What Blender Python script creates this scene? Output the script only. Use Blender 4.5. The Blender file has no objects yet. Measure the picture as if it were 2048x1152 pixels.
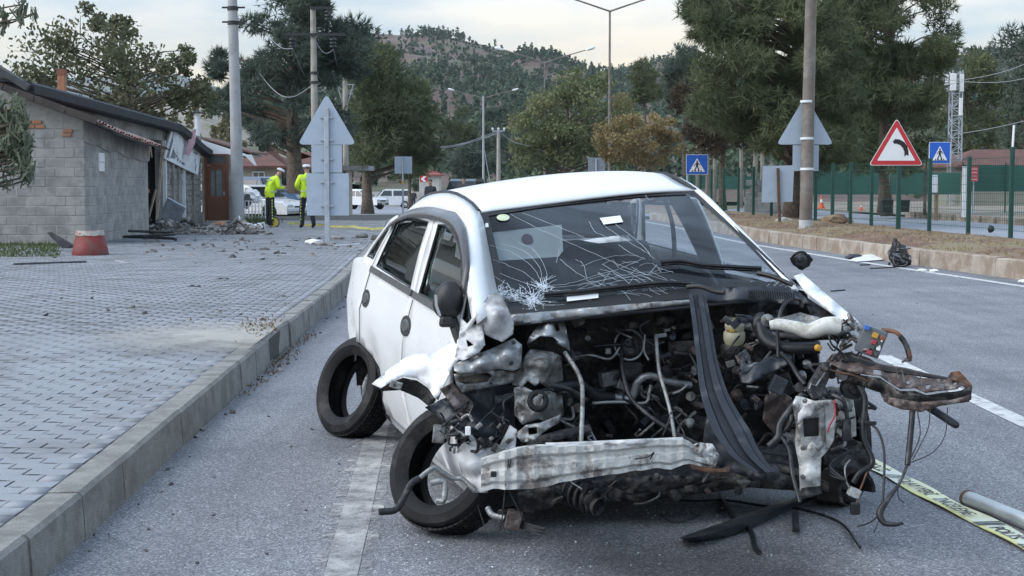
import bpy, bmesh, math, random
import numpy as np
from mathutils import Vector, Matrix, noise
from mathutils.geometry import delaunay_2d_cdt

R = math.radians
random.seed(7)
RNG = np.random.default_rng(11)
SC = bpy.context.scene
COL = SC.collection

# ------------------------------------------------------------------ camera
CAM_H, HORIZON, FOC = 1.47, 367.0, 2958.0
PIT = math.atan((576 - HORIZON) / FOC)
cam_d = bpy.data.cameras.new('camera')
cam_d.sensor_width = 36.0
cam_d.lens = 36.0 * FOC / 2048.0
cam_d.clip_end = 9000
cam_d.clip_start = 0.05
cam = bpy.data.objects.new('camera', cam_d)
cam.location = (0, 0, CAM_H)
cam.rotation_euler = (math.pi / 2 - PIT, 0, 0)
COL.objects.link(cam)
SC.camera = cam

# ------------------------------------------------------------------ sky and sun
SUN_EL, SUN_AZ = R(40), R(-108)      # veiled by cloud, to the left
world = bpy.data.worlds.new('World')
SC.world = world
world.use_nodes = True
nt = world.node_tree
nt.nodes.clear()
N = nt.nodes.new
wo = N('ShaderNodeOutputWorld'); bg = N('ShaderNodeBackground')
sky = N('ShaderNodeTexSky'); sky.sky_type = 'NISHITA'; sky.sun_disc = False
sky.sun_elevation = SUN_EL; sky.sun_rotation = SUN_AZ
sky.air_density = 1.0; sky.dust_density = 2.0; sky.ozone_density = 1.5
tc = N('ShaderNodeTexCoord')
sep = N('ShaderNodeSeparateXYZ'); nt.links.new(tc.outputs['Generated'], sep.inputs[0])
rampc = N('ShaderNodeValToRGB')          # cloud colour by height above the horizon
rampc.color_ramp.elements[0].position = 0.02; rampc.color_ramp.elements[0].color = (7.0, 6.0, 4.6, 1)
rampc.color_ramp.elements[1].position = 0.30; rampc.color_ramp.elements[1].color = (6.2, 8.2, 10.8, 1)
e = rampc.color_ramp.elements.new(0.085); e.color = (7.2, 6.6, 5.5, 1)
e = rampc.color_ramp.elements.new(0.13); e.color = (6.9, 7.2, 7.3, 1)
nt.links.new(sep.outputs['Z'], rampc.inputs[0])
mp = N('ShaderNodeMapping'); mp.inputs['Scale'].default_value = (1.0, 1.0, 4.5)
nt.links.new(tc.outputs['Generated'], mp.inputs[0])
nz = N('ShaderNodeTexNoise'); nz.inputs['Scale'].default_value = 4.2; nz.inputs['Detail'].default_value = 7
nz.inputs['Roughness'].default_value = 0.56
nt.links.new(mp.outputs[0], nz.inputs['Vector'])
rm = N('ShaderNodeValToRGB'); rm.color_ramp.elements[0].position = 0.36; rm.color_ramp.elements[1].position = 0.60
rm.color_ramp.elements[0].color = (0.0, 0.0, 0.0, 1); rm.color_ramp.elements[1].color = (1, 1, 1, 1)
nt.links.new(nz.outputs['Fac'], rm.inputs[0])
blu = N('ShaderNodeMix'); blu.data_type = 'RGBA'; blu.inputs[0].default_value = 0.5
nt.links.new(sky.outputs[0], blu.inputs[6]); blu.inputs[7].default_value = (4.9, 6.2, 7.4, 1)
mx = N('ShaderNodeMix'); mx.data_type = 'RGBA'
nt.links.new(rm.outputs[0], mx.inputs[0]); nt.links.new(blu.outputs[2], mx.inputs[6]); nt.links.new(rampc.outputs[0], mx.inputs[7])
nt.links.new(mx.outputs[2], bg.inputs[0]); bg.inputs[1].default_value = 0.079
nt.links.new(bg.outputs[0], wo.inputs[0])

sun_d = bpy.data.lights.new('sun', 'SUN')
sun_d.energy = 1.5; sun_d.angle = R(60); sun_d.color = (1.0, 0.965, 0.93)
sun = bpy.data.objects.new('sun', sun_d)
sdir = Vector((math.sin(SUN_AZ) * math.cos(SUN_EL), math.cos(SUN_AZ) * math.cos(SUN_EL), math.sin(SUN_EL)))
sun.rotation_euler = sdir.to_track_quat('Z', 'Y').to_euler()
COL.objects.link(sun)

SC.view_settings.view_transform = 'Standard'
SC.view_settings.look = 'None'
SC.view_settings.gamma = 1.0
SC.view_settings.exposure = 0.9
SC.view_settings.use_curve_mapping = False
SC.render.engine = 'CYCLES'
SC.cycles.max_bounces = 6
SC.cycles.transparent_max_bounces = 12
SC.cycles.use_denoising = True
SC.cycles.caustics_reflective = False
SC.cycles.caustics_refractive = False

# ------------------------------------------------------------------ projection helpers (pixels of the 2048 wide photograph to metres)
_FW = Vector((0, math.cos(PIT), -math.sin(PIT))); _UP = Vector((0, math.sin(PIT), math.cos(PIT))); _RT = Vector((1, 0, 0))
CAMP = Vector((0, 0, CAM_H))
def ray(px, py):
    return _FW + _RT * ((px - 1024) / FOC) + _UP * (-(py - 576) / FOC)
def at(px, py, Y):
    r = ray(px, py); return CAMP + r * (Y / r.y)
def gnd(px, py, z=0.0):
    r = ray(px, py); return CAMP + r * ((z - CAM_H) / r.z)
def ppm(Y):
    return FOC / Y

# ------------------------------------------------------------------ materials
def _new(name):
    m = bpy.data.materials.new(name); m.use_nodes = True
    t = m.node_tree; b = t.nodes['Principled BSDF']
    return m, t, b
def rgba(c): return (c[0], c[1], c[2], 1.0)
def mat(name, col, rough=0.6, metal=0.0, var=0.18, scale=6.0, bump=0.0, bscale=60.0, dirt=None, damt=0.5, dscale=3.0,
        spec=0.5, coat=0.0, attr=None, rvar=0.12, coords='Object', detail=5.0, trans=0.0):
    """base colour with tone variation, optional second tone (wear, dirt), roughness variation and bump"""
    m, t, b = _new(name)
    L = t.links.new
    co = t.nodes.new('ShaderNodeTexCoord')
    src = co.outputs['Object' if coords == 'World' else coords]
    if coords == 'World':
        g = t.nodes.new('ShaderNodeNewGeometry'); src = g.outputs['Position']
    n1 = t.nodes.new('ShaderNodeTexNoise'); n1.inputs['Scale'].default_value = scale; n1.inputs['Detail'].default_value = detail
    n1.inputs['Roughness'].default_value = 0.62
    L(src, n1.inputs['Vector'])
    mr = t.nodes.new('ShaderNodeMapRange'); mr.inputs[1].default_value = 0.3; mr.inputs[2].default_value = 0.7
    mr.inputs[3].default_value = 1 - var; mr.inputs[4].default_value = 1 + var
    L(n1.outputs['Fac'], mr.inputs[0])
    mul = t.nodes.new('ShaderNodeMix'); mul.data_type = 'RGBA'; mul.blend_type = 'MULTIPLY'; mul.inputs[0].default_value = 1
    mul.inputs[6].default_value = rgba(col)
    L(mr.outputs[0], mul.inputs[7])
    out = mul.outputs[2]
    if attr:
        a = t.nodes.new('ShaderNodeAttribute'); a.attribute_name = 'rnd'
        m3 = t.nodes.new('ShaderNodeMix'); m3.data_type = 'RGBA'
        cr = t.nodes.new('ShaderNodeMapRange'); cr.inputs[1].default_value = attr[1]; cr.inputs[2].default_value = attr[2]
        L(a.outputs['Fac'], cr.inputs[0]); L(cr.outputs[0], m3.inputs[0])
        L(out, m3.inputs[6]); m3.inputs[7].default_value = rgba(attr[0]); out = m3.outputs[2]
    if dirt:
        n2 = t.nodes.new('ShaderNodeTexNoise'); n2.inputs['Scale'].default_value = dscale; n2.inputs['Detail'].default_value = 8
        n2.inputs['Roughness'].default_value = 0.68
        L(src, n2.inputs['Vector'])
        r2 = t.nodes.new('ShaderNodeMapRange'); r2.interpolation_type = 'SMOOTHSTEP'
        c = 0.62 - 0.28 * damt
        r2.inputs[1].default_value = c - 0.06; r2.inputs[2].default_value = c + 0.10
        L(n2.outputs['Fac'], r2.inputs[0])
        m2 = t.nodes.new('ShaderNodeMix'); m2.data_type = 'RGBA'
        L(r2.outputs[0], m2.inputs[0]); L(out, m2.inputs[6]); m2.inputs[7].default_value = rgba(dirt); out = m2.outputs[2]
    L(out, b.inputs['Base Color'])
    rr = t.nodes.new('ShaderNodeMapRange'); rr.inputs[1].default_value = 0.3; rr.inputs[2].default_value = 0.7
    rr.inputs[3].default_value = max(0.02, rough - rvar); rr.inputs[4].default_value = min(1, rough + rvar)
    L(n1.outputs['Fac'], rr.inputs[0]); L(rr.outputs[0], b.inputs['Roughness'])
    b.inputs['Metallic'].default_value = metal
    b.inputs['Specular IOR Level'].default_value = spec
    b.inputs['Coat Weight'].default_value = coat; b.inputs['Coat Roughness'].default_value = 0.06
    if trans:
        b.inputs['Transmission Weight'].default_value = trans
    if bump:
        n3 = t.nodes.new('ShaderNodeTexNoise'); n3.inputs['Scale'].default_value = bscale; n3.inputs['Detail'].default_value = 4
        L(src, n3.inputs['Vector'])
        bp = t.nodes.new('ShaderNodeBump'); bp.inputs['Strength'].default_value = bump; bp.inputs['Distance'].default_value = 0.02
        L(n3.outputs['Fac'], bp.inputs['Height']); L(bp.outputs[0], b.inputs['Normal'])
    return m
def glass_mat(name, tint=(0.75, 0.82, 0.85), refl_rough=0.03, opac=0.0, ocol=(0.1, 0.12, 0.14)):
    m = bpy.data.materials.new(name); m.use_nodes = True; t = m.node_tree; t.nodes.clear(); L = t.links.new
    o = t.nodes.new('ShaderNodeOutputMaterial'); tr = t.nodes.new('ShaderNodeBsdfTransparent'); gl = t.nodes.new('ShaderNodeBsdfGlossy')
    tr.inputs[0].default_value = rgba(tint); gl.inputs['Roughness'].default_value = refl_rough
    fr = t.nodes.new('ShaderNodeFresnel'); fr.inputs[0].default_value = 1.52
    df = t.nodes.new('ShaderNodeBsdfDiffuse'); df.inputs[0].default_value = rgba(ocol)
    m0 = t.nodes.new('ShaderNodeMixShader')
    if opac:
        n = t.nodes.new('ShaderNodeTexNoise'); n.inputs['Scale'].default_value = 7; n.inputs['Detail'].default_value = 6
        co = t.nodes.new('ShaderNodeTexCoord'); L(co.outputs['Object'], n.inputs['Vector'])
        r = t.nodes.new('ShaderNodeMapRange'); r.inputs[1].default_value = .3; r.inputs[2].default_value = .75
        r.inputs[3].default_value = opac * .5; r.inputs[4].default_value = opac * 1.5
        L(n.outputs['Fac'], r.inputs[0]); L(r.outputs[0], m0.inputs[0])
    else:
        m0.inputs[0].default_value = 0
    L(tr.outputs[0], m0.inputs[1]); L(df.outputs[0], m0.inputs[2])
    mxs = t.nodes.new('ShaderNodeMixShader'); L(fr.outputs[0], mxs.inputs[0]); L(m0.outputs[0], mxs.inputs[1]); L(gl.outputs[0], mxs.inputs[2])
    L(mxs.outputs[0], o.inputs[0])
    return m

# ------------------------------------------------------------------ mesh builder
ORG = {}
def tag(o, label=None, cat=None, group=None, kind=None):
    if label: o['label'] = label
    if cat: o['category'] = cat
    if group: o['group'] = group
    if kind: o['kind'] = kind
    return o
def link_mesh(name, me, parent=None):
    o = bpy.data.objects.new(name, me); COL.objects.link(o)
    if parent is not None:
        o.parent = parent
    return o
def origin_of(p):
    v = Vector((0, 0, 0))
    while p is not None:
        v = v + p.location; p = p.parent
    return v
def root(name, loc, label, cat, group=None, rz=0.0, kind=None):
    o = bpy.data.objects.new(name, None); COL.objects.link(o); o.location = loc; o.rotation_euler.z = rz
    o.empty_display_size = 0.2
    return tag(o, label, cat, group, kind)
class MB:
    def __init__(s): s.v = []; s.f = []; s.rnd = None
    def add(s, vs, fs):
        k = len(s.v); s.v += [tuple(v) for v in vs]; s.f += [tuple(i + k for i in f) for f in fs]; return s
    def box(s, c, d, rz=0.0, M4=None, top=1.0):
        hx, hy, hz = d[0] / 2, d[1] / 2, d[2] / 2
        pts = [Vector((x, y, z)) for z, q in ((-hz, 1.0), (hz, top)) for x, y in ((-hx * q, -hy * q), (hx * q, -hy * q), (hx * q, hy * q), (-hx * q, hy * q))]
        if rz: pts = [Matrix.Rotation(rz, 3, 'Z') @ p for p in pts]
        if M4 is not None: pts = [M4 @ p for p in pts]
        pts = [p + Vector(c) for p in pts]
        return s.add(pts, [(0, 3, 2, 1), (4, 5, 6, 7), (0, 1, 5, 4), (1, 2, 6, 5), (2, 3, 7, 6), (3, 0, 4, 7)])
    def bar(s, a, b, w, h=None, up=(0, 0, 1)):
        a = Vector(a); b = Vector(b); h = h or w
        d = (b - a); ln = d.length; d.normalize(); u = Vector(up)
        if abs(d.dot(u)) > .98: u = Vector((1, 0, 0))
        sx = d.cross(u).normalized(); uz = sx.cross(d)
        pts = [p + sx * (i * w / 2) + uz * (j * h / 2) for p in (a, b) for i, j in ((-1, -1), (1, -1), (1, 1), (-1, 1))]
        return s.add(pts, [(0, 3, 2, 1), (4, 5, 6, 7), (0, 1, 5, 4), (1, 2, 6, 5), (2, 3, 7, 6), (3, 0, 4, 7)])
    def tube(s, pts, r, n=8, cap=True):
        pts = [Vector(p) for p in pts]; m = len(pts)
        rs = list(r) if hasattr(r, '__len__') else [r] * m
        prev = None; vs = []; fs = []
        for i, p in enumerate(pts):
            d = (pts[min(i + 1, m - 1)] - pts[max(i - 1, 0)])
            if d.length < 1e-9: d = Vector((0, 0, 1))
            d.normalize()
            if prev is None:
                a = Vector((0, 0, 1)) if abs(d.z) < .9 else Vector((1, 0, 0))
                x = d.cross(a).normalized()
            else:
                x = (prev - d * prev.dot(d))
                x = x.normalized() if x.length > 1e-6 else d.orthogonal().normalized()
            prev = x; y = d.cross(x)
            for k in range(n):
                t = 2 * math.pi * k / n
                vs.append(p + (x * math.cos(t) + y * math.sin(t)) * rs[i])
        for i in range(m - 1):
            for k in range(n):
                a = i * n + k; b = i * n + (k + 1) % n
                fs.append((a, b, b + n, a + n))
        if cap:
            fs.append(tuple(range(n - 1, -1, -1))); fs.append(tuple(range((m - 1) * n, m * n)))
        return s.add(vs, fs)
    def lathe(s, prof, c=(0, 0, 0), n=24, M3=None, closed=False):
        vs = []; fs = []; m = len(prof)
        for k in range(n):
            t = 2 * math.pi * k / n
            for r, z in prof:
                p = Vector((r * math.cos(t), r * math.sin(t), z))
                if M3 is not None: p = M3 @ p
                vs.append(p + Vector(c))
        for k in range(n):
            for i in range(m if closed else m - 1):
                j = (i + 1) % m
                a = k * m + i; b = ((k + 1) % n) * m + i; c2 = ((k + 1) % n) * m + j; d2 = k * m + j
                fs.append((a, b, c2, d2))
        return s.add(vs, fs)
    def prism(s, poly, ext):
        n = len(poly); ext = Vector(ext); poly = [Vector(p) for p in poly]
        vs = poly + [p + ext for p in poly]
        fs = [tuple(range(n - 1, -1, -1)), tuple(range(n, 2 * n))] + [(i, (i + 1) % n, (i + 1) % n + n, i + n) for i in range(n)]
        return s.add(vs, fs)
    def grid(s, P):
        m = len(P); n = len(P[0]); vs = [p for row in P for p in row]
        fs = [(i * n + j, i * n + j + 1, (i + 1) * n + j + 1, (i + 1) * n + j) for i in range(m - 1) for j in range(n - 1)]
        return s.add(vs, fs)
    def build(s, name, m, parent=None, smooth=False, loc=None, fix=False, bev=0.0, solid=0.0, sub=0, auto=None, rel=False):
        """vertices are world coordinates, kept relative to the top-level parent's place (rel: already local)"""
        off = Vector((0, 0, 0))
        if not rel:
            off = Vector(loc) if loc is not None else (origin_of(parent) if parent is not None else Vector((0, 0, 0)))
        me = bpy.data.meshes.new(name)
        V = np.array([tuple(v) for v in s.v], dtype=np.float64)
        if len(V): V = V - np.array(off)
        me.from_pydata(V.tolist(), [], s.f)
        if fix:
            b = bmesh.new(); b.from_mesh(me); bmesh.ops.recalc_face_normals(b, faces=b.faces); b.to_mesh(me); b.free()
        if m is not None: me.materials.append(m)
        if smooth:
            me.polygons.foreach_set('use_smooth', [True] * len(me.polygons))
        me.update()
        o = link_mesh(name, me, parent)
        if loc is not None: o.location = loc if parent is None else Vector(loc) - origin_of(parent)
        if solid:
            q = o.modifiers.new('solid', 'SOLIDIFY'); q.thickness = solid; q.offset = 0
        if bev:
            q = o.modifiers.new('bevel', 'BEVEL'); q.width = bev; q.segments = 2; q.limit_method = 'ANGLE'; q.angle_limit = R(40)
        if sub:
            q = o.modifiers.new('sub', 'SUBSURF'); q.levels = sub; q.render_levels = sub
        if auto is not None and smooth:
            b = bmesh.new(); b.from_mesh(me)
            for e in b.edges:
                if len(e.link_faces) == 2 and e.calc_face_angle(0) > R(auto): e.smooth = False
            b.to_mesh(me); b.free()
        return o
def spline(pts, n=6):
    """Catmull-Rom through points"""
    P = [Vector(p) for p in pts]; P = [P[0] * 2 - P[1]] + P + [P[-1] * 2 - P[-2]]
    out = []
    for i in range(1, len(P) - 2):
        a, b, c, d = P[i - 1], P[i], P[i + 1], P[i + 2]
        for k in range(n):
            t = k / n
            out.append(.5 * ((2 * b) + (c - a) * t + (2 * a - 5 * b + 4 * c - d) * t * t + (3 * b - a - 3 * c + d) * t ** 3))
    out.append(P[-2]); return out
def pip(x, y, poly):
    c = False; n = len(poly); j = n - 1
    for i in range(n):
        xi, yi = poly[i][0], poly[i][1]; xj, yj = poly[j][0], poly[j][1]
        if (yi > y) != (yj > y) and x < (xj - xi) * (y - yi) / (yj - yi) + xi: c = not c
        j = i
    return c
def cdt(outer, holes=(), step=0.1, jit=0.0):
    """triangulated 2-D sheet inside outer, minus holes, with inner points"""
    vs = []; es = []
    def ring(pl):
        k = len(vs); pts = []
        n = len(pl)
        for i in range(n):
            a = Vector(pl[i][:2]); b = Vector(pl[(i + 1) % n][:2]); m = max(1, int((b - a).length / step))
            for q in range(m): pts.append(a.lerp(b, q / m))
        vs.extend(pts); es.extend((k + i, k + (i + 1) % len(pts)) for i in range(len(pts)))
    ring(outer)
    for h in holes: ring(h)
    nb = len(vs)
    xs = [p[0] for p in outer]; ys = [p[1] for p in outer]
    y = min(ys) + step / 2; row = 0
    B = np.array([(v.x, v.y) for v in vs])
    while y < max(ys):
        x = min(xs) + (step / 2 if row % 2 else 0)
        while x < max(xs):
            qx = x + random.uniform(-jit, jit); qy = y + random.uniform(-jit, jit)
            if pip(qx, qy, outer) and not any(pip(qx, qy, h) for h in holes):
                if ((B[:, 0] - qx) ** 2 + (B[:, 1] - qy) ** 2).min() > (step * .45) ** 2: vs.append(Vector((qx, qy)))
            x += step
        y += step * .87; row += 1
    r = delaunay_2d_cdt([Vector(v) for v in vs], es, [], 0, 1e-6)
    V, Fc = r[0], r[2]; out = []
    for f in Fc:
        cx = sum(V[i].x for i in f) / len(f); cy = sum(V[i].y for i in f) / len(f)
        if pip(cx, cy, outer) and not any(pip(cx, cy, h) for h in holes): out.append(tuple(f))
    return V, out
def np_mesh(name, V, Fc, m, parent=None, rnd=None, smooth=False, loc=(0, 0, 0)):
    """fast mesh from numpy triangles; verts already local"""
    me = bpy.data.meshes.new(name)
    nv, nf = len(V), len(Fc); k = Fc.shape[1]
    me.vertices.add(nv); me.vertices.foreach_set('co', np.ascontiguousarray(V, dtype=np.float32).ravel())
    me.loops.add(nf * k); me.loops.foreach_set('vertex_index', np.ascontiguousarray(Fc, dtype=np.int32).ravel())
    me.polygons.add(nf); me.polygons.foreach_set('loop_start', np.arange(0, nf * k, k, dtype=np.int32))
    me.polygons.foreach_set('loop_total', np.full(nf, k, dtype=np.int32))
    if smooth: me.polygons.foreach_set('use_smooth', np.ones(nf, dtype=bool))
    if rnd is not None:
        a = me.attributes.new('rnd', 'FLOAT', 'POINT'); a.data.foreach_set('value', np.ascontiguousarray(rnd, dtype=np.float32))
    me.materials.append(m); me.update(calc_edges=True)
    o = link_mesh(name, me, parent); o.location = loc
    return o
def text_mesh(txt, size, m, name='lettering', parent=None, M4=None, ext=0.0006, squeeze=1.0, align='LEFT'):
    cu = bpy.data.curves.new(name, 'FONT'); cu.body = txt; cu.size = size; cu.align_x = align; cu.extrude = ext; cu.resolution_u = 3
    o = bpy.data.objects.new('tmp_text', cu); COL.objects.link(o)
    dg = bpy.context.evaluated_depsgraph_get(); me = bpy.data.meshes.new_from_object(o.evaluated_get(dg))
    bpy.data.objects.remove(o); bpy.data.curves.remove(cu)
    me.transform(Matrix.Diagonal((squeeze, 1, 1, 1)))
    if M4 is not None: me.transform(M4)
    me.materials.clear(); me.materials.append(m); me.name = name
    return link_mesh(name, me, parent)
def frame_matrix(o, x, y, z):
    x, y, z = Vector(x).normalized(), Vector(y).normalized(), Vector(z).normalized()
    return Matrix(((x.x, y.x, z.x, o[0]), (x.y, y.y, z.y, o[1]), (x.z, y.z, z.z, o[2]), (0, 0, 0, 1)))
def copy_tree(o, parent=None):
    c = o.copy(); COL.objects.link(c); c.parent = parent
    for ch in list(o.children): copy_tree(ch, c)
    return c
def fbm(x, y, s, z=0.0, o=4):
    return noise.fractal(Vector((x / s, y / s, z)), 0.9, 2.0, o)

# shared materials
m_concrete = mat('concrete', (.34, .335, .32), .85, var=.15, scale=5, bump=.25, bscale=90, dirt=(.2, .19, .17), damt=.35, dscale=2.5)
m_galv = mat('galvanised_steel', (.42, .46, .51), .5, .35, var=.12, scale=7, dirt=(.30, .33, .37), damt=.3, dscale=3)
m_signback = mat('sign_back_aluminium', (.40, .47, .56), .5, .25, var=.05, scale=2.2, dirt=(.36, .42, .50), damt=.2, dscale=2.4)
m_dark = mat('dark_plastic', (.018, .019, .022), .5, var=.3, scale=14, dirt=(.07, .068, .065), damt=.15, dscale=9)
m_rubber = mat('tyre_rubber', (.011, .011, .012), .62, var=.3, scale=9, bump=.15, bscale=120, dirt=(.045, .042, .04), damt=.15, dscale=5, spec=.25)
m_white = mat('white_paint', (.78, .79, .80), .4, var=.05, scale=4)
m_black = mat('black_paint', (.012, .012, .013), .5, var=.1)
m_red = mat('sign_red', (.52, .03, .04), .42, var=.06)
m_blue = mat('sign_blue', (.015, .11, .52), .42, var=.06)
m_bark = mat('bark', (.10, .075, .055), .92, var=.4, scale=14, bump=.6, bscale=30, dirt=(.17, .14, .11), damt=.4, dscale=10)
m_rust = mat('rusty_steel', (.16, .075, .04), .75, .2, var=.4, scale=16, dirt=(.07, .05, .045), damt=.45, dscale=12)
m_cable = mat('cable_sheath', (.30, .31, .32), .6, var=.1)
# ------------------------------------------------------------------ ground, road, kerbs, pavement
m_asphalt, t, b = _new('asphalt')
L = t.links.new
g = t.nodes.new('ShaderNodeNewGeometry')
def tn(t, src, scale, det=3, rough=.6):
    n = t.nodes.new('ShaderNodeTexNoise'); n.inputs['Scale'].default_value = scale; n.inputs['Detail'].default_value = det; n.inputs['Roughness'].default_value = rough
    t.links.new(src, n.inputs['Vector']); return n
def ramp(t, src, stops):
    r = t.nodes.new('ShaderNodeValToRGB'); e = r.color_ramp.elements
    e[0].position, e[0].color = stops[0][0], rgba(stops[0][1]); e[1].position, e[1].color = stops[-1][0], rgba(stops[-1][1])
    for p, c in stops[1:-1]:
        q = e.new(p); q.color = rgba(c)
    t.links.new(src, r.inputs[0]); return r
def mixc(t, fac, a, b_, mode='MIX'):
    m = t.nodes.new('ShaderNodeMix'); m.data_type = 'RGBA'; m.blend_type = mode
    for k, s in ((0, fac), (6, a), (7, b_)):
        if isinstance(s, (int, float)): m.inputs[k].default_value = s
        elif isinstance(s, tuple): m.inputs[k].default_value = rgba(s)
        else: t.links.new(s, m.inputs[k])
    return m.outputs[2]
vo = t.nodes.new('ShaderNodeTexVoronoi'); vo.inputs['Scale'].default_value = 130; vo.inputs['Randomness'].default_value = 1; L(g.outputs['Position'], vo.inputs['Vector'])
agg = ramp(t, vo.outputs['Color'], [(.22, (.105, .109, .12)), (.55, (.205, .211, .23)), (.82, (.30, .307, .325)), (.97, (.58, .58, .57))])
n1 = tn(t, g.outputs['Position'], .9, 6); n2 = tn(t, g.outputs['Position'], 260, 2)
pat = ramp(t, n1.outputs['Fac'], [(.3, (.74, .75, .78)), (.7, (1.18, 1.17, 1.15))])
fine = ramp(t, n2.outputs['Fac'], [(.3, (.5, .5, .5)), (.7, (1.45, 1.45, 1.45))])
mpp = t.nodes.new('ShaderNodeMapping'); mpp.inputs['Scale'].default_value = (1.3, .06, 1); mpp.inputs['Rotation'].default_value = (0, 0, -.02); L(g.outputs['Position'], mpp.inputs[0])
n4 = tn(t, mpp.outputs[0], 1.6, 4)
strk = ramp(t, n4.outputs['Fac'], [(.33, (.78, .78, .79)), (.67, (1.12, 1.12, 1.12))])
c1 = mixc(t, 1.0, agg.outputs[0], pat.outputs[0], 'MULTIPLY'); c1 = mixc(t, 1.0, c1, fine.outputs[0], 'MULTIPLY'); c1 = mixc(t, 1.0, c1, strk.outputs[0], 'MULTIPLY')
L(c1, b.inputs['Base Color'])
b.inputs['Roughness'].default_value = .78
bp = t.nodes.new('ShaderNodeBump'); bp.inputs['Strength'].default_value = .55; bp.inputs['Distance'].default_value = .006
L(vo.outputs['Distance'], bp.inputs['Height']); L(bp.outputs[0], b.inputs['Normal'])

m_farasphalt = mat('old_asphalt', (.25, .265, .30), .85, var=.12, scale=.6, coords='World')
m_earth = mat('dry_earth', (.17, .095, .065), .95, var=.35, scale=1.4, bump=.6, bscale=18, dirt=(.21, .165, .10), damt=.45, dscale=.7, coords='World')
m_field = mat('scrub_ground', (.12, .115, .06), .95, var=.35, scale=.12, dirt=(.17, .13, .09), damt=.4, dscale=.05, coords='World')

# left kerb line (front foot) measured on the road surface; x as a function of depth
KL = [(-1.70, 1.5), (-1.754, 5.59), (-1.83, 7.68), (-2.0, 12.9), (-2.17, 19.24), (-2.62, 28), (-3.3, 40), (-4.2, 52)]
def kl(y): return float(np.interp(y, [p[1] for p in KL], [p[0] for p in KL]))
def kh(y): return float(np.interp(y, [5.6, 20, 52], [.195, .245, .24]))
# right kerb line (foot of the median kerb)
KR = [(gnd(2300, 597).x, gnd(2300, 597).y), (gnd(2048, 561).x, gnd(2048, 561).y), (gnd(1800, 526).x, gnd(1800, 526).y),
      (gnd(1555, 489).x, gnd(1555, 489).y), (gnd(1500, 479).x, gnd(1500, 479).y), (gnd(1390, 455).x, gnd(1390, 455).y), (gnd(1230, 428).x, gnd(1230, 428).y)]
KR.sort(key=lambda p: p[1])
def kr(y):
    ys = [p[1] for p in KR]
    if y < ys[0]:
        (x0, y0), (x1, y1) = KR[0], KR[1]; return x0 + (y - y0) * (x1 - x0) / (y1 - y0) * .5
    return float(np.interp(y, ys, [p[0] for p in KR]))
def khr(y): return .30

# wide base ground
P = []
ys_ = [-30, 0, 30, 60, 80, 100, 130, 158, 170, 250, 400, 700, 1200, 1500, 1690]
xs_ = [-3100, -1200, -500, -200, -100, -40, 0, 40, 100, 200, 500, 1200, 3100]
def zs(y): return -.03 - .75 * min(1.4, max(0, (y - 60) / 70))
mb = MB().grid([[(x, y, zs(y) - .05 - (1.0 if y > 180 else 0)) for x in xs_] for y in ys_])
tag(mb.build('ground', m_field), kind='structure')
# carriageway the car stands on
ys_ = [-6, -2, 2, 5, 8, 12, 16, 20, 26, 32, 40, 50, 60, 72, 85, 120]
mb = MB().grid([[(kl(y) + (kr(y) + .05 - kl(y)) * q / 6, y, max(-.5, min(0.0, zs(y) + .03))) for q in range(7)] for y in ys_])
tag(mb.build('road', m_asphalt), kind='structure')
# the side street and parking area beyond the pavement
mb = MB().grid([[(x, y, zs(y)) for x in (-60, -30, -18, -10, -2, 8)] for y in (58, 60, 80, 100, 130, 158, 190)])
tag(mb.build('side_street', m_farasphalt), kind='structure')

# painted lines: worn paint sheets on the road
m_line, t, b = _new('worn_road_paint')
g = t.nodes.new('ShaderNodeNewGeometry'); L = t.links.new
n1 = tn(t, g.outputs['Position'], 3.2, 8, .72); n2 = tn(t, g.outputs['Position'], 120, 3)
w = ramp(t, n1.outputs['Fac'], [(.36, (.24, .24, .25)), (.5, (.36, .36, .36)), (.66, (.50, .50, .49))])
fz = ramp(t, n2.outputs['Fac'], [(.3, (.62, .62, .62)), (.7, (1.2, 1.2, 1.2))])
L(mixc(t, 1.0, w.outputs[0], fz.outputs[0], 'MULTIPLY'), b.inputs['Base Color']); b.inputs['Roughness'].default_value = .75
na = tn(t, g.outputs['Position'], 7, 8, .75); ra = t.nodes.new('ShaderNodeMapRange'); ra.inputs[1].default_value = .26; ra.inputs[2].default_value = .56; L(na.outputs['Fac'], ra.inputs[0]); L(ra.outputs[0], b.inputs['Alpha'])
m_line2 = mat('road_paint', (.56, .56, .55), .7, var=.18, scale=9, bump=.2, bscale=150, dirt=(.24, .24, .25), damt=.25, dscale=8, coords='World')
def strip(name, pts, w, m, z=.004, wob=.0):
    mbs = MB(); rows = []
    for (x, y) in pts:
        a = random.uniform(-wob, wob); c = random.uniform(-wob, wob)
        rows.append([(x - w / 2 + a, y, z), (x + w / 2 + c, y, z)])
    mbs.grid(rows); return tag(mbs.build(name, m), kind='structure')
a0, a1 = gnd(682, 1150), gnd(747, 893)
dx = (a1.x - a0.x) / (a1.y - a0.y)
m_line3 = m_line.copy(); q_ = [n for n in m_line3.node_tree.nodes if n.type == 'MAP_RANGE'][0]; q_.inputs[1].default_value = .45; q_.inputs[2].default_value = .62
for off_, w_, mm in ((0, .13, m_line), (-.092, .05, m_line3), (.092, .05, m_line3)):
    strip('road_marking', [(a0.x + off_ + dx * (y - a0.y) * (1 if y < 14 else .9), y) for y in np.arange(2, 40, .33)], w_, mm, wob=.003)
q0, q1 = gnd(1995, 821), gnd(1785, 722)
dq = (q1.x - q0.x) / (q1.y - q0.y)
def lx(y): return q0.x + dq * (y - q0.y) - .002 * max(0, y - 14) ** 2 * .35
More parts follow.
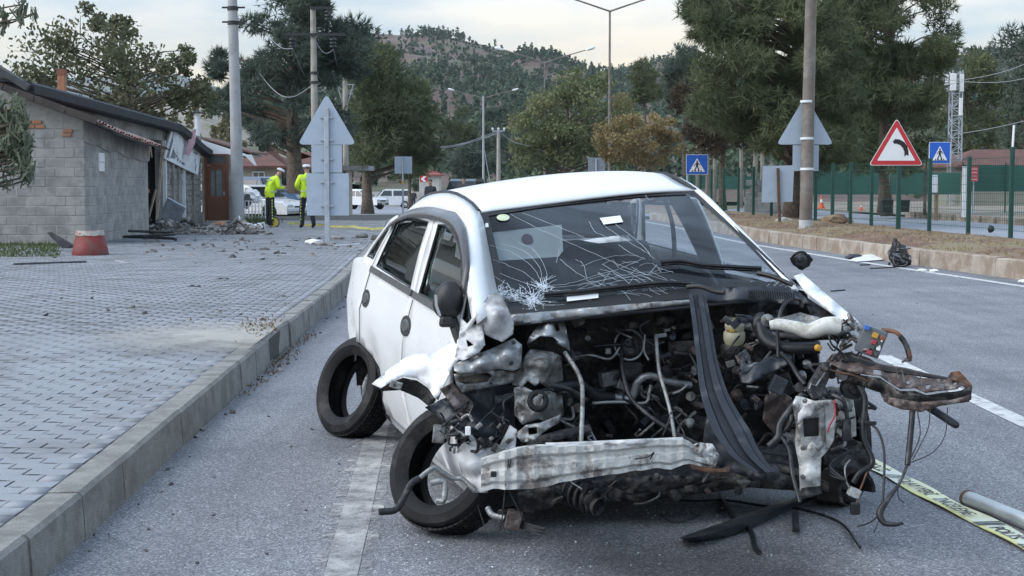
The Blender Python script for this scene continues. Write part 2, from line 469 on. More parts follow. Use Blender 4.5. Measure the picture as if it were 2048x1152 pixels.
for (ya, yb) in ((5.0, gnd(1760, 711).y), (gnd(1700, 664).y + 1.2, 18.5), (22, 27), (31, 36)):
    strip('lane_marking', [(lx(y), y) for y in np.linspace(ya, yb, 10)], .15, m_line2, wob=.006)
strip('edge_marking', [(kr(y) - .62, y) for y in np.linspace(4, 60, 40)], .16, m_line2, wob=.008)

# --- left kerb of separate stones
m_kerb = mat('kerb_concrete', (.27, .265, .25), .88, var=.2, scale=28, bump=.6, bscale=150, dirt=(.19, .185, .175), damt=.38, dscale=4, coords='World')
m_joint = mat('dark_joint', (.06, .058, .055), .95, coords='World')
kerb = root('kerb', (kl(6), 6, 0), None, None, kind='structure')
def kerb_block(name, pa, pb, hgt, w, side, parent, m, jit=.004):
    """one stone between two foot points, side -1: the pavement lies to the left"""
    a = Vector((pa[0], pa[1], 0)); c = Vector((pb[0], pb[1], 0)); d = (c - a).normalized(); nrm = Vector((-d.y, d.x, 0)) * (1 if side < 0 else -1)
    a = a + d * .007; c = c - d * .007
    j = lambda: random.uniform(-jit, jit)
    ha, hc = hgt(pa[1]) + j(), hgt(pb[1]) + j(); s = j() * 1.5
    bat = .012; ch = .018
    rows = []
    for p, h in ((a, ha), (c, hc)):
        q = p + nrm * s
        rows.append([q + Vector((0, 0, -.02)), q + nrm * bat + Vector((0, 0, h - ch)), q + nrm * (bat + ch) + Vector((0, 0, h)), q + nrm * w + Vector((0, 0, h - .002)), q + nrm * w + Vector((0, 0, -.02))])
    mb = MB(); mb.grid(rows); mb.add(rows[0], [(0, 1, 2, 3, 4)]); mb.add(rows[1], [(4, 3, 2, 1, 0)])
    return mb.build(name, m, parent, fix=True)
y = 2.3
ytop = 50
while y < ytop:
    ln = .745 + random.uniform(-.02, .02)
    kerb_block('kerb_stone', (kl(y), y), (kl(y + ln), y + ln), kh, .155, -1, kerb, m_kerb, .004 if y > 13 or y < 11.5 else .016)
    y += ln
# mortar bed behind and below the stones
mb = MB().grid([[(kl(y) - .02, y, -.01), (kl(y) - .03, y, kh(y) - .03), (kl(y) - .15, y, kh(y) - .03)] for y in np.arange(2.3, 50, 1.0)])
mb.build('mortar', m_joint, kerb)

# --- pavement: interlocking blocks with wavy long sides
m_paver = mat('paver_concrete', (.27, .283, .31), .85, var=.16, scale=1.1, bump=.35, bscale=110, dirt=(.21, .215, .225), damt=.4, dscale=2.2, coords='World', detail=8, attr=((.34, .35, .37), .2, 1.6))
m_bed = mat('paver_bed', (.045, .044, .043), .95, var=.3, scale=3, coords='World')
def pavz(x, y): return kh(y) - .012
pav = root('pavement', (-4, 12, 0), None, None, kind='structure')
ysp = list(np.arange(2.0, 62, 2.0))
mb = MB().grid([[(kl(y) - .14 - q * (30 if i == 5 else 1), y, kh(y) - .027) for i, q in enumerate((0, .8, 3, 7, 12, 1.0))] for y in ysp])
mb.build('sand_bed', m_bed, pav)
PL, PW = .205, .13          # block pitch along and across the rows
def paver_shape():
    n = 7; lo = []; hi = []
    for i in range(n):
        u = i / (n - 1); w = .0115 * math.sin(u * 2 * math.pi)
        lo.append((u * (PL - .007), w)); hi.append((u * (PL - .007), w + PW - .008))
    return lo + hi[::-1]
PSH = paver_shape(); PN = len(PSH)
PSHi = [(x + (.003 if x < PL / 2 else -.003) * (1 if (x < .01 or x > PL - .02) else 0), yy + (.003 if i < 7 else -.003)) for i, (x, yy) in enumerate(PSH)]
pv_list = []; halves = []
ang = .02
row = 0
yy = 3.6
while yy < 50:
    off = (PL / 2 if row % 2 else 0)
    left = max(-16.0, min(-7.0, -.36 * yy - 3.0))
    x = kl(yy) - .168 - PL - off
    if row % 2: halves.append((kl(yy) - .168 - PL / 2, yy))
    while x > left:
        if not (x < -9.9 and yy > 33.5): pv_list.append((x, yy))
        x -= PL
    # the cut half block beside the kerb
    row += 1; yy += PW
def jz(x, y): return .003 * noise.noise(Vector((x * 1.9, y * 1.9, 0))) + random.uniform(-.0013, .0013) + .012 * noise.noise(Vector((x * .35, y * .35, 3)))
def seen(x, y):
    px = 1024 + FOC * x / y
    return px > -30
cand = [p for p in pv_list if seen(p[0] + PL, p[1])]
cand.sort(key=lambda p: p[1] + .02 * abs(p[0]))
near = cand[:300]; ns_ = set(near); far = [p for p in pv_list if p not in ns_]
me = bpy.data.meshes.new('paver')
vs = [(x, y_, 0.0) for x, y_ in PSHi] + [(x, y_, -.003) for x, y_ in PSH] + [(x, y_, -.03) for x, y_ in PSH]
fs = [tuple(range(PN))] + [(PN + i, PN + (i + 1) % PN, (i + 1) % PN, i) for i in range(PN)] + [(2 * PN + i, 2 * PN + (i + 1) % PN, PN + (i + 1) % PN, PN + i) for i in range(PN)]
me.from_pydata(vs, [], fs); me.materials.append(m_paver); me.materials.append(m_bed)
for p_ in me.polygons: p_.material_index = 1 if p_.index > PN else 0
po = pav.location
for (x, y_) in near:
    o = link_mesh('paver', me, pav); o.location = Vector((x, y_, pavz(x, y_) + jz(x, y_))) - po
    o.rotation_euler = (random.uniform(-.006, .006), random.uniform(-.006, .006), random.uniform(-.006, .006))
nf = len(far)
base = np.array([(x, y_, 0.0) for x, y_ in PSH]); basel = base - np.array((0, 0, .02))
base[:, :2] = base[:, :2] * .985 + .0012
FX = np.array(far); FZ = np.array([pavz(x, y_) + jz(x, y_) for x, y_ in far])
T = np.concatenate([FX, FZ[:, None]], 1)[:, None, :]
V = np.concatenate([base[None] + T, basel[None] + T], 1).reshape(-1, 3) - np.array(po)
quads = []
for i in range(6):
    quads.append((i, i + 1, 12 - i, 13 - i))
for i in range(PN):
    quads.append((PN + i, PN + (i + 1) % PN, (i + 1) % PN, i))
quads = np.array(quads)
Fq = (quads[None] + (np.arange(nf) * 2 * PN)[:, None, None]).reshape(-1, 4)
rr = np.repeat(RNG.random(nf), 2 * PN)
o = np_mesh('far_pavers', V, Fq, m_paver, pav, rnd=rr); tag(o, kind='stuff')
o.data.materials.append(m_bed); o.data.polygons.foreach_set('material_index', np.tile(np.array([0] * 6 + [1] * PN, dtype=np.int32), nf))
HX = np.array([h for h in halves]); HZ = np.array([pavz(x, y_) + jz(x, y_) for x, y_ in halves])
bh_ = np.array([(0, 0, 0), (PL / 2 - .009, 0, 0), (PL / 2 - .009, PW - .010, 0), (0, PW - .010, 0)]); bl_ = bh_ - np.array((0, 0, .02))
T = np.concatenate([HX, HZ[:, None]], 1)[:, None, :]
V = np.concatenate([bh_[None] + T, bl_[None] + T], 1).reshape(-1, 3) - np.array(po)
qh = np.array([(0, 1, 2, 3), (4, 5, 1, 0), (5, 6, 2, 1), (6, 7, 3, 2), (7, 4, 0, 3)])
Fq = (qh[None] + (np.arange(len(halves)) * 8)[:, None, None]).reshape(-1, 4)
o = np_mesh('half_pavers', V, Fq, m_paver, pav, rnd=np.repeat(RNG.random(len(halves)), 8)); tag(o, kind='stuff')
# --- median strip at the road's far side
med = root('median', (kr(30), 30, 0), None, None, kind='structure')
yb = 2.0
m_kerbr = mat('median_kerb_concrete', (.37, .32, .27), .9, var=.2, scale=5, bump=.3, bscale=90, dirt=(.26, .20, .15), damt=.5, dscale=2.2, coords='World')
while yb < 60:
    ln = 1.02
    kerb_block('kerb_stone', (kr(yb), yb), (kr(yb + ln), yb + ln), khr, .2, 1, med, m_kerbr, .007)
    yb += ln
mb = MB()
rows = []
for y_ in np.arange(2, 76, .7):
    x0 = kr(y_) + .16
    rows.append([(x0 + q, y_, .27 + (.09 * fbm(x0 + q, y_, 1.3) + .12 * math.exp(-((q - 1.6) / 1.2) ** 2) if 0 < q < 3.5 else 0)) for q in (0, .25, .5, .8, 1.1, 1.5, 1.9, 2.4, 3.0, 3.5, 4.2)])
mb.grid(rows); mb.build('soil', m_earth, med, smooth=True)
# opposite carriageway behind the fence
mb = MB().grid([[(kr(y_) + 4.0, y_, .02), (kr(y_) + 4.2 + 7.6, y_, .02)] for y_ in np.arange(2, 90, 6)])
tag(mb.build('opposite_road', m_farasphalt), kind='structure')
mb = MB().grid([[(kr(y_) + 11.7, y_, .10), (kr(y_) + 13.2, y_, .16), (kr(y_) + 60, y_, .45)] for y_ in np.arange(2, 110, 6)])
tag(mb.build('far_verge', mat('far_verge_dust', (.27, .235, .20), .95, var=.25, scale=.5, coords='World', dirt=(.2, .17, .12), damt=.4, dscale=.4)), kind='structure')
# ------------------------------------------------------------------ buildings on the left
PZ = .21      # pavement level
m_block = mat('concrete_block', (.265, .265, .26), .92, var=.28, scale=3, bump=.5, bscale=70, dirt=(.36, .35, .33), damt=.4, dscale=2.2, coords='World')
m_mortar = mat('mortar', (.33, .325, .31), .95, var=.2, scale=9, bump=.4, bscale=60, coords='World')
m_render = mat('stained_render', (.31, .305, .29), .92, var=.18, scale=1.6, bump=.25, bscale=40, dirt=(.19, .185, .175), damt=.42, dscale=1.1, coords='World')
m_brick = mat('hollow_clay_brick', (.42, .19, .11), .9, var=.2, scale=9, bump=.3, bscale=60, dirt=(.3, .2, .15), damt=.3, dscale=5, coords='World')
m_tile = mat('roof_tile', (.25, .115, .09), .85, var=.35, scale=5, bump=.3, bscale=50, dirt=(.30, .25, .23), damt=.45, dscale=3.5, coords='World')
m_felt = mat('bitumen_felt', (.022, .024, .030), .7, var=.3, scale=5, coords='World')
m_oldwood = mat('weathered_timber', (.06, .05, .045), .9, var=.35, scale=6, coords='World')
m_void = mat('dark_interior', (.035, .036, .04), .95, coords='World')
m_stone = mat('stone_cladding', (.23, .225, .215), .9, var=.3, scale=6, bump=.6, bscale=30, dirt=(.32, .31, .29), damt=.4, dscale=5, coords='World')
m_doorwood = mat('brown_door_paint', (.16, .065, .035), .5, var=.15, scale=5)
m_glassdark = mat('window_glass', (.05, .06, .065), .08, var=.2, scale=2, spec=.8)
m_paleglass = mat('door_glass', (.20, .23, .24), .12, var=.4, scale=1.6, spec=.8)
m_whitemetal = mat('white_sheet_metal', (.70, .73, .76), .5, var=.08, scale=3)

def box_mesh(name, d, m, bev=.012):
    mb = bmesh.new(); bmesh.ops.create_cube(mb, size=1.0)
    for v in mb.verts: v.co = Vector((v.co.x * d[0], v.co.y * d[1], v.co.z * d[2]))
    if bev: bmesh.ops.bevel(mb, geom=[e for e in mb.edges], offset=bev, segments=1, affect='EDGES')
    me = bpy.data.meshes.new(name); mb.to_mesh(me); mb.free(); me.materials.append(m); return me

# --- concrete block shed with sagging lean-to roof
FX0, FY = -8.67, 30.1
SY1 = 35.4
shed = root('block_shed', (-9.6, 32.5, PZ), 'grey concrete block shed with a sagging tiled lean-to roof', 'shed')
def shed_roof(x, y):          # underside height of the lean-to roof
    s = min(1, max(0, (y - 29.6) / 6.2))
    return 2.72 - .40 * s - .06 * math.sin(s * 3.1) + (-8.45 - x) * .36
mb = MB()      # mortar core: front and side wall
n = 14
front = [(-12.6, FY + .02, PZ)] + [(FX0 - .02, FY + .02, PZ)] + [(FX0 - .02 - (12.6 + FX0 - .02) * i / 6, FY + .02, shed_roof(FX0 - (12.6 + FX0) * i / 6, FY)) for i in range(7)]
mb.prism(front, (0, .16, 0))
side = [(FX0 - .02, FY + .19, PZ), (FX0 - .02, SY1, PZ)] + [(FX0 - .02, SY1 + (FY + .19 - SY1) * i / 6, shed_roof(FX0, SY1 + (FY - SY1) * i / 6) - .01) for i in range(7)]
mb.prism(side, (-.16, 0, 0))
mb.build('wall', m_mortar, shed, fix=True)
bw, bh = .40, .195
bme = box_mesh('block', (bw - .014, .06, bh - .014), m_block, .008)
bmh = box_mesh('block', (bw / 2 - .014, .06, bh - .014), m_block, .008)
bms = box_mesh('block', (.06, bw - .014, bh - .014), m_block, .008)
bmsh = box_mesh('block', (.06, bw / 2 - .014, bh - .014), m_block, .008)
so = shed.location
missing = {(2, 5), (3, 6)}
for c in range(13):
    z = PZ + .02 + bh * (c + .5)
    for i in range(5):
        x = FX0 - bw * (i + .5) - (bw / 2 if c % 2 else 0)
        if c % 2 and i == 0:
            o = link_mesh('block', bmh, shed); o.location = Vector((FX0 - bw / 4, FY + .04, z)) - so
        if z + bh / 2 < shed_roof(x + bw / 2, FY) - .03 and x > -10.75:
            o = link_mesh('block', bme, shed); o.location = Vector((x, FY + .042 + random.uniform(-.004, .006), z)) - so
            o.rotation_euler = (random.uniform(-.01, .01), 0, random.uniform(-.012, .012))
    if c < 11:
        for i in range(15):
            y = FY + .05 + bw * (i + .5) + (bw / 2 if c % 2 else 0)
            if c % 2 and i == 0:
                o = link_mesh('block', bmsh, shed); o.location = Vector((FX0 - .042, FY + .05 + bw / 4, z)) - so
            if y + bw / 2 > SY1 or z + bh / 2 > shed_roof(FX0, y) - .25: continue
            if (i, c) in {(2, 6), (2, 5), (3, 4), (13, 9)}: continue       # knocked-out blocks
            o = link_mesh('block', bms, shed); o.location = Vector((FX0 - .042 + random.uniform(-.005, .004), y, z)) - so
            o.rotation_euler = (0, random.uniform(-.008, .008), random.uniform(-.012, .012))
# rendered band under the eave and white patch
mb = MB()
rows = []
for i in range(13):
    y = FY - .01 + (SY1 - FY) * i / 12
    zt = shed_roof(FX0, y) - .01
    rows.append([(FX0 + .006, y, zt - .38 - .07 * noise.noise(Vector((y * 1.3, 0, 0))) - .05 * random.random()), (FX0 + .006, y, zt)])
mb.grid(rows); mb.build('render_band', m_render, shed, solid=.012)
wme = box_mesh('patch', (.03, .2, .19), m_white, .004)
for dy, dz in ((.0, .0), (.21, .0), (.0, -.2), (.19, -.2)):
    o = link_mesh('patch', wme, shed); o.location = Vector((FX0 - .002, FY + 1.15 + dy, 2.02 + dz)) - so
# orange bricks among the top courses of the front wall
bme2 = box_mesh('brick', (.19, .05, .07), m_brick, .006)
for (x, z) in ((-9.55, 2.62), (-9.76, 2.62), (-9.62, 2.71), (-9.83, 2.71), (-9.0, 2.53), (-9.02, 2.45), (-10.05, 2.87), (-10.26, 2.87), (-10.16, 2.95), (-10.37, 2.95)):
    o = link_mesh('brick', bme2, shed); o.location = Vector((x, FY + .012, z)) - so
# lean-to roof: boards, verge plank, tiles
mb = MB()
R1 = []
for i in range(13):
    y = 29.75 + (36.0 - 29.75) * i / 12
    R1.append([(x, y, shed_roof(x, y) + .02 + .02 * noise.noise(Vector((x * 2, y * 2, 0)))) for x in (-8.28, -8.7, -9.2, -9.7, -10.2)])
mb.grid(R1); mb.build('roof_boards', m_oldwood, shed, solid=.035)
mb = MB()
for i in range(7):
    x0 = -8.3 - i * .62; x1 = x0 - .60
    mb.bar((x0, 29.72, shed_roof(x0, 29.7) + .06), (x1, 29.72, shed_roof(x1, 29.7) + .06), .05, .13)
mb.build('verge_board', m_oldwood, shed)
tme = bpy.data.meshes.new('roof_tile'); tb = MB()
pr = [[(u, .11 * math.cos(a), .045 * math.sin(a)) for a in np.linspace(0, math.pi, 6)] for u in (0, .40)]
tb.grid(pr); tme.from_pydata(tb.v, [], tb.f); tme.materials.append(m_tile)
for r_ in range(5):
    for i in range(27):
        y = 29.85 + i * .228
        x = -8.30 - r_ * .355
        if random.random() < .10 and r_ == 0: continue
        o = link_mesh('roof_tile', tme, shed)
        o.location = Vector((x - .36, y, shed_roof(x - .36, y) + .05 + r_ * .004)) - so
        o.rotation_euler = (random.uniform(-.05, .05), .345 + random.uniform(-.03, .03), random.uniform(-.06, .06))

# --- the shop behind it
shop = root('damaged_shop', (-11, 38, PZ), 'long rendered shop with black roof edge, torn-open doorway and stone-clad front', 'building')
WX = -10.05
mb = MB()
mb.box((WX - .1, (30.35 + 40.2) / 2, (PZ + 3.3) / 2 + .05), (.2, 40.2 - 30.35, 3.3 - PZ + .1))           # street wall
mb.box((WX - .1, 41.4, 2.95), (.2, 2.4, .5))                                                          # lintel
mb.build('wall', m_render, shop)
mb = MB(); mb.box((WX - .1, (42.6 + 47.8) / 2, 1.6), (.2, 5.2, 2.8)); mb.build('clad_wall', m_mortar, shop)
sme = [box_mesh('stone', (.05, w, .16), m_stone, .012) for w in (.22, .3, .38)]
sp = shop.location
z = PZ + .1; row = 0
while z < 2.9:
    y = 42.7 + (.12 if row % 2 else 0)
    while y < 47.6:
        k = random.randrange(3); w = (.22, .3, .38)[k]
        if not (43.6 < y + w / 2 < 43.75 or 45.0 < y + w / 2 < 45.2):
            o = link_mesh('stone', sme[k], shop); o.location = Vector((WX + .015 + random.uniform(-.012, .012), y + w / 2, z)) - sp
        y += w + .015
    z += .172; row += 1
for yy, w, m in ((42.66, .1, m_whitemetal), (43.65, .11, m_render), (44.35, .10, m_render), (45.1, .07, m_whitemetal), (46.4, .12, m_render)):
    MB().box((WX + .06, yy, 1.45), (.10, w, 2.5)).build('pilaster', m, shop)
# torn doorway: near-black room, hanging bits
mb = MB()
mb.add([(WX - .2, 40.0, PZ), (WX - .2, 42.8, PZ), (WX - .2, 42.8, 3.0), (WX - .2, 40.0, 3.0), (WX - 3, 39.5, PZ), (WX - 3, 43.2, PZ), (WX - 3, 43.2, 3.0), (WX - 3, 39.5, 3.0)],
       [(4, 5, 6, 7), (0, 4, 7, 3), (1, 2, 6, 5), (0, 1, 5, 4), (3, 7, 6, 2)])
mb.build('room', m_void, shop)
mb = MB().box((0, 0, 0), (.05, .9, 1.25), M4=Matrix.Rotation(.25, 3, 'X'))
mb.v = [(x + WX - .35, y + 41.6, z + 1.0) for x, y, z in mb.v]; mb.build('loose_panel', mat('pale_panel', (.38, .42, .50), .6, var=.12), shop)
mb = MB().bar((WX - .1, 42.3, .4), (WX + .05, 42.5, 2.5), .07).bar((WX - .05, 41.1, .5), (WX + .2, 41.0, 1.3), .05).bar((WX, 41.0, 2.1), (WX, 41.15, 2.5), .05).bar((WX, 41.4, 2.2), (WX, 41.25, 2.5), .04)
mb.build('broken_batten', mat('splintered_wood', (.42, .34, .26), .85, var=.3), shop)
mb = MB()
for i in range(9):
    mb.box((WX - .4 + random.uniform(-.3, .2), 40.6 + random.uniform(0, 1.4), 1.2 + random.uniform(-.2, .35)), (.15, .2, .1), rz=random.random())
mb.build('broken_brick', m_brick, shop)
# black felt fascia along the eave, ragged end drooping
mb = MB()
rows = []
for i in range(15):
    y = 30.2 + (43.7 - 30.2) * i / 14
    zt = 3.50 - .022 * (y - 30.2) + .02 * noise.noise(Vector((y, 0, 0)))
    rows.append([(WX - .3, y, zt + .10), (WX + .30, y, zt + .02), (WX + .36, y, zt - .03), (WX + .35, y, zt - .20), (WX + .30, y, zt - .23), (WX, y, zt - .22)])
for (y, dz) in ((44.6, -.12), (45.8, -.34), (47.0, -.52), (47.9, -.62)):
    zt = 3.20 + dz
    rows.append([(WX - .3, y, zt + .1), (WX + .32, y, zt), (WX + .4, y, zt - .05), (WX + .38, y, zt - .22), (WX + .32, y, zt - .25), (WX, y, zt - .2)])
mb.grid(rows); mb.add(rows[0], [(0, 1, 2, 3, 4, 5)]); mb.build('fascia', m_felt, shop, solid=.02)
mb = MB().grid([[(WX + .2, y, 3.52 - .022 * (y - 30.2) + max(0, y - 43) * -.1), (WX - 2.2, y, 3.66 - .022 * (y - 30.2)), (WX - 5, y, 3.7)] for y in np.linspace(30.1, 47.5, 8)])
mb.build('roof', m_felt, shop, solid=.05)
# gable of hollow clay brick over the shed
gz = lambda x: 3.42 + (WX + .1 - x) * .62
gb = box_mesh('brick', (.185, .09, .182), m_brick, .008)
mb = MB().prism([(-14, 30.38, 3.0), (WX + .02, 30.38, 3.0), (WX + .02, 30.38, gz(WX)), (-12.0, 30.38, gz(-12.0)), (-14, 30.38, 5.2)], (0, .15, 0)); mb.build('gable_core', m_mortar, shop, fix=True)
for c in range(6):
    for i in range(5):
        x = WX - .06 - .195 * i - (.09 if c % 2 else 0); z = 3.02 + .192 * c
        if z + .09 < gz(x) - .02:
            o = link_mesh('brick', gb, shop); o.location = Vector((x, 30.34 + random.uniform(-.01, .01), z)) - sp
mb = MB()
for i in range(8):
    x = WX + .28 - i * .3
    mb.bar((x, 30.2, gz(x) + .09), (x - .30, 30.2, gz(x - .30) + .09), .34, .12 + .02 * random.random())
mb.build('ridge_tile', mat('sooty_tile', (.075, .075, .08), .9, var=.3, scale=5, coords='World'), shop)
mb = MB().box((-10.45, 34.6, 3.62), (.16, .2, .8)); mb.build('chimney', m_brick, shop)
MB().box((-10.45, 34.6, 4.05), (.18, .22, .14)).build('chimney_cap', mat('chimney_cap_clay', (.25, .10, .07), .9), shop)
# --- tilted shop sign hanging off its wall
c_tl, c_bl, c_br, c_tr = at(344, 253, 43.0), at(328, 316, 42.4), at(394, 349, 46.6), at(401, 291, 47.2)
sgn = root('shop_sign', (c_bl + c_br) / 2, 'smashed black and white shop sign hanging askew under the black roof edge', 'sign')
def sg(u, v, o=0.0):
    p = (c_bl * (1 - u) + c_br * u) * (1 - v) + (c_tl * (1 - u) + c_tr * u) * v
    return p + Vector((.72, -.65, .1)).normalized() * o
mb = MB(); mb.prism([sg(0, 0), sg(1, 0), sg(1, 1), sg(0, 1)], Vector((-.12, .1, 0))); mb.build('panel', mat('sign_film', (.78, .82, .85), .4, var=.1, scale=1.5, dirt=(.4, .43, .46), damt=.2, dscale=2.5, coords='World'), sgn, fix=True)
mb = MB()
for a, b_ in (((0, 0), (1, 0)), ((1, 0), (1, 1)), ((0, 1), (1, 1)), ((0, 0), (0, 1))):
    mb.bar(sg(*a, .01), sg(*b_, .01), .045)
mb.build('sign_frame', m_whitemetal, sgn)
ms1 = mat('sign_grey_print', (.13, .15, .17), .45, var=.3, scale=5, coords='World'); ms2 = mat('sign_red_print', (.33, .10, .12), .45, var=.3, scale=4, coords='World')
def sgq(u0, v0, u1, v1, m, name='print_patch', sh=0.0, o=.012):
    mb = MB().add([sg(u0, v0, o), sg(u1, v0, o), sg(u1 + sh, v1, o), sg(u0 + sh, v1, o)], [(0, 1, 2, 3)]); mb.build(name, m, sgn)
for (u0, v0, u1, v1, sh) in ((.05, .05, .11, .9, .02), (.16, .1, .21, .72, .02), (.22, .12, .27, .75, .0), (.28, .2, .33, .66, .02), (.34, .1, .38, .7, .02), (.20, .66, .40, .74, 0), (.42, .08, .45, .6, .02)):
    sgq(u0, v0, u1, v1, ms1, sh=sh)
sgq(.5, .38, .62, .85, ms2, sh=.03)
for k in range(3): sgq(.48 + .004 * k, .08 + .1 * k, .58 + .004 * k, .155 + .1 * k, ms1)
for (u0, v0, u1, v1) in ((.68, .12, .71, .5), (.74, .1, .77, .45), (.71, .26, .75, .34), (.80, .1, .84, .4), (.86, .2, .89, .48), (.83, .3, .88, .36), (.91, .08, .94, .3)):
    sgq(u0, v0, u1, v1, ms1)
for q in ((.72, .62, .74, .92), (.90, .62, .92, .92), (.72, .62, .92, .66), (.72, .88, .92, .92)): sgq(*q, ms1)
t_ = [at(374, 262, 45.0), at(385, 258, 45.2), at(383, 285, 45.0), at(371, 312, 44.7), at(362, 308, 44.6)]
mb = MB().prism([p + Vector((.12, -.12, 0)) for p in t_], (.03, -.03, 0)); mb.build('torn_flap', mat('torn_vinyl', (.42, .26, .29), .5, var=.35, scale=5, coords='World'), sgn, fix=True)

# --- white porch with a brown door beyond
porch = root('porch', (-9.5, 48.5, PZ), 'small white-roofed porch with a brown half-glazed door', 'building')
PY = 48.0
X0, X1 = at(404, 400, PY).x, at(484, 400, PY).x
mb = MB().prism([(X0, PY, 2.40), (X1 + .15, PY, 2.36), (X1 + .15, PY, 2.42), (X0, PY, 2.88)], (0, 3.0, 0)); mb.build('fascia', m_whitemetal, porch, fix=True)
mb = MB().prism([(X0 - .1, PY + .02, 2.94), (X1 + .3, PY + .02, 2.44), (X1 + .3, PY + .02, 2.50), (X0 - .1, PY + .02, 3.0)], (0, 3.4, 0)); mb.build('roof', mat('porch_roof_tile', (.16, .10, .085), .9, var=.3), porch, fix=True)
mb = MB().prism([(X1 + .1, PY - .1, 2.40), (X1 + .34, PY - .1, 2.40), (X1 + .5, PY - .1, 2.05), (X1 + .44, PY - .1, 2.05)], (0, .06, 0)); mb.build('hanging_gutter', m_whitemetal, porch, fix=True)
d0, d1 = at(410, 400, PY).x, at(458, 400, PY).x
mb = MB().box(((X0 + d0) / 2, PY + .1, 1.3), (d0 - X0, .2, 2.2)); mb.box(((d1 + X1) / 2, PY + .1, 1.3), (X1 - d1, .2, 2.2)); mb.build('wall', m_render, porch)
mb = MB(); dz0 = .26
for bx in (((d0 + .04, PY, 1.35), (.08, .12, 2.15)), ((d1 - .04, PY, 1.35), (.08, .12, 2.15)), (((d0 + d1) / 2, PY, 2.40), (d1 - d0 - .16, .118, .05)), (((d0 + d1) / 2, PY, 2.09), (d1 - d0 - .16, .118, .07))): mb.box(*bx)
mb.build('door_frame', m_doorwood, porch)
dr = MB(); w_ = d1 - d0 - .17; cx = (d0 + d1) / 2
for bx in (((cx - w_ / 2 + .06, PY - .015, 1.16), (.12, .06, 1.78)), ((cx + w_ / 2 - .06, PY - .015, 1.16), (.12, .06, 1.78)), ((cx, PY - .015, .66), (w_ - .24, .058, .78)), ((cx, PY - .015, 1.99), (w_ - .24, .058, .13))): dr.box(*bx)
dro = dr.build('door', m_doorwood, porch, bev=.006)
for k in range(4): MB().box((cx, PY - .05, .38 + .19 * k), (w_ - .27, .012, .17)).build('board', m_doorwood, dro, bev=.004)
MB().box((cx, PY, 1.49), (w_ - .24, .01, .88)).build('glass', m_paleglass, dro)
MB().box((cx - .03, PY - .012, 1.49), (.04, .02, .88)).build('glazing_bar', m_doorwood, dro)
MB().box((cx + .12, PY + .03, 1.35), (.17, .01, .5)).build('curtain', m_white, dro)
MB().box((cx + w_ / 2 - .06, PY - .07, 1.15), (.03, .05, .12)).build('handle', m_galv, dro)
MB().box((cx, PY, 2.25), (w_, .01, .26)).build('transom_glass', m_glassdark, porch)
pp = at(395, 272, 49.3)
fl = root('flue_pipe', (pp.x, 49.3, 2.7), 'white stove flue pipe with a dark cap above the porch', 'pipe')
MB().tube([(pp.x, 49.3, 2.6), (pp.x, 49.3, 3.75)], .09, 12).build('pipe', m_whitemetal, fl)
MB().lathe([(0, .14), (.22, .05), (.22, .03), (0, .06)], (pp.x, 49.3, 3.76), 12).build('cap', m_black, fl)

# --- beige house behind the pine
def simple_house(name, label, X0, X1, Y0, dep, zw, zr, mw, mr, wins, m_frame, over=.5, cat='house', base=-.25, hip=1.6):
    h = root(name, ((X0 + X1) / 2, Y0, base), label, cat)
    mb = MB().box(((X0 + X1) / 2, Y0 + dep / 2, (zw + base) / 2), (X1 - X0, dep, zw - base)); mb.build('wall', mw, h)
    a, b_, c, d = (X0 - over, Y0 - over, zw), (X1 + over, Y0 - over, zw), (X1 + over, Y0 + dep + over, zw), (X0 - over, Y0 + dep + over, zw)
    e_, f_ = (X0 + hip, Y0 + dep / 2, zr), (X1 - hip, Y0 + dep / 2, zr)
    mb = MB().add([a, b_, c, d, e_, f_, tuple(Vector(a) + Vector((0, 0, -.12))), tuple(Vector(b_) + Vector((0, 0, -.12))), tuple(Vector(c) + Vector((0, 0, -.12))), tuple(Vector(d) + Vector((0, 0, -.12)))],
                  [(0, 1, 5, 4), (1, 2, 5), (2, 3, 4, 5), (3, 0, 4), (0, 6, 7, 1), (1, 7, 8, 2), (2, 8, 9, 3), (3, 9, 6, 0), (6, 9, 8, 7)])
    mb.build('roof', mr, h)
    for (x, z, w, hh) in wins:
        w_o = MB().box((x, Y0 - .03, z), (w, .1, hh)).build('window', m_frame, h)
        MB().box((x - w * .22, Y0 - .075, z), (w * .36, .02, hh * .84)).build('pane', m_glassdark, w_o)
        MB().box((x + w * .22, Y0 - .075, z), (w * .36, .02, hh * .84)).build('pane', m_glassdark, w_o)
    return h
m_beige = mat('beige_render', (.46, .41, .31), .9, var=.1, scale=1, coords='World')
m_greyb = mat('grey_green_render', (.25, .25, .21), .9, var=.1, scale=1, coords='World')
m_rroof = mat('old_red_roof', (.13, .062, .05), .9, var=.3, scale=1.5, coords='World', bump=.5, bscale=14)
HY = 72.0
hx = lambda p: at(p, 380, HY).x
hz = lambda y: at(600, y, HY).z
h1 = simple_house('beige_house', 'low beige house with brown-red hipped roof behind the pine trunk', hx(470), hx(556), HY, 7, hz(332), hz(292), m_beige, m_rroof, [(hx(518), hz(362), .62, .95)], m_white, hip=1.4)
h2 = simple_house('grey_house', 'grey-green house wall with a white window behind the traffic officers', hx(557), hx(655), HY + .9, 8, hz(334), hz(300), m_greyb, m_rroof, [(hx(569), hz(360), .62, 1.0)], m_white, hip=2.0)
h3 = simple_house('far_house', 'tiny far house with a bright red roof behind the parking area', at(838, 350, 170).x, at(878, 350, 170).x, 170, 6, at(0, 349, 170).z, at(0, 339, 170).z, mat('cream_wall', (.5, .47, .42), .9), mat('bright_red_roof', (.26, .06, .06), .8), [], m_white, base=-1.2)
cn = root('canopy', (hx(706), HY, 0), 'small flat canopy on pale posts beside the grey house', 'canopy')
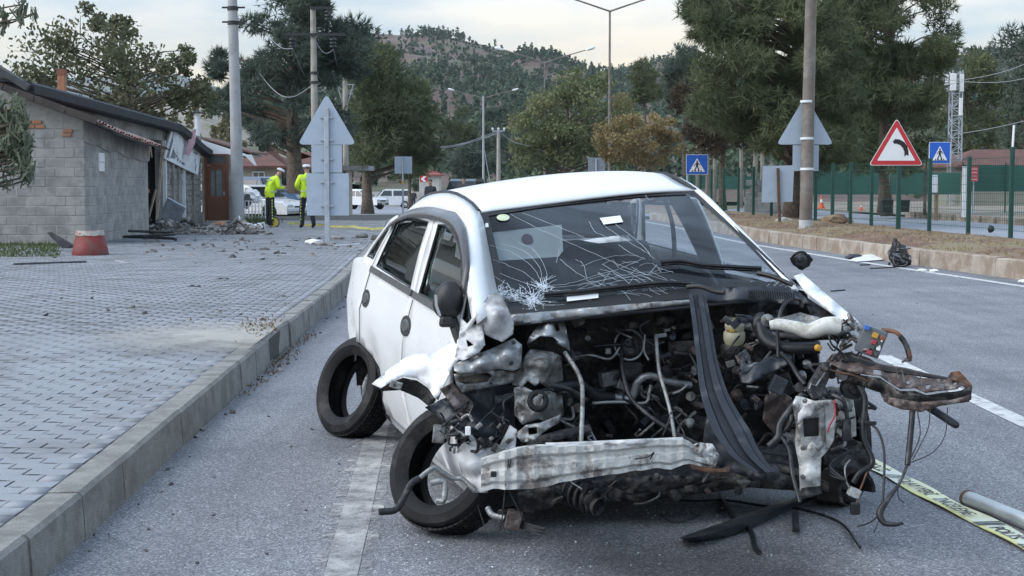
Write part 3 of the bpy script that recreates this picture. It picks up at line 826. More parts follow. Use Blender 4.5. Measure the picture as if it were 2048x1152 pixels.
MB().box((hx(706), HY - 1, hz(337)), (2.0, 3, .22)).build('roof', m_concrete, cn)
for p in (692, 708): MB().box((hx(p), HY - 2.2, hz(337) / 2), (.28, .28, hz(337))).build('post', mat('pale_post', (.42, .38, .33), .9), cn)
# low pale wall and green fence far behind the parking
fw = tag(MB().box((at(810, 360, 157).x, 157, -.2), (26, .3, 1.6)).build('boundary_wall', mat('pale_boundary', (.42, .40, .38), .9, var=.2, scale=.3, coords='World')), 'low pale boundary wall far behind the parked cars', 'wall')
# ------------------------------------------------------------------ hills, forest, trees
def leaf_mat(name, c1, c2, c3=None, rough=.7, trans=.25):
    """leaf colours differ from leaf to leaf and from branch to branch"""
    m = bpy.data.materials.new(name); m.use_nodes = True; t = m.node_tree; L = t.links.new; b = t.nodes['Principled BSDF']
    a = t.nodes.new('ShaderNodeAttribute'); a.attribute_name = 'rnd'
    g = t.nodes.new('ShaderNodeNewGeometry'); n = tn(t, g.outputs['Position'], .55, 3)
    ad = t.nodes.new('ShaderNodeMath'); ad.operation = 'MULTIPLY_ADD'; ad.inputs[1].default_value = .55
    sb = t.nodes.new('ShaderNodeMath'); sb.operation = 'SUBTRACT'; sb.inputs[1].default_value = .28
    L(n.outputs['Fac'], sb.inputs[0]); L(a.outputs['Fac'], ad.inputs[0]); L(sb.outputs[0], ad.inputs[2])
    st = [(.05, c1), (.62, c2)] + ([(.95, c3)] if c3 else [])
    if not c3: st.append((.95, tuple(min(1, x * 1.25) for x in c2)))
    r = ramp(t, ad.outputs[0], st)
    L(r.outputs[0], b.inputs['Base Color']); b.inputs['Roughness'].default_value = rough; b.inputs['Specular IOR Level'].default_value = .25
    o = t.nodes['Material Output']; tr = t.nodes.new('ShaderNodeBsdfTranslucent'); L(r.outputs[0], tr.inputs[0])
    mx = t.nodes.new('ShaderNodeMixShader'); mx.inputs[0].default_value = trans; L(b.outputs[0], mx.inputs[1]); L(tr.outputs[0], mx.inputs[2]); L(mx.outputs[0], o.inputs[0])
    return m
lm_pine = leaf_mat('pine_needles', (.055, .075, .042), (.13, .155, .08), (.22, .235, .11))
lm_pine2 = leaf_mat('blue_pine_needles', (.050, .078, .064), (.11, .145, .11), (.165, .20, .14))
lm_pinebr = leaf_mat('dead_pine_needles', (.05, .042, .03), (.10, .075, .05), (.085, .095, .05))
lm_oak = leaf_mat('autumn_leaves', (.08, .105, .045), (.185, .20, .095), (.28, .20, .10))
lm_plane = leaf_mat('plane_leaves', (.07, .085, .045), (.15, .155, .085), (.22, .165, .10))
lm_yel = leaf_mat('yellow_leaves', (.15, .12, .06), (.30, .23, .11), (.36, .29, .15))
lm_willow = leaf_mat('willow_leaves', (.10, .12, .085), (.19, .22, .15), (.26, .29, .21))
lm_forest = leaf_mat('forest_needles', (.042, .072, .052), (.085, .125, .075), (.13, .165, .09), trans=.15)
lm_shrub = leaf_mat('dry_shrub', (.10, .10, .05), (.17, .15, .08), (.2, .16, .09))

def leaves(cent, rad, n, size, asp=2.0, droop=0.0, shell=2.2, rng=RNG, flat=1.0, outw=0.0):
    """triangular leaves through ellipsoidal clumps; cent (k,3) rad (k,3) n per clump"""
    cent = np.asarray(cent, float); rad = np.asarray(rad, float)
    if rad.ndim == 1: rad = np.repeat(rad[:, None], 3, 1)
    k = len(cent); idx = np.repeat(np.arange(k), n); m = len(idx)
    d = rng.normal(size=(m, 3)); d /= np.linalg.norm(d, axis=1)[:, None]
    r = rng.random(m) ** (1 / shell)
    P = cent[idx] + d * rad[idx] * r[:, None]
    a = rng.normal(size=(m, 3)) + d * outw; a[:, 2] -= droop; a /= np.linalg.norm(a, axis=1)[:, None]
    b = np.cross(a, rng.normal(size=(m, 3))); b /= (np.linalg.norm(b, axis=1)[:, None] + 1e-9)
    s = size * (.6 + .8 * rng.random(m))[:, None]
    p0 = P - a * s * .5 - b * s / asp * .5; p1 = P - a * s * .5 + b * s / asp * .5; p2 = P + a * s * .5 + b * s / asp * .45; p3 = P + a * s * .5 - b * s / asp * .45
    V = np.stack([p0, p1, p2, p3], 1).reshape(-1, 3)
    Fq = (np.arange(m) * 4)[:, None] + np.array([0, 1, 2, 3])[None]
    rc = rng.random(k)[idx] * .45 + rng.random(m) * .55
    return V, Fq, np.repeat(rc, 4)
def tufts(cent, rad, n, needles, ln, wd, rng=RNG, shell=2.6):
    """pine needle tufts: fans of narrow blades pointing outwards and up"""
    cent = np.asarray(cent, float); rad = np.asarray(rad, float)
    if rad.ndim == 1: rad = np.repeat(rad[:, None], 3, 1)
    k = len(cent); idx = np.repeat(np.arange(k), n); m = len(idx)
    d = rng.normal(size=(m, 3)); d /= np.linalg.norm(d, axis=1)[:, None]
    P = cent[idx] + d * rad[idx] * (rng.random(m) ** (1 / shell))[:, None]
    rc = rng.random(k)[idx] * .45 + rng.random(m) * .45
    P = np.repeat(P, needles, 0); D = np.repeat(d, needles, 0); rc = np.repeat(rc, needles) + rng.random(m * needles) * .15
    q = len(P)
    a = D * .7 + rng.normal(size=(q, 3)) * .75 + np.array((0, 0, .35)); a /= np.linalg.norm(a, axis=1)[:, None]
    b = np.cross(a, rng.normal(size=(q, 3))); b /= np.linalg.norm(b, axis=1)[:, None] + 1e-9
    l = ln * (.6 + .8 * rng.random(q))[:, None]
    p0 = P - b * wd * .5; p1 = P + b * wd * .5; p2 = P + a * l
    V = np.stack([p0, p1, p2], 1).reshape(-1, 3)
    return V, np.arange(q * 3).reshape(-1, 3), np.repeat(rc, 3)
def limb_mesh(mb, a, b_, r0, r1, bend=.15, n=5, sides=6):
    a = Vector(a); b_ = Vector(b_); ln = (b_ - a).length; off = Vector((random.uniform(-1, 1), random.uniform(-1, 1), random.uniform(-.2, .8))) * ln * bend
    pts = [a.lerp(b_, i / n) + off * math.sin(math.pi * i / n) * .6 + Vector((random.uniform(-1, 1), random.uniform(-1, 1), random.uniform(-1, 1))) * ln * .015 for i in range(n + 1)]
    mb.tube(pts, [r0 + (r1 - r0) * (i / n) for i in range(n + 1)], sides); return pts

def make_tree(name, label, cat, base, ztop, clumps, leafer, lm, trunk_r, trunk_top=None, group=None, bark=m_bark, limbs=True, lean=(0, 0), twigs=0):
    """base: foot of the trunk; clumps: list of (x,y,z,rx,ry,rz) in world coordinates"""
    t = root(name, base, label, cat, group)
    base = Vector(base); tt = Vector(trunk_top) if trunk_top is not None else Vector((base.x + lean[0], base.y + lean[1], ztop))
    mb = MB(); pts = []
    nseg = 9
    for i in range(nseg + 1):
        u = i / nseg; p = base.lerp(tt, u); w = .03 * (tt.z - base.z)
        pts.append(p + Vector((math.sin(u * 5 + base.x) * w * u, math.cos(u * 4 + base.y) * w * u, 0)))
    pts[0].z -= .1
    mb.tube(pts, [trunk_r * (1.25 if i == 0 else 1) * (1 - .8 * i / nseg) for i in range(nseg + 1)], 9); mb.build('trunk', bark, t, smooth=True)
    C = np.array(clumps, float)
    if limbs:
        mb = MB()
        for c in C:
            h = c[2] - .25 * math.hypot(c[0] - base.x, c[1] - base.y) - .4 * c[5]
            u = min(.97, max(.18, (h - base.z) / max(.1, tt.z - base.z))); k = int(u * nseg); st = pts[k].lerp(pts[min(k + 1, nseg)], u * nseg - k)
            lp = limb_mesh(mb, st, c[:3], max(.025, trunk_r * .38 * (1 - .6 * u)), .015, .10, 5, 5)
            for q in range(twigs):
                d = Vector(np.random.default_rng(int(abs(c[0] * 977 + q * 31) * 10) % 99999).normal(size=3)); d.normalize()
                e_ = Vector(c[:3]) + Vector((d.x * c[3], d.y * c[4], abs(d.z) * c[5])) * .9
                limb_mesh(mb, lp[-2].lerp(lp[-1], .3), e_, .02, .006, .08, 3, 4)
        mb.build('branches', bark, t)
    V, Fq, rc = leafer(C[:, :3], C[:, 3:6])
    o = np_mesh('crown', V - np.array(base), Fq, lm, t, rnd=rc)
    return t
def in_px(poly, Y, dy, n, rmin, rmax, rng=None, flat=.8, bias=None):
    """clumps spread over the outline of a crown as seen from the road, with real depth about Y"""
    rs = random.Random(int(Y * 10) + len(poly) * 7 + n)
    xs = [p[0] for p in poly]; ys = [p[1] for p in poly]; out = []
    tries = 0
    while len(out) < n and tries < 20000:
        tries += 1
        x = rs.uniform(min(xs), max(xs)); y = rs.uniform(min(ys), max(ys))
        if not pip(x, y, poly): continue
        yy = Y + rs.uniform(-dy, dy) * (1 - .5 * abs((x - sum(xs) / len(xs)) / (max(xs) - min(xs) + 1)))
        p = at(x, y, yy); r = rs.uniform(rmin, rmax)
        out.append((p.x, p.y, p.z, r, r, r * flat))
    return out

# ---- far mountain and forested hills
def hill(name, Yr, prof, Y0, Yb, m, rough_a=3.0, nx=120, ny=40, base=-1.0, pw=1.25, key=0):
    """terrain rising from Y0 to a ridge at Yr whose skyline follows prof (photo pixels), falling away behind"""
    px = np.array([p[0] for p in prof], float); py = np.array([p[1] for p in prof], float)
    xs = np.linspace(px.min(), px.max(), nx)
    def ridge(Xn): return at(0, float(np.interp(Xn, px, py)), Yr).z
    rows = []
    Ys = np.concatenate([np.linspace(Y0, Yr, ny), np.linspace(Yr + (Yb - Yr) / 8, Yb, 8)])
    def zf(pxv, Y):
        X = (pxv - 1024) / FOC * Yr
        zr = ridge(pxv)
        u = (Y - Y0) / (Yr - Y0)
        if u <= 1: z = base + (zr - base) * (max(0, u) ** pw)
        else: z = zr - (zr - base) * min(1, (Y - Yr) / (Yb - Yr)) * .8
        z += rough_a * fbm(X, Y, 60, key) * min(1, max(0, u) * 1.6) * (0.45 if u > .93 else 1)
        return X, z
    for Y in Ys:
        row = []
        for pv in xs:
            X, z = zf(pv, Y); row.append((X, Y, z))
        rows.append(row)
    o = MB().grid(rows).build(name, m, smooth=True)
    return tag(o, kind='structure'), zf
m_hill = mat('hill_soil', (.15, .098, .085), .95, var=.35, scale=.03, dirt=(.10, .10, .06), damt=.35, dscale=.03, coords='World', bump=.8, bscale=.25)
m_mount = mat('far_mountain', (.12, .15, .15), .95, var=.25, scale=.004, coords='World', dirt=(.22, .2, .17), damt=.3, dscale=.006)
m_pale = mat('pale_hillside', (.34, .30, .245), .95, var=.25, scale=.05, dirt=(.17, .17, .09), damt=.45, dscale=.12, coords='World')
hill('mountain', 1400, [(-900, 210), (-300, 190), (0, 175), (200, 150), (330, 140), (420, 165), (520, 200), (700, 215), (1000, 240), (1400, 240), (2400, 260), (3400, 300)], 1000, 1700, m_mount, 8, 80, 14)
ho, hz_ = hill('hill', 900, [(-1200, 330), (-400, 310), (200, 300), (480, 270), (600, 200), (680, 115), (745, 74), (800, 72), (875, 62), (930, 72), (1000, 98), (1060, 112), (1115, 134), (1180, 150), (1260, 150), (1330, 140), (1420, 138), (1560, 140), (1700, 135), (1850, 118), (2048, 112), (2600, 140), (3400, 230)], 200, 1300, m_hill, 11, 190, 60)
hl, hzl = hill('pale_slope', 250, [(-900, 330), (-200, 300), (150, 260), (300, 214), (385, 196), (440, 206), (500, 236), (600, 290), (680, 345), (760, 372)], 95, 330, m_pale, 2.0, 70, 30, pw=1.0, key=5)
# ---- forest on the hill: one mass, crowns of real leaf faces
def forest(name, label, n, zf, Yrng, pxr, mask, hgt, lm, nleaf, lsz, seed, pw=1.0, minpx=0):
    rg = np.random.default_rng(seed); cs = []; rs = []
    k = 0; tries = 0
    while k < n and tries < n * 12:
        tries += 1
        u = rg.random() ** pw; Y = Yrng[0] + (Yrng[1] - Yrng[0]) * u; p = rg.uniform(*pxr)
        X, z = zf(p, Y)
        v = CAMP; d_ = Vector((X, Y, z)) - CAMP; fw = d_.dot(_FW); qx = 1024 + FOC * d_.x / fw; qy = 576 - FOC * d_.dot(_UP) / fw
        if not mask(qx, qy, Y, X): continue
        h = hgt * (.6 + .7 * rg.random()); w = h * (.22 + .12 * rg.random())
        for (f_, ww) in ((.28, 1.0), (.55, .8), (.8, .48)):
            cs.append((X + rg.normal() * w * .12, Y + rg.normal() * w * .1, z + h * f_)); rs.append((w * ww, w * ww, h * .24))
        k += 1
    V, Fq, rc = leaves(cs, rs, nleaf, lsz, 1.5, rng=rg, shell=3.0)
    o = np_mesh(name, V, Fq, lm, None, rnd=rc); return tag(o, label, 'forest', kind='stuff')
def mk(qx, qy, Y, X):
    brown = pip(qx, qy, [(735, 66), (1010, 90), (1045, 118), (985, 130), (900, 128), (800, 150), (742, 110)])
    if brown: return random.random() < .05
    pale = pip(qx, qy, [(855, 175), (910, 190), (900, 225), (865, 215)])
    if pale: return random.random() < .15
    return noise.noise(Vector((X * .03, Y * .03, 1))) > -.75
forest('forest', 'dark green pine forest covering the hillside', 9500, hz_, (206, 900), (430, 2200), mk, 5.2, lm_forest, 14, .95, 3, pw=.85)
forest('scrub', 'low brown-green scrub on the bare hilltop', 1500, hz_, (480, 900), (700, 1080), lambda qx, qy, Y, X: qy < 150 and fbm(X, Y, 25, 2) > -.1, 1.5, lm_forest, 6, .8, 8)
forest('shrub_rows', 'scattered dry shrubs on the pale slope', 420, hzl, (110, 250), (100, 620), lambda qx, qy, Y, X: True, 1.9, lm_shrub, 16, .5, 5)

# ---- single trees
TG = 'trees around the crossing'
def broad(n, size, asp=1.7, droop=.1): return lambda c, r: leaves(c, r, n, size, asp, droop)
def piney(n, nd, ln, wd): return lambda c, r: tufts(c, r, n, nd, ln, wd)
# plane tree behind the block buildings
Y = 52
cl = in_px([(20, 150), (60, 105), (130, 55), (190, 45), (250, 60), (330, 110), (350, 170), (390, 205), (385, 250), (330, 275), (230, 235), (120, 190), (40, 190)], Y, 3.5, 60, .55, .95)
cl += in_px([(300, 120), (370, 90), (405, 130), (415, 210), (350, 220)], Y, 2, 16, .25, .5)
cl += in_px([(170, 10), (265, 15), (275, 70), (180, 60)], Y, 1.5, 9, .2, .4)
make_tree('plane_tree', 'loose-crowned leafy tree with reddish leaves behind the block shed', 'tree', (at(255, 300, Y).x, Y, 0), at(0, 60, Y).z, cl, broad(105, .12), lm_plane, .17, group=TG, twigs=2)
# willow at the left frame edge
Y = 26.5
cl = []
rs_ = random.Random(5)
for k in range(17):
    x = rs_.uniform(-60, 52); y0 = 185 + rs_.uniform(0, 60) + max(0, x - 20) * 1.2; y1 = min(395, y0 + rs_.uniform(60, 150))
    for q in np.linspace(0, 1, 7):
        p = at(x + q * 6, y0 + (y1 - y0) * q, Y + rs_.uniform(-.3, .3)); cl.append((p.x, p.y, p.z, .14, .14, .17))
for x, y in ((0, 60), (12, 45), (35, 25), (45, 8), (8, 30), (66, 30), (40, 38), (-20, 80)):
    p = at(x, y, Y); cl.append((p.x, p.y, p.z, .09, .09, .14))
make_tree('willow', 'grey-green willow with hanging narrow leaves at the photo edge', 'tree', (at(-120, 480, Y).x, Y, PZ), 4.6, cl, lambda c, r: leaves(c, r, 17, .17, 5.5, 1.8), lm_willow, .06, group=TG)
# big pine behind the beige house
Y = 66
cl = in_px([(470, 60), (520, 5), (560, -60), (660, -80), (715, -20), (735, 60), (722, 150), (705, 240), (690, 290), (640, 300), (560, 300), (500, 290), (470, 230), (490, 130)], Y, 3.2, 85, .5, .85, flat=.6)
cl += in_px([(425, 120), (475, 80), (480, 250), (430, 215)], Y, 1.5, 9, .3, .5, flat=.6)
make_tree('tall_pine', 'tall dark pine with open top behind the two poles', 'tree', (at(592, 420, Y).x, Y, zs(Y)), at(0, -60, Y).z, cl, piney(70, 7, .34, .05), lm_pine2, .42, group=TG)
Y = 88
cl = in_px([(720, 130), (760, 108), (810, 140), (850, 200), (862, 290), (850, 340), (760, 345), (700, 330), (690, 200)], Y, 3.5, 60, .7, 1.2, flat=.75)
make_tree('round_pine', 'rounded green pine on the hill foot behind the triangular sign back', 'tree', (at(735, 400, Y).x, Y, zs(Y)), at(0, 150, Y).z, cl, piney(75, 7, .42, .07), lm_pine, .35, group=TG)
# autumn trees in the middle
Y = 120
cl = in_px([(1022, 250), (1045, 205), (1090, 165), (1150, 150), (1215, 165), (1265, 200), (1280, 260), (1270, 330), (1120, 335), (1030, 330)], Y, 4.5, 75, .9, 1.6)
make_tree('autumn_tree', 'broad olive and rust-coloured tree behind the car roof', 'tree', (at(1130, 380, Y).x, Y, zs(Y)), at(0, 190, Y).z, cl, broad(260, .20), lm_oak, .3, group=TG)
Y = 78
cl = in_px([(1195, 265), (1225, 242), (1270, 238), (1300, 228), (1335, 232), (1368, 270), (1362, 310), (1310, 330), (1240, 332), (1200, 305)], Y, 1.6, 40, .35, .6)
make_tree('yellow_tree', 'small yellow-brown rounded tree beside the street lamp', 'tree', (at(1272, 400, Y).x, Y, .2), at(0, 280, Y).z, cl, broad(230, .10), lm_yel, .12, group=TG, twigs=3)
# pines to the right
Y = 50
cl = in_px([(1385, -30), (1480, -60), (1600, -80), (1640, 0), (1700, 80), (1720, 200), (1690, 300), (1640, 330), (1560, 300), (1470, 270), (1400, 230), (1345, 215), (1400, 150), (1400, 90)], Y, 3.4, 125, .5, .85, flat=.6)
cl += in_px([(1372, 0), (1430, 0), (1450, 60), (1400, 80)], Y, 1, 9, .35, .5, flat=.5)
make_tree('spreading_pine', 'large spreading pine behind the lamp post with the sign back', 'tree', (at(1586, 440, Y).x, Y, .25), at(0, -60, Y).z, cl, piney(105, 7, .30, .04), lm_pine, .30, group=TG)
Y = 62
cl = in_px([(1640, -20), (1760, -40), (1880, -20), (1885, 60), (1905, 130), (1870, 200), (1850, 290), (1800, 350), (1720, 340), (1690, 200)], Y, 3.2, 105, .55, .9, flat=.6)
make_tree('leaning_pine', 'dense dark pine above the bend warning sign', 'tree', (at(1770, 440, Y).x, Y, .25), at(0, -20, Y).z, cl, piney(100, 7, .32, .045), lm_pine, .28, group=TG)
Y = 70
cl = in_px([(1330, 190), (1390, 160), (1470, 190), (1520, 230), (1510, 290), (1440, 305), (1370, 290)], Y, 2.2, 36, .5, .8, flat=.65)
make_tree('brown_pine', 'pine with dead brown needles left of the spreading pine', 'tree', (at(1445, 430, Y).x, Y, .25), at(0, 200, Y).z, cl, piney(70, 7, .3, .05), lm_pinebr, .2, group=TG)
# thin trunks behind the fence
for i, (px_, top, dpt) in enumerate(((1393, 330, 86), (1413, 322, 88), (1427, 320, 90), (1480, 325, 86), (1508, 272, 80), (1522, 300, 84))):
    p = at(px_, 430, dpt)
    o = MB().tube([(p.x, dpt, 0), (p.x + .05, dpt, at(0, top + 40, dpt).z), (p.x + .02, dpt, at(0, top - 40, dpt).z)], [.16, .13, .10], 7)
    pt = root('bare_pine', (p.x, dpt, 0), 'bare grey pine stem behind the wire fence, ' + ('first', 'second', 'third', 'fourth', 'fifth', 'sixth')[i] + ' from the photo\'s left', 'tree', 'bare stems behind the fence')
    o.build('trunk', mat('grey_bark', (.22, .19, .16), .9, var=.3, scale=6) if i == 0 else bpy.data.materials['grey_bark'], pt)
# pines on the right side behind the tower
for i, (poly, Y, px_, lab) in enumerate((
    ([(1840, 230), (1880, 140), (1950, 95), (2010, 120), (2030, 230), (1990, 300), (1860, 300)], 105, 1935, 'dark pine directly behind the lattice mast'),
    ([(1985, 150), (2020, 60), (2080, 40), (2120, 150), (2110, 290), (2000, 290)], 98, 2052, 'tall pine cut by the photo edge, right of the mast'),
    ([(1270, 150), (1290, 105), (1305, 150), (1320, 200), (1262, 205)], 140, 1288, 'slim dark conifer with two pointed tips on the skyline'),
    ([(1330, 130), (1365, 92), (1405, 110), (1410, 190), (1340, 200)], 130, 1370, 'upright pine on the skyline left of the spreading pine'),
    ([(860, 230), (905, 205), (950, 225), (960, 330), (870, 335)], 150, 905, 'dark pine behind the parked white van'),
    ([(955, 240), (1000, 215), (1035, 240), (1040, 335), (960, 335)], 145, 998, 'dark pine behind the pole with cross-arm'),
    ([(790, 300), (825, 285), (850, 310), (845, 350), (795, 350)], 125, 820, 'small pine behind the grey square sign back'),
    ([(905, 315), (940, 300), (965, 330), (960, 352), (908, 352)], 118, 935, 'small pale-green pine behind the dark van'),
)):
    rad = (.7, 1.2) if i < 2 else (.6, 1.0)
    cl = in_px(poly, Y, 2.2 if i < 2 else 1.5, 36 if i < 2 else 20, *rad, flat=.7)
    make_tree('pine_tree', lab, 'tree', (at(px_, 400, Y).x, Y, zs(Y)), at(0, min(p[1] for p in poly) + 10, Y).z, cl, piney(60, 6, .45, .08), lm_pine2 if i % 2 else lm_pine, .2, group=TG)
# pale bush beside the bend sign
Y = 60
cl = in_px([(1800, 280), (1840, 240), (1885, 262), (1895, 310), (1850, 325)], Y, 1.0, 18, .25, .4)
make_tree('olive_bush', 'pale grey-green bush between the bend sign and the mast', 'bush', (at(1850, 400, Y).x, Y, .3), at(0, 270, Y).z, cl, broad(80, .16, 3.0), lm_willow, .07, group=TG)
# ------------------------------------------------------------------ poles, signs, fence, mast
m_pole = mat('grey_pole_paint', (.36, .37, .38), .6, var=.1, scale=3, dirt=(.28, .28, .28), damt=.3, dscale=1.5)
m_polec = mat('spun_concrete_pole', (.38, .35, .31), .85, var=.15, scale=3, dirt=(.28, .26, .23), damt=.4, dscale=2)
m_brownpole = mat('brown_lamp_pole', (.155, .13, .11), .6, var=.25, scale=2.5, dirt=(.22, .20, .18), damt=.35, dscale=2)
m_fgreen = mat('fence_green', (.012, .06, .045), .45, var=.15, scale=6)
m_insul = mat('porcelain', (.72, .74, .74), .25, var=.05)
def pole(name, label, px, pyb, Y, zb, ztop, r0, r1, m, cat='pole', lean=0.0, n=16):
    b_ = at(px, pyb, Y); t = root(name, (b_.x, Y, zb), label, cat)
    MB().tube([(b_.x, Y, zb - .1), (b_.x + lean * .5, Y, (zb + ztop) / 2), (b_.x + lean, Y, ztop)], [r0, (r0 + r1) / 2, r1], n).build('shaft', m, t, smooth=True, auto=40)
    return t, b_.x
# big grey pole in front of the porch
t, x = pole('utility_pole', 'thick pale grey pole standing in front of the brown door', 477, 440, 45.5, .2, 9.5, .20, .125, m_pole, lean=-.13)
zt = lambda py, Y: at(0, py, Y).z
for py in (17, 46):
    z = zt(py, 45.5); MB().lathe([(.15, -.06), (.17, -.06), (.17, .06), (.15, .06)], (x - .09, 45.5, z), 16).build('band', m_dark, t)
    MB().bar((x - .42, 45.5, z + .03), (x + .28, 45.5, z + .03), .05).build('cross_bar', m_dark, t)
# concrete power pole with cross-arms
YP = 60.0
t2, x2 = pole('power_pole', 'concrete power pole with dark cross-arms behind the triangular sign', 632, 400, YP, -.03, zt(19, YP), .17, .11, m_polec, lean=-.05)
for py, a, b_ in ((17, 621, 662), (70, 572, 690)):
    z = zt(py, YP); MB().bar((at(a, py, YP).x, YP - .16, z), (at(b_, py, YP).x, YP - .16, z), .09, .11).build('cross_arm', m_dark, t2)
def ins_string(px, py, t, Y, n=3):
    mb = MB(); p = at(px, py, Y)
    for k in range(n): mb.lathe([(.03, .12), (.13, .05), (.14, .0), (.03, .03)], (p.x, Y - .16, p.z + k * .14 - .14), 10)
    mb.build('insulator', m_dark, t)
for q in ((657, 33), (586, 88), (667, 88)): ins_string(*q, t2, YP)
for py in (146, 165): MB().lathe([(.14, -.05), (.17, -.05), (.17, .05), (.14, .05)], (x2 - .02, YP, zt(py, YP)), 12).build('band', m_dark, t2)
YQ = 78.0
t3, x3 = pole('power_pole', 'second power pole with three white insulators on top', 692, 400, YQ, zs(YQ), zt(152, YQ), .17, .13, m_polec)
z = zt(152, YQ); MB().bar((x3 - .62, YQ, z), (x3 + .62, YQ, z), .06).build('cross_arm', m_dark, t3)
for k in (-.6, 0, .55): MB().lathe([(.0, .22), (.10, .18), (.12, .10), (.06, .06), (.05, -.02)], (x3 + k, YQ, z + .05), 10).build('insulator', m_insul, t3)
z = zt(169, YQ); MB().bar((x3 - .5, YQ, z), (x3 + .5, YQ, z), .05).build('cross_arm', m_galv, t3)
for s_ in (-1, 1): MB().bar((x3 + .42 * s_, YQ, z), (x3 + .1 * s_, YQ, z - 1.1), .04).build('brace', m_galv, t3)
t4, x4 = pole('power_pole', 'pale concrete pole with a small cross-arm near the hill foot', 997, 380, 108, zs(108), zt(262, 108), .17, .12, m_polec)
z = zt(262, 108); MB().bar((x4 - .45, 108, z), (x4 + .45, 108, z), .07).build('cross_arm', m_galv, t4)
for k in (-.42, 0, .42): MB().lathe([(.0, .2), (.1, .15), (.05, 0)], (x4 + k, 108, z + .05), 8).build('insulator', m_insul, t4)
t5, x5 = pole('guy_pole', 'thin grey pole next to the pale concrete pole', 967, 380, 112, zs(112), zt(192, 112), .10, .07, m_pole)
MB().tube([(x5, 112, zt(290, 112)), (at(990, 360, 112).x, 112, zs(112))], .03, 5).build('guy_rod', m_pole, t5)
def wire(label, pts, r=.012, m=None, name='power_line'):
    o = MB().tube(spline(pts, 8), r, 5).build(name, m or m_cable); return tag(o, label, 'cable', 'overhead cables')
def sagw(a, b_, s): a = Vector(a); b_ = Vector(b_); return [a.lerp(b_, i / 6) - Vector((0, 0, s * math.sin(math.pi * i / 6))) for i in range(7)]
wire('slack cable looping from the tall pine to the concrete power pole', sagw(at(518, 145, 64), at(624, 170, YP), .75), .016)
wire('cable from the upper cross-arm down to the second power pole', sagw(at(667, 98, YP), at(690, 152, YQ), .5), .014)
wire('cable drooping from the left insulator past the concrete pole', sagw(at(586, 98, YP), at(667, 153, YQ), 1.2), .014)
wire('cable leaving the left insulator towards the pine', sagw(at(534, 66, 63), at(586, 97, YP), .25), .014)
wire('cable jumping from the pole to the right insulator', sagw(at(632, 84, YP), at(667, 98, YP), .3), .014)
for k, (a, b_) in enumerate((((818, 298), (990, 264)), ((826, 300), (997, 264)), ((824, 295), (1003, 264)))):
    wire(('lowest', 'middle', 'upper')[k] + ' of the cables running left from the pale concrete pole', sagw(at(*a, 96), at(*b_, 108), .35), .022)
for k, (a, b_) in enumerate((((1003, 264), (1040, 288)), ((997, 264), (1060, 292)))):
    wire(('shorter', 'longer')[k] + ' cable running right from the pale concrete pole', sagw(at(*a, 108), at(*b_, 112), .2), .022)
for k, (a, b_, s_) in enumerate((((1836, 152), (1925, 160), .1), ((1925, 160), (2120, 95), .3), ((1820, 172), (1925, 163), .15), ((1925, 163), (2120, 135), .35), ((1915, 268), (2100, 228), .1), ((1860, 120), (1905, 113), .02))):
    wire(('upper cable left of the lattice mast', 'steep cable rising from the mast to the photo edge', 'lower cable left of the lattice mast', 'flatter cable from the mast to the photo edge', 'thin cable below the mast antennas running right', 'short cable above the mast among the pines')[k], sagw(at(*a, 82), at(*b_, 80), s_), .018)

# --- traffic signs -------------------------------------------------
def tri_poly(w, r=.06, n=4):
    h = w * .866; c = [(-w / 2, 0), (w / 2, 0), (0, h)]; cen = Vector((0, h / 3)); out = []
    for i in range(3):
        p = Vector(c[i]); a = Vector(c[i - 1]); b_ = Vector(c[(i + 1) % 3])
        d1 = (a - p).normalized(); d2 = (b_ - p).normalized(); s0 = p + d1 * r * 1.7; s1 = p + d2 * r * 1.7
        for k in range(n + 1):
            u = k / n; out.append(s0 * (1 - u) ** 2 + p * 2 * u * (1 - u) + s1 * u * u)
    return [(q.x, q.y) for q in out]
def plate(poly, o, Y, name, m, parent, th=.004, dy=0.0):
    mb = MB().prism([(o[0] + u, Y + dy, o[1] + v) for u, v in poly], (0, th, 0)); return mb.build(name, m, parent, fix=True)
def rect(x0, z0, x1, z1): return [(x0, z0), (x1, z0), (x1, z1), (x0, z1)]
# near sign seen from behind
YS = 30.3
b_ = gnd(655, 489, .225); YS = b_.y
pS = lambda px, py: (at(px, py, YS).x, at(px, py, YS).z)
ts = root('traffic_sign', (b_.x, YS, .22), 'back of a triangular sign with two plates on one post, on the pavement', 'sign')
MB().box((b_.x, YS, (pS(655, 215)[1] + .2) / 2), (.10, .06, pS(655, 215)[1] - .2)).build('post', m_galv, ts, bev=.012)
MB().lathe([(.11, 0), (.10, .03), (.05, .035)], (b_.x, YS, .22), 12).build('foot', m_concrete, ts)
w_ = pS(714, 0)[0] - pS(596, 0)[0]
plate(tri_poly(w_, .07), (b_.x, pS(0, 289)[1]), YS, 'triangle_plate', m_signback, ts, .012, .05)
for k, q in enumerate(((623, 345, 683, 290), (613, 431, 697, 346.5))):
    a = pS(q[0], q[1]); c = pS(q[2], q[3]); plate(rect(a[0], a[1], c[0], c[1]), (0, 0), YS, 'square_plate', m_signback, ts, .01, .05)
for py in (235, 280, 318, 365, 412): MB().box((b_.x, YS + .03, zt(py, YS)), (.26, .05, .035)).build('clamp', m_galv, ts, bev=.004)
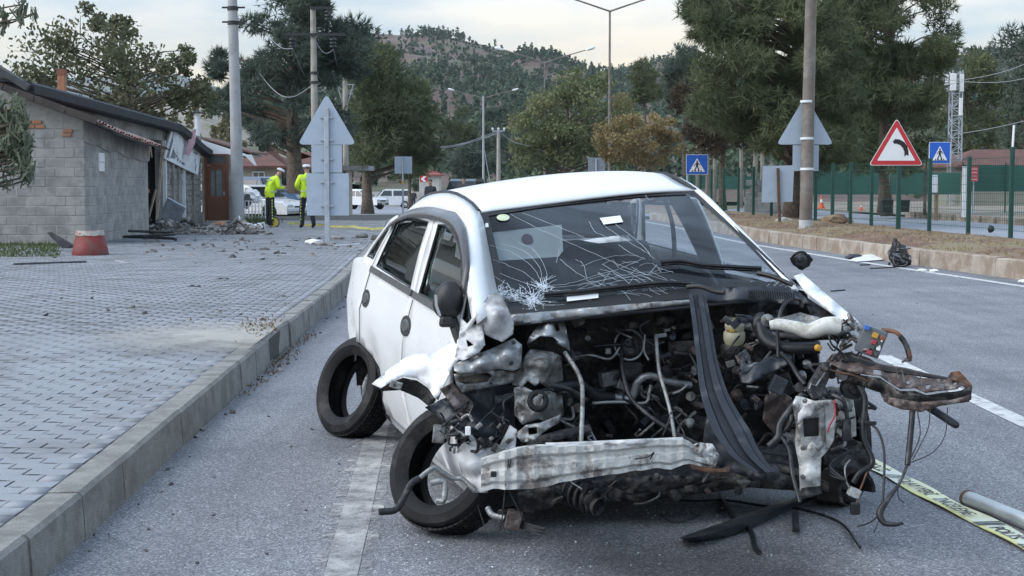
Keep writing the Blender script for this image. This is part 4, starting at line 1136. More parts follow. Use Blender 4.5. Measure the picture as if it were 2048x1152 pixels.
# grey square sign back by the parking
YB = 71
b_ = at(806, 425, YB); tb_ = root('traffic_sign', (b_.x, YB, zs(YB)), 'small grey square sign back on a thin post by the parking', 'sign')
MB().tube([(b_.x, YB, zs(YB)), (b_.x, YB, zt(316, YB))], .045, 8).build('post', m_galv, tb_)
a, c = at(789, 347, YB), at(824, 313, YB); plate(rect(a.x, a.z, c.x, c.z), (0, 0), YB, 'square_plate', m_signback, tb_, .012, .06)
MB().box((b_.x, YB - .05, zt(365, YB)), (.12, .05, .14)).build('yellow_tag', mat('yellow_tag', (.6, .35, .05), .5), tb_)
YC = 84
b_ = at(1192, 400, YC); tb_ = root('traffic_sign', (b_.x, YC, .1), 'grey sign back just above the car roof beside the lamp', 'sign')
MB().tube([(b_.x, YC, 0), (b_.x, YC, zt(318, YC))], .045, 8).build('post', m_galv, tb_)
a, c = at(1176, 345, YC), at(1210, 315, YC); plate(rect(a.x, a.z, c.x, c.z), (0, 0), YC, 'square_plate', mat('grey_plate', (.22, .24, .27), .5), tb_, .012, .06)
# lamp post on the median with sign backs strapped to it
bL = gnd(1611, 461, .28); YL = bL.y
tl = root('lamp_post', (bL.x, YL, .27), 'brown lamp post with a white-painted foot on the median', 'lamp post')
x_top = at(1622, 0, YL).x
MB().tube([(bL.x, YL, .1), (bL.x + (x_top - bL.x) * .5, YL, 3.2), (bL.x + (x_top - bL.x) * 1.25, YL, 7.4)], [.165, .155, .135], 20).build('shaft', m_brownpole, tl, smooth=True, auto=40)
MB().tube([(bL.x, YL, .2), (bL.x + .003, YL, at(0, 440, YL).z)], .171, 20).build('painted_foot', mat('dirty_white_paint', (.45, .47, .48), .7, var=.15, scale=5), tl)
sgb = root('traffic_sign', (bL.x, YL + .3, 2.2), 'back of a triangular sign and plate strapped to the brown lamp post', 'sign')
pL = lambda px, py: (at(px, py, YL + .25).x, at(px, py, YL + .25).z)
plate(tri_poly(pL(1671, 0)[0] - pL(1557, 0)[0], .07), (pL(1614, 0)[0], pL(0, 289)[1]), YL + .25, 'triangle_plate', m_signback, sgb, .012)
a, c = pL(1585, 342), pL(1638, 290.5); plate(rect(a[0], a[1], c[0], c[1]), (0, 0), YL + .25, 'square_plate', m_signback, sgb, .01)
for py in (203, 277, 338): MB().lathe([(.155, -.03), (.172, -.03), (.172, .03), (.155, .03)], (at(1614, py, YL).x, YL, zt(py, YL)), 20).build('strap', m_whitemetal, sgb)
# leaning plate on a rusty post
YK = 41.0
b_ = at(1560, 440, YK); tk = root('traffic_sign', (b_.x, YK, .3), 'square sign back leaning on a rusty post by the pine trunk', 'sign')
MB().bar((b_.x, YK, .25), (at(1556, 336, YK).x, YK, zt(336, YK)), .07).build('post', m_rust, tk)
a, c = at(1524, 405, YK), at(1589, 332, YK); plate([(a.x, a.z), (c.x - .03, a.z + .02), (c.x, c.z + .02), (a.x + .02, c.z)], (0, 0), YK + .05, 'square_plate', m_signback, tk, .012)
# bend warning sign facing the road
YT = 36.0
b_ = at(1797, 455, YT); tt = root('warning_sign', (b_.x, YT, .35), 'red triangular left-bend warning sign on a green post', 'sign')
x0_, x1_ = at(1743, 0, YT).x, at(1853, 0, YT).x; wT = x1_ - x0_; zb = zt(331, YT); cxT = (x0_ + x1_) / 2
MB().box((b_.x, YT + .05, (zb + .45) / 2), (.10, .08, zb + .05)).build('post', m_fgreen, tt, bev=.01)
plate(tri_poly(wT, .06), (cxT, zb), YT, 'backing', m_white, tt, .012)
plate([(u * .965, v * .965 + .015) for u, v in tri_poly(wT, .055)], (cxT, zb), YT, 'red_border', m_red, tt, .004, -.006)
plate([(u * .70, v * .70 + wT * .088) for u, v in tri_poly(wT, .02)], (cxT, zb), YT, 'white_field', m_white, tt, .004, -.012)
ar = [(1785, 283.5), (1790, 278), (1799, 279), (1808, 284), (1814, 292), (1816.5, 303), (1816.5, 312), (1812.5, 309), (1808.5, 313), (1808.5, 304), (1806, 297), (1801, 291), (1794, 287.5), (1788, 287.5)]
plate([(at(u, v, YT).x, at(u, v, YT).z) for u, v in ar], (0, 0), YT, 'bend_arrow', m_black, tt, .003, -.018)
# blue crossing signs
def crossing(label, q, Y, zb, postm):
    x0, y0, x1, y1 = q; a, c = at(x0, y1, Y), at(x1, y0, Y); w = c.x - a.x
    t = root('crossing_sign', ((a.x + c.x) / 2, Y, zb), label, 'sign', 'pedestrian crossing signs')
    MB().tube([((a.x + c.x) / 2 - w * .42, Y + .06, zb), ((a.x + c.x) / 2 - w * .42, Y + .06, c.z - .05)], .04, 8).build('post', postm, t)
    plate(rect(a.x, a.z, c.x, c.z), (0, 0), Y, 'backing', m_white, t, .012)
    plate(rect(a.x + .02 * w, a.z + .02 * w, c.x - .02 * w, c.z - .02 * w), (0, 0), Y, 'blue_field', m_blue, t, .004, -.006)
    mx_, h = (a.x + c.x) / 2, c.z - a.z
    plate([(-.36 * w, .14 * h), (.36 * w, .14 * h), (0, .82 * h)], (mx_, a.z), Y, 'white_triangle', m_white, t, .003, -.011)
    P = lambda pts, nm='walking_figure': plate([(u * w, v * h) for u, v in pts], (mx_, a.z), Y, nm, m_black, t, .003, -.016)
    P([(-.03, .63), (.0, .60), (.035, .63), (.035, .68), (.0, .71), (-.03, .68)])
    P([(-.05, .38), (.05, .38), (.05, .60), (-.05, .60)]); P([(-.05, .40), (.0, .40), (-.09, .18), (-.14, .18)]); P([(.0, .40), (.05, .40), (.12, .18), (.07, .18)])
    P([(-.05, .58), (-.03, .60), (-.13, .42), (-.155, .45)]); P([(.05, .60), (.05, .55), (.14, .44), (.155, .48)])
    for k in range(4): P([(-.24 + .14 * k, .15), (-.19 + .14 * k, .15), (-.17 + .12 * k, .22), (-.21 + .12 * k, .22)], 'stripe')
    return t
crossing('blue pedestrian crossing sign right of the bend warning sign', (1858, 284, 1901, 327), 38.0, .35, m_galv)
crossing('blue pedestrian crossing sign just above the car roof edge', (1372, 309, 1416, 349), 52.0, .2, m_galv)

# --- green mesh fence along the median
FL = [(11.4, 27), (11.2, 31), (10.6, 37), (10.25, 42), (9.95, 47.5), (9.2, 55), (8.2, 70), (7.2, 88)]
fence = root('mesh_fence', (10.5, 38, .3), 'dark green welded mesh fence along the median', 'fence')
def fence_at(px):
    for (xa, ya), (xb, yb_) in zip(FL[:-1], FL[1:]):
        k = (px - 1024) / FOC
        den = (xb - xa) - k * (yb_ - ya)
        if abs(den) < 1e-9: continue
        u = (k * ya - xa) / den
        if 0 <= u <= 1: return xa + u * (xb - xa), ya + u * (yb_ - ya)
fp = [fence_at(p) for p in (2160, 2021, 1936, 1858, 1797, 1742, 1700, 1664, 1630, 1605, 1578, 1542, 1506, 1476, 1447, 1422, 1400, 1382)]
fp = [p for p in fp if p]
for i, (x, y) in enumerate(fp):
    if abs(x - b_.x) < -1: continue
    hgt = 2.08 if i != 1 else 2.25
    MB().box((x, y, (hgt + .15) / 2), (.09 if y < 45 else .1, .09, hgt - .1)).build('fence_post', m_fgreen, fence, bev=.01)
    if i == 1: MB().tube([(x, y, hgt), (x + .02, y, hgt + .5)], .025, 6).build('white_rod', m_white, fence)
for (xa, ya), (xb, yb_) in zip(fp[:-1], fp[1:]):
    mb = MB(); a = Vector((xa, ya, 0)); c = Vector((xb, yb_, 0)); d = c - a; n = max(4, int(d.length / .11))
    for z in np.arange(.45, 2.06, .2): mb.bar(a + Vector((0, 0, z)), c + Vector((0, 0, z - .02 * random.random())), .009)
    for k in range(1, n):
        p = a + d * k / n; mb.bar(p + Vector((0, 0, .4)), p + Vector((0, 0, 2.05)), .0045)
    mb.build('wire_panel', m_fgreen, fence)

# --- lattice mast with antennas
YM = 85.0
xm = at(1909, 330, YM).x
mast = root('lattice_mast', (xm, YM, .3), 'galvanised lattice mast carrying white antenna panels', 'mast')
zt_ = zt(141, YM); w = .31
mb = MB()
for sx in (-1, 1):
    for sy in (-1, 1): mb.bar((xm + sx * w, YM + sy * w, 0), (xm + sx * w * .92, YM + sy * w * .92, zt_), .06)
mb.build('leg', m_galv, mast)
mb = MB(); z = .3; k = 0
while z < zt_ - .4:
    for sy in (-1, 1):
        mb.bar((xm - w * (1 if k % 2 else -1), YM + sy * w, z), (xm + w * (1 if k % 2 else -1), YM + sy * w, z + .42), .035)
        mb.bar((xm - w, YM + sy * w, z), (xm + w, YM + sy * w, z), .03)
    for sx in (-1, 1): mb.bar((xm + sx * w, YM - w * (1 if k % 2 else -1), z), (xm + sx * w, YM + w * (1 if k % 2 else -1), z + .42), .035)
    z += .42; k += 1
mb.build('lattice', m_galv, mast)
for (px, y0, y1, wd, dy) in ((1893, 150, 184, .22, -.3), (1905, 148, 182, .32, -.5), (1924, 149, 184, .22, -.3), (1922, 197, 232, .2, -.4)):
    MB().box((at(px, 0, YM).x, YM + dy, (zt(y0, YM) + zt(y1, YM)) / 2), (wd, .14, zt(y0, YM) - zt(y1, YM))).build('antenna_panel', m_insul, mast, bev=.02)

# --- double-arm street lamps
def street_lamp(label, px, Y, ztop, arm, zb=0.0, r=.085, rise=.30):
    b_ = at(px, 400, Y); t = root('street_lamp', (b_.x, Y, zb), label, 'street lamp', 'double-arm street lamps')
    MB().tube([(b_.x, Y, zb), (b_.x, Y, ztop)], [r * 1.2, r * .75], 10).build('column', m_brownpole, t)
    for s_ in (-1, 1):
        e_ = (b_.x + s_ * arm, Y, ztop + arm * rise)
        MB().tube([(b_.x, Y, ztop - .05), (b_.x + s_ * arm * .5, Y, ztop + arm * rise * .52), e_], [r * .7, r * .6, r * .5], 8).build('arm', m_brownpole, t)
        mb = MB(); d = Vector((s_, 0, rise)).normalized()
        mb.tube([Vector(e_) - d * .15, Vector(e_) + d * .15, Vector(e_) + d * .55, Vector(e_) + d * .78], [.05, .13, .14, .05], 8); mb.build('lamp_head', m_insul, t, smooth=True)
street_lamp('tall double-arm street lamp nearest to the yellow tree', 1218, 95, zt(21, 95), 4.0)
street_lamp('double-arm street lamp behind the autumn tree', 1089, 138, zt(125, 138), 3.9, zs(138))
street_lamp('farthest double-arm street lamp, its lamp heads bright against the forest', 967, 200, zt(196, 200), 4.0, -1, rise=.26)

# --- things beyond the fence
m_tarp = mat('green_shade_net', (.035, .12, .095), .8, var=.25, scale=.7, coords='World')
YG = 74.0
def tarp_wall(name, label, pxs, Y, y0, y1):
    xs = [at(p, 0, Y).x for p in pxs]; t = root(name, ((xs[0] + xs[-1]) / 2, Y, .2), label, 'fence')
    z0, z1 = zt(y1, Y), zt(y0, Y)
    n = int((xs[-1] - xs[0]) / .5); rows = []
    for i in range(n + 1):
        x = xs[0] + (xs[-1] - xs[0]) * i / n; dy = .08 * noise.noise(Vector((x * 1.2, 0, 0)))
        rows.append([(x, Y + dy, z0), (x, Y + dy * 1.6, (z0 + z1) / 2), (x, Y + dy * .4, z1 - .05 * abs(noise.noise(Vector((x * .9, 2, 0)))))])
    MB().grid(rows).build('net', m_tarp, t, smooth=True)
    k = xs[0]
    while k <= xs[-1]:
        MB().tube([(k, Y - .1, .1), (k, Y - .1, z1 + .1)], .035, 6).build('post', m_fgreen, t); k += 1.9
    return t
tarp_wall('net_fence', 'green shade-net fence behind the bend sign', (1625, 1930), YG, 345, 389)
tarp_wall('net_fence', 'taller green shade-net fence at the photo edge below the red roof', (1932, 2120), 66, 330, 383)
tarp_wall('net_fence', 'distant green net fence seen through the mesh above the car', (1370, 1560), 92, 352, 378)
sr = simple_house('low_building', 'low building with a long red-brown roof behind the green fence', at(1935, 0, 84).x, at(2300, 0, 84).x, 84, 7, zt(330, 84), zt(296, 84), m_greyb, m_rroof, [], m_white, base=.1, cat='building')
# notice boards and box
p = at(1947, 400, 60); nb = root('notice_board', (p.x, 60, .3), 'small red notice board behind the green fence', 'sign')
MB().box((p.x, 60, (zt(333, 60) + zt(363, 60)) / 2), (.32, .03, zt(333, 60) - zt(363, 60))).build('board', mat('faded_red', (.48, .07, .09), .5, var=.2, scale=9), nb)
MB().tube([(p.x, 60.05, .2), (p.x, 60.05, zt(340, 60))], .03, 6).build('post', m_galv, nb)
m_prt = mat('pale_print', (.75, .5, .5), .5)
for k in range(4): MB().box((p.x, 59.98, zt(338 + 7 * k, 60)), (.22, .004, .03)).build('print_line', m_prt, nb)
p = at(1868, 400, 58); ib = root('meter_box', (p.x, 58, .2), 'tall white meter box on a wooden stake behind the fence', 'box')
MB().box((p.x, 58, (zt(350, 58) + zt(386, 58)) / 2), (.22, .16, zt(350, 58) - zt(386, 58))).build('cabinet', m_whitemetal, ib, bev=.01)
MB().box((p.x + .12, 58.1, .8), (.13, .13, 1.6)).build('stake', mat('stake_wood', (.24, .17, .12), .9, var=.2), ib)
p = at(1928, 400, 56); ib = root('white_post', (p.x, 56, .2), 'white plastic post beside the fence post near the red notice', 'post')
MB().box((p.x, 56, (zt(335, 56) + .2) / 2), (.13, .1, zt(335, 56) - .2)).build('shaft', m_white, ib); MB().box((p.x, 56, zt(335, 56) + .02), (.15, .12, .04)).build('cap', m_whitemetal, ib)
p = at(1771, 400, 62); ib = root('concrete_stake', (p.x, 62, .2), 'pale concrete post directly behind the bend sign', 'post')
MB().tube([(p.x, 62, .1), (p.x, 62, zt(320, 62))], [.22, .18], 10).build('shaft', m_polec, ib); MB().tube([(p.x, 62, zt(320, 62)), (p.x, 62, zt(317, 62))], .2, 10).build('cap', m_concrete, ib)
def cone(label, px, py, Y, h):
    p = at(px, py, Y); t = root('traffic_cone', (p.x, Y, p.z), label, 'traffic cone', 'orange traffic cones')
    m_o = bpy.data.materials.get('cone_orange') or mat('cone_orange', (.75, .12, .03), .5, var=.1)
    MB().box((p.x, Y, p.z + .02), (h * .5, h * .5, .04)).build('base', m_o, t)
    MB().lathe([(h * .19, .04), (h * .115, h * .45)], (p.x, Y, p.z), 14).build('lower_cone', m_o, t, smooth=True)
    MB().lathe([(h * .117, h * .45), (h * .08, h * .66)], (p.x, Y, p.z), 14).build('white_band', m_white, t, smooth=True)
    MB().lathe([(h * .08, h * .66), (h * .035, h * .98), (0, h)], (p.x, Y, p.z), 14).build('upper_cone', m_o, t, smooth=True)
cone('larger orange cone with white band behind the fence left', 1643, 417, 62, .58)
cone('smaller orange cone lower behind the fence', 1722, 421, 58, .32)
for k, (px, lab) in enumerate(((1773, 'black waste bin left of the bend sign post'), (1806, 'black waste bin right of the bend sign post'))):
    p = at(px, 424, 61); t = root('waste_bin', (p.x, 61, p.z), lab, 'bin', 'black waste bins')
    MB().box((p.x, 61, p.z + .22), (.42, .4, .44), top=1.08).build('body', m_black, t, bev=.02); MB().box((p.x, 61, p.z + .47), (.48, .46, .06)).build('lid', m_dark, t, bev=.02)
# stone wall piece with a bag on it
p = at(1540, 345, 70); sw = root('stone_wall', (p.x, 70, 0), 'short pale stone wall behind the leaning sign', 'wall')
for k in range(3):
    for i in range(5): MB().box((p.x - .9 + .45 * i + (.2 if k % 2 else 0), 70, .9 + .3 * k), (.43, .4, .28), rz=random.uniform(-.05, .05)).build('stone', m_concrete, sw, bev=.03)
MB().box((p.x, 70.05, .4), (2.3, .5, .85)).build('footing', m_concrete, sw)
bp_ = at(1545, 312, 70); bmb = bmesh.new(); bmesh.ops.create_icosphere(bmb, subdivisions=3, radius=.25)
for v in bmb.verts: v.co += v.co.normalized() * .08 * noise.noise(v.co * 7); v.co.z *= .8
me = bpy.data.meshes.new('bag'); bmb.to_mesh(me); bmb.free(); me.materials.append(mat('pinkish_bag', (.6, .5, .5), .6)); o = link_mesh('plastic_bag', me); o.location = (bp_.x, 70, 1.9); tag(o, 'pale pinkish plastic bag on top of the stone wall', 'bag')
# far kerb line across the opposite road
mb = MB()
fk = root('far_kerb', (14, 50, .1), None, None, kind='structure')
for i in range(26):
    y0 = 26 + i * 1.5; MB().box((kr(y0) + 11.8, y0, .13), (.3, 1.47, .26)).build('kerb_stone', m_kerbr, fk)
# chevron board by the far road
p = at(848, 400, 120); ch = root('chevron_sign', (p.x, 120, zs(120)), 'small red and white chevron board far beyond the parked van', 'sign')
MB().tube([(p.x, 120, zs(120)), (p.x, 120, zt(352, 120))], .04, 6).build('post', m_galv, ch)
zc = zt(358, 120); MB().box((p.x, 119.9, zc), (.62, .03, .5)).build('board', m_red, ch)
MB().prism([(p.x + .22, 119.87, zc + .22), (p.x - .02, 119.87, zc + .22), (p.x - .24, 119.87, zc), (p.x - .02, 119.87, zc - .22), (p.x + .22, 119.87, zc - .22), (p.x, 119.87, zc)], (0, .01, 0)).build('chevron', m_white, ch)
# ------------------------------------------------------------------ the wrecked white saloon
CO = Vector((.34, 7.42, 0.0)); CYAW, CPIT, CROL = R(15.4), R(1.0), R(4.0)
_B = Matrix(((math.sin(CYAW), math.cos(CYAW), 0), (-math.cos(CYAW), math.sin(CYAW), 0), (0, 0, 1)))
_M = _B @ Matrix(((math.cos(CPIT), 0, math.sin(CPIT)), (0, 1, 0), (-math.sin(CPIT), 0, math.cos(CPIT)))) @ Matrix(((1, 0, 0), (0, math.cos(CROL), -math.sin(CROL)), (0, math.sin(CROL), math.cos(CROL))))
def C(x, y, z): return _M @ Vector((x, y, z)) + CO
m_car = mat('white_car_paint', (.80, .805, .81), .30, var=.02, scale=2, coat=.25, coords='World', rvar=.05)
m_carw = mat("scraped_white_paint", (.52, .53, .54), .55, .1, var=.10, scale=5, dirt=(.26, .25, .25), damt=.25, dscale=7, coords='World', coat=.1)
m_crump = mat('torn_sheet_steel', (.38, .39, .40), .38, .5, var=.14, scale=14, dirt=(.20, .19, .18), damt=.3, dscale=7, coords='World', bump=.3, bscale=26)
m_silver = mat('bare_grey_metal', (.27, .275, .275), .40, .45, var=.16, scale=17, dirt=(.12, .11, .10), damt=.35, dscale=9, coords='World', bump=.4, bscale=45)
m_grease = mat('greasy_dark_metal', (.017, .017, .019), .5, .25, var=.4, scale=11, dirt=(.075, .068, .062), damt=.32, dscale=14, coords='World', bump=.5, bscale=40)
m_hose = mat('rubber_hose', (.009, .0095, .012), .48, var=.3, scale=20, dirt=(.06, .06, .062), damt=.18, dscale=16, coords='World')
m_plast = mat('blue_black_plastic', (.017, .021, .030), .42, var=.25, scale=8, dirt=(.055, .06, .07), damt=.25, dscale=9, coords='World')
m_beam = mat('chipped_white_beam', (.58, .58, .56), .5, .15, var=.14, scale=7, dirt=(.15, .13, .12), damt=.36, dscale=7, coords='World', bump=.6, bscale=24)
m_brownm = mat('burnt_brown_steel', (.085, .062, .055), .5, .35, var=.4, scale=9, dirt=(.20, .17, .16), damt=.25, dscale=14, coords='World', bump=.4, bscale=34)
m_int = mat('interior_charcoal', (.014, .015, .019), .8, var=.2, scale=9, coords='World')
m_intl = mat('interior_grey_trim', (.045, .047, .052), .8, var=.12, scale=7, coords='World')
m_visor = mat('visor_vinyl', (.74, .72, .65), .8, var=.06, scale=7, coords='World')
m_deflect = mat('smoked_deflector', (.06, .054, .058), .24, var=.2, scale=2, coords='World')
m_wglass = glass_mat('windscreen_glass', (.72, .79, .84), .02, .03, (.40, .48, .60))
m_sglass = glass_mat('side_glass', (.46, .54, .52), .02, .06, (.25, .32, .30))
m_crack = mat('crack_edge', (.62, .68, .74), .4, var=.0)
m_chrome = mat('scuffed_chrome', (.55, .56, .58), .3, .8, var=.1)
car = root('wrecked_car', (CO.x, CO.y, 0), 'white saloon car with its whole front torn off, standing across the edge line', 'car')

def hw(z, x=0.0):
    b_ = float(np.interp(z, [.2, .3, .45, .6, .8, 1.0, 1.15, 1.3, 1.38, 1.43], [.79, .825, .852, .86, .855, .80, .755, .70, .66, .60]))
    if x < -1.5: b_ -= .10 * ((-1.5 - x) / .7) ** 2
    return b_
def panel(name, outer, holes, m, side, parent, step=.07, th=.012, dent=None, inset=0.0, smooth=True):
    V, Fc = cdt(outer, holes, step)
    mb = MB(); vs = []
    for v in V:
        y = hw(v.y, v.x) - inset
        if dent: y += dent(v.x, v.y)
        vs.append(C(v.x, side * y, v.y))
    mb.add(vs, Fc)
    return mb.build(name, m, parent, smooth=smooth, solid=th)
def wheel_dent(x, z):      # dents in the rear door above the arch
    d = math.exp(-((x + .93) ** 2 / .03 + (z - .50) ** 2 / .02)) * .045 + math.exp(-((x + 1.62) ** 2 / .02 + (z - .62) ** 2 / .02)) * .04
    return -d * (1 + .6 * noise.noise(Vector((x * 14, z * 14, 0)))) + .0025 * noise.noise(Vector((x * 4, z * 4, 2)))
arch = [(-.86, .30), (-.88, .40), (-.94, .49), (-1.04, .555), (-1.16, .59), (-1.30, .60), (-1.44, .59), (-1.56, .555), (-1.66, .49), (-1.72, .40), (-1.74, .30)]
def arc_x(i): return arch[i]
R_DOOR = [(-1.10, 1.045), (-1.215, .80), (-1.275, .605), (-1.16, .592), (-1.04, .557), (-.94, .49), (-.88, .40), (-.855, .262), (-.05, .255), (-.052, .60), (-.042, .66), (.045, .83), (.09, .97), (.10, 1.02), (.10, 1.352), (-.25, 1.36), (-.55, 1.352), (-.76, 1.315)]
R_WIN = [(-.985, 1.058), (-.745, 1.30), (-.52, 1.325), (-.25, 1.335), (.005, 1.333), (-.005, 1.022)]
F_DOOR = [(-.030, .255), (-.032, .60), (-.022, .66), (.063, .83), (.112, .97), (.122, 1.02), (.122, 1.354), (.32, 1.360), (.55, 1.345), (.80, 1.300), (1.02, 1.195), (1.31, 1.022), (1.16, .93), (1.06, .80), (1.03, .60), (1.02, .262)]
F_WIN = [(.205, 1.012), (.225, 1.332), (.36, 1.333), (.55, 1.312), (.77, 1.262), (.94, 1.178), (1.01, 1.13), (1.015, .992), (.90, 1.0)]
F_TRI = [(1.075, .985), (1.075, 1.10), (1.255, 1.005), (1.20, .975)]
Q_PAN = [(-1.245, .80), (-1.130, 1.045), (-.785, 1.318), (-.80, 1.335), (-.92, 1.312), (-1.19, 1.185), (-1.43, 1.078), (-1.70, 1.055), (-2.08, 1.01), (-2.20, .93), (-2.22, .60), (-2.16, .36), (-1.745, .33), (-1.72, .40), (-1.66, .49), (-1.56, .555), (-1.44, .59), (-1.30, .602)]
Q_WIN = [(-1.355, 1.085), (-1.115, 1.08), (-.84, 1.292), (-.925, 1.292), (-1.17, 1.175)]
for sd, nm in ((-1, 'near'), (1, 'far')):
    dn = wheel_dent if sd < 0 else None
    q = panel('quarter_panel', Q_PAN, [Q_WIN], m_car, sd, car, dent=dn)
    panel('quarter_glass', [(-1.37, 1.08), (-1.11, 1.072), (-.83, 1.298), (-.93, 1.299), (-1.18, 1.182)], [], m_sglass, sd, q, th=.003, inset=.012)
    rd = panel('rear_door', R_DOOR, [R_WIN], m_car, sd, car, dent=dn)
    if sd < 0: panel('window_glass', [(-1.0, 1.05), (-.75, 1.308), (-.25, 1.342), (.013, 1.34), (.003, 1.012)], [], m_sglass, sd, rd, th=.003, inset=.014)
    fd = panel('front_door', F_DOOR if sd < 0 else [(-.03, .255), (-.022, .66), (.063, .83), (.112, .97), (.6, .96), (1.0, .95), (1.02, .262)], [F_WIN, F_TRI] if sd < 0 else [], m_car, sd, car)
    if sd < 0:
        panel('window_glass', [(.197, 1.004), (.217, 1.34), (.36, 1.341), (.56, 1.32), (.78, 1.27), (1.02, 1.14), (1.022, .985)], [], m_sglass, sd, fd, th=.003, inset=.014)
    if sd < 0: panel('corner_glass', [(1.067, .975), (1.067, 1.11), (1.27, 1.008), (1.2, .968)], [], m_sglass, sd, fd, th=.003, inset=.014)
    # black weather strip along the belt line
    for par, xs in ((rd, np.linspace(-1.09, .08, 9)), (fd, np.linspace(.13, 1.02, 8))):
        zb = lambda x: 1.046 - .028 * (x + 1.09)
        mb = MB(); rows = []
        for x in xs:
            z = zb(x); rows.append([C(x, sd * (hw(z + .006) + .012), z + .006), C(x, sd * (hw(z - .024) + .016), z - .024)])
        mb.grid(rows); mb.build('belt_strip', m_deflect, par, solid=.012)
    # window frames in black rubber
    for par, w in ((rd, R_WIN), (fd, F_WIN))[:2 if sd < 0 else 1]:
        mb = MB(); pts = [C(x, sd * (hw(z) + .002), z) for x, z in w]; mb.tube(pts + [pts[0]], .007, 5, cap=False); mb.build('rubber_seal', m_black, par)
    # sill below the doors
    rows = []
    for x in np.linspace(-.86, 1.02, 10):
        rows.append([C(x, sd * (hw(z) + o), z) for z, o in ((.262, .0), (.25, -.012), (.20, -.01), (.15, -.05), (.14, -.12))])
    MB().grid(rows).build('sill', m_car, car, smooth=True, solid=.01)
    # handles: round flap in an oval recess
    for par, (hx_, hz_c) in ((rd, (-1.085, .874)), (fd, (.065, .848))):
        def el(a, rx, rz, o): return C(hx_ + rx * math.cos(a), sd * (hw(hz_c + rz * math.sin(a)) + o), hz_c + rz * math.sin(a))
        AA = [2 * math.pi * k / 18 for k in range(18)]
        mb = MB(); mb.add([el(a, .115, .048, .008) for a in AA], [tuple(range(18))]); h_ = mb.build('handle', m_black, par, solid=.004)
        mb = MB(); mb.add([el(a, .070, .024, .016) for a in AA] + [el(a, .085, .033, .009) for a in AA], [tuple(range(18))] + [(k, (k + 1) % 18, (k + 1) % 18 + 18, k + 18) for k in range(18)]); mb.build('flap', mat('handle_grey', (.055, .055, .058), .35) if not bpy.data.materials.get('handle_grey') else bpy.data.materials['handle_grey'], h_)

for pl in ([(-.041, .26), (-.042, .60), (-.032, .66), (.054, .83), (.10, .97)], [(-1.12, 1.045), (-1.23, .80), (-1.287, .61)]):
    MB().tube([C(x, -(hw(z) - .001), z) for x, z in pl], .0085, 6).build('door_gap_dark', m_black, car)  # black tubes added so the door gaps read dark, standing for their shade
# roof rails and windscreen pillars
rail_o = [(1.34, -.80, .995), (1.08, -.757, 1.165), (.82, -.70, 1.303), (.56, -.675, 1.357), (.2, -.662, 1.376), (-.3, -.662, 1.372), (-.68, -.668, 1.340), (-.92, -.664, 1.285)]
rail_m = [(1.25, -.735, 1.01), (1.02, -.70, 1.165), (.79, -.652, 1.315), (.55, -.632, 1.40), (.2, -.62, 1.435), (-.3, -.62, 1.418), (-.68, -.62, 1.382), (-.92, -.615, 1.322)]
rail_i = [(1.13, -.648, .975), (.94, -.622, 1.12), (.74, -.592, 1.262), (.535, -.567, 1.392), (.15, -.575, 1.462), (-.3, -.575, 1.456), (-.68, -.575, 1.412), (-.92, -.565, 1.35)]
def far_skew(p):     # the far side is pushed back at the top
    x, y, z = p
    f = float(np.interp(z, [.98, 1.40], [.055, -.20])) if x > .1 else float(np.interp(x, [-1, .1], [0, -.16]))
    return (x + f, -y, z + .012)
far_o = [tuple(np.array(far_skew(p)) + np.array((-.05 if k < 4 else 0, .045 if k < 4 else .06, -.03 if k < 4 else -.06))) for k, p in enumerate(rail_i)]
far_m = [tuple(np.array(far_skew(p)) + np.array((0, .028, -.004))) for k, p in enumerate(rail_i)]
for sd in (-1, 1):
    T = (lambda p: p) if sd < 0 else far_skew
    A, Mi, I = [[C(*p) for p in q] for q in ((rail_o, rail_m, rail_i) if sd < 0 else (far_o, far_m, [far_skew(p) for p in rail_i]))]
    A, Mi, I = spline(A, 3), spline(Mi, 3), spline(I, 3)
    MB().grid([[a, m_, i] for a, m_, i in zip(A, Mi, I)]).build('roof_rail', m_car, car, smooth=True, solid=.014)
    rl = I[9:]
    MB().tube([p + Vector((0, 0, .004)) for p in rl], .011, 6).build('roof_moulding', m_black, car)
# roof skin
def roof_pt(u, v):          # u along, 0 front .. 1 rear; v across, -1..1
    edge_l = [(.535, -.567, 1.392), (.15, -.575, 1.462), (-.3, -.575, 1.456), (-.68, -.575, 1.412), (-.92, -.565, 1.35)]
    L_ = [np.interp(u, [0, .24, .53, .83, 1.0], [q[k] for q in edge_l]) for k in range(3)]
    Rr = far_skew(tuple(L_))
    w = (v + 1) / 2
    P = [L_[k] * (1 - w) + Rr[k] * w for k in range(3)]
    cr = 1 - v * v
    P[0] += (.05 if u < .05 else .05 * max(0, 1 - u * 6)) * cr * -.2
    P[2] += .048 * (cr ** .8) * min(1, .30 + u * 2.2) * (1 - .2 * u) + .012 * v * cr
    return C(*P)
MB().grid([[roof_pt(u, v) for v in np.linspace(-1, 1, 17)] for u in np.linspace(0, 1, 17)]).build('roof', m_car, car, smooth=True, solid=.012)
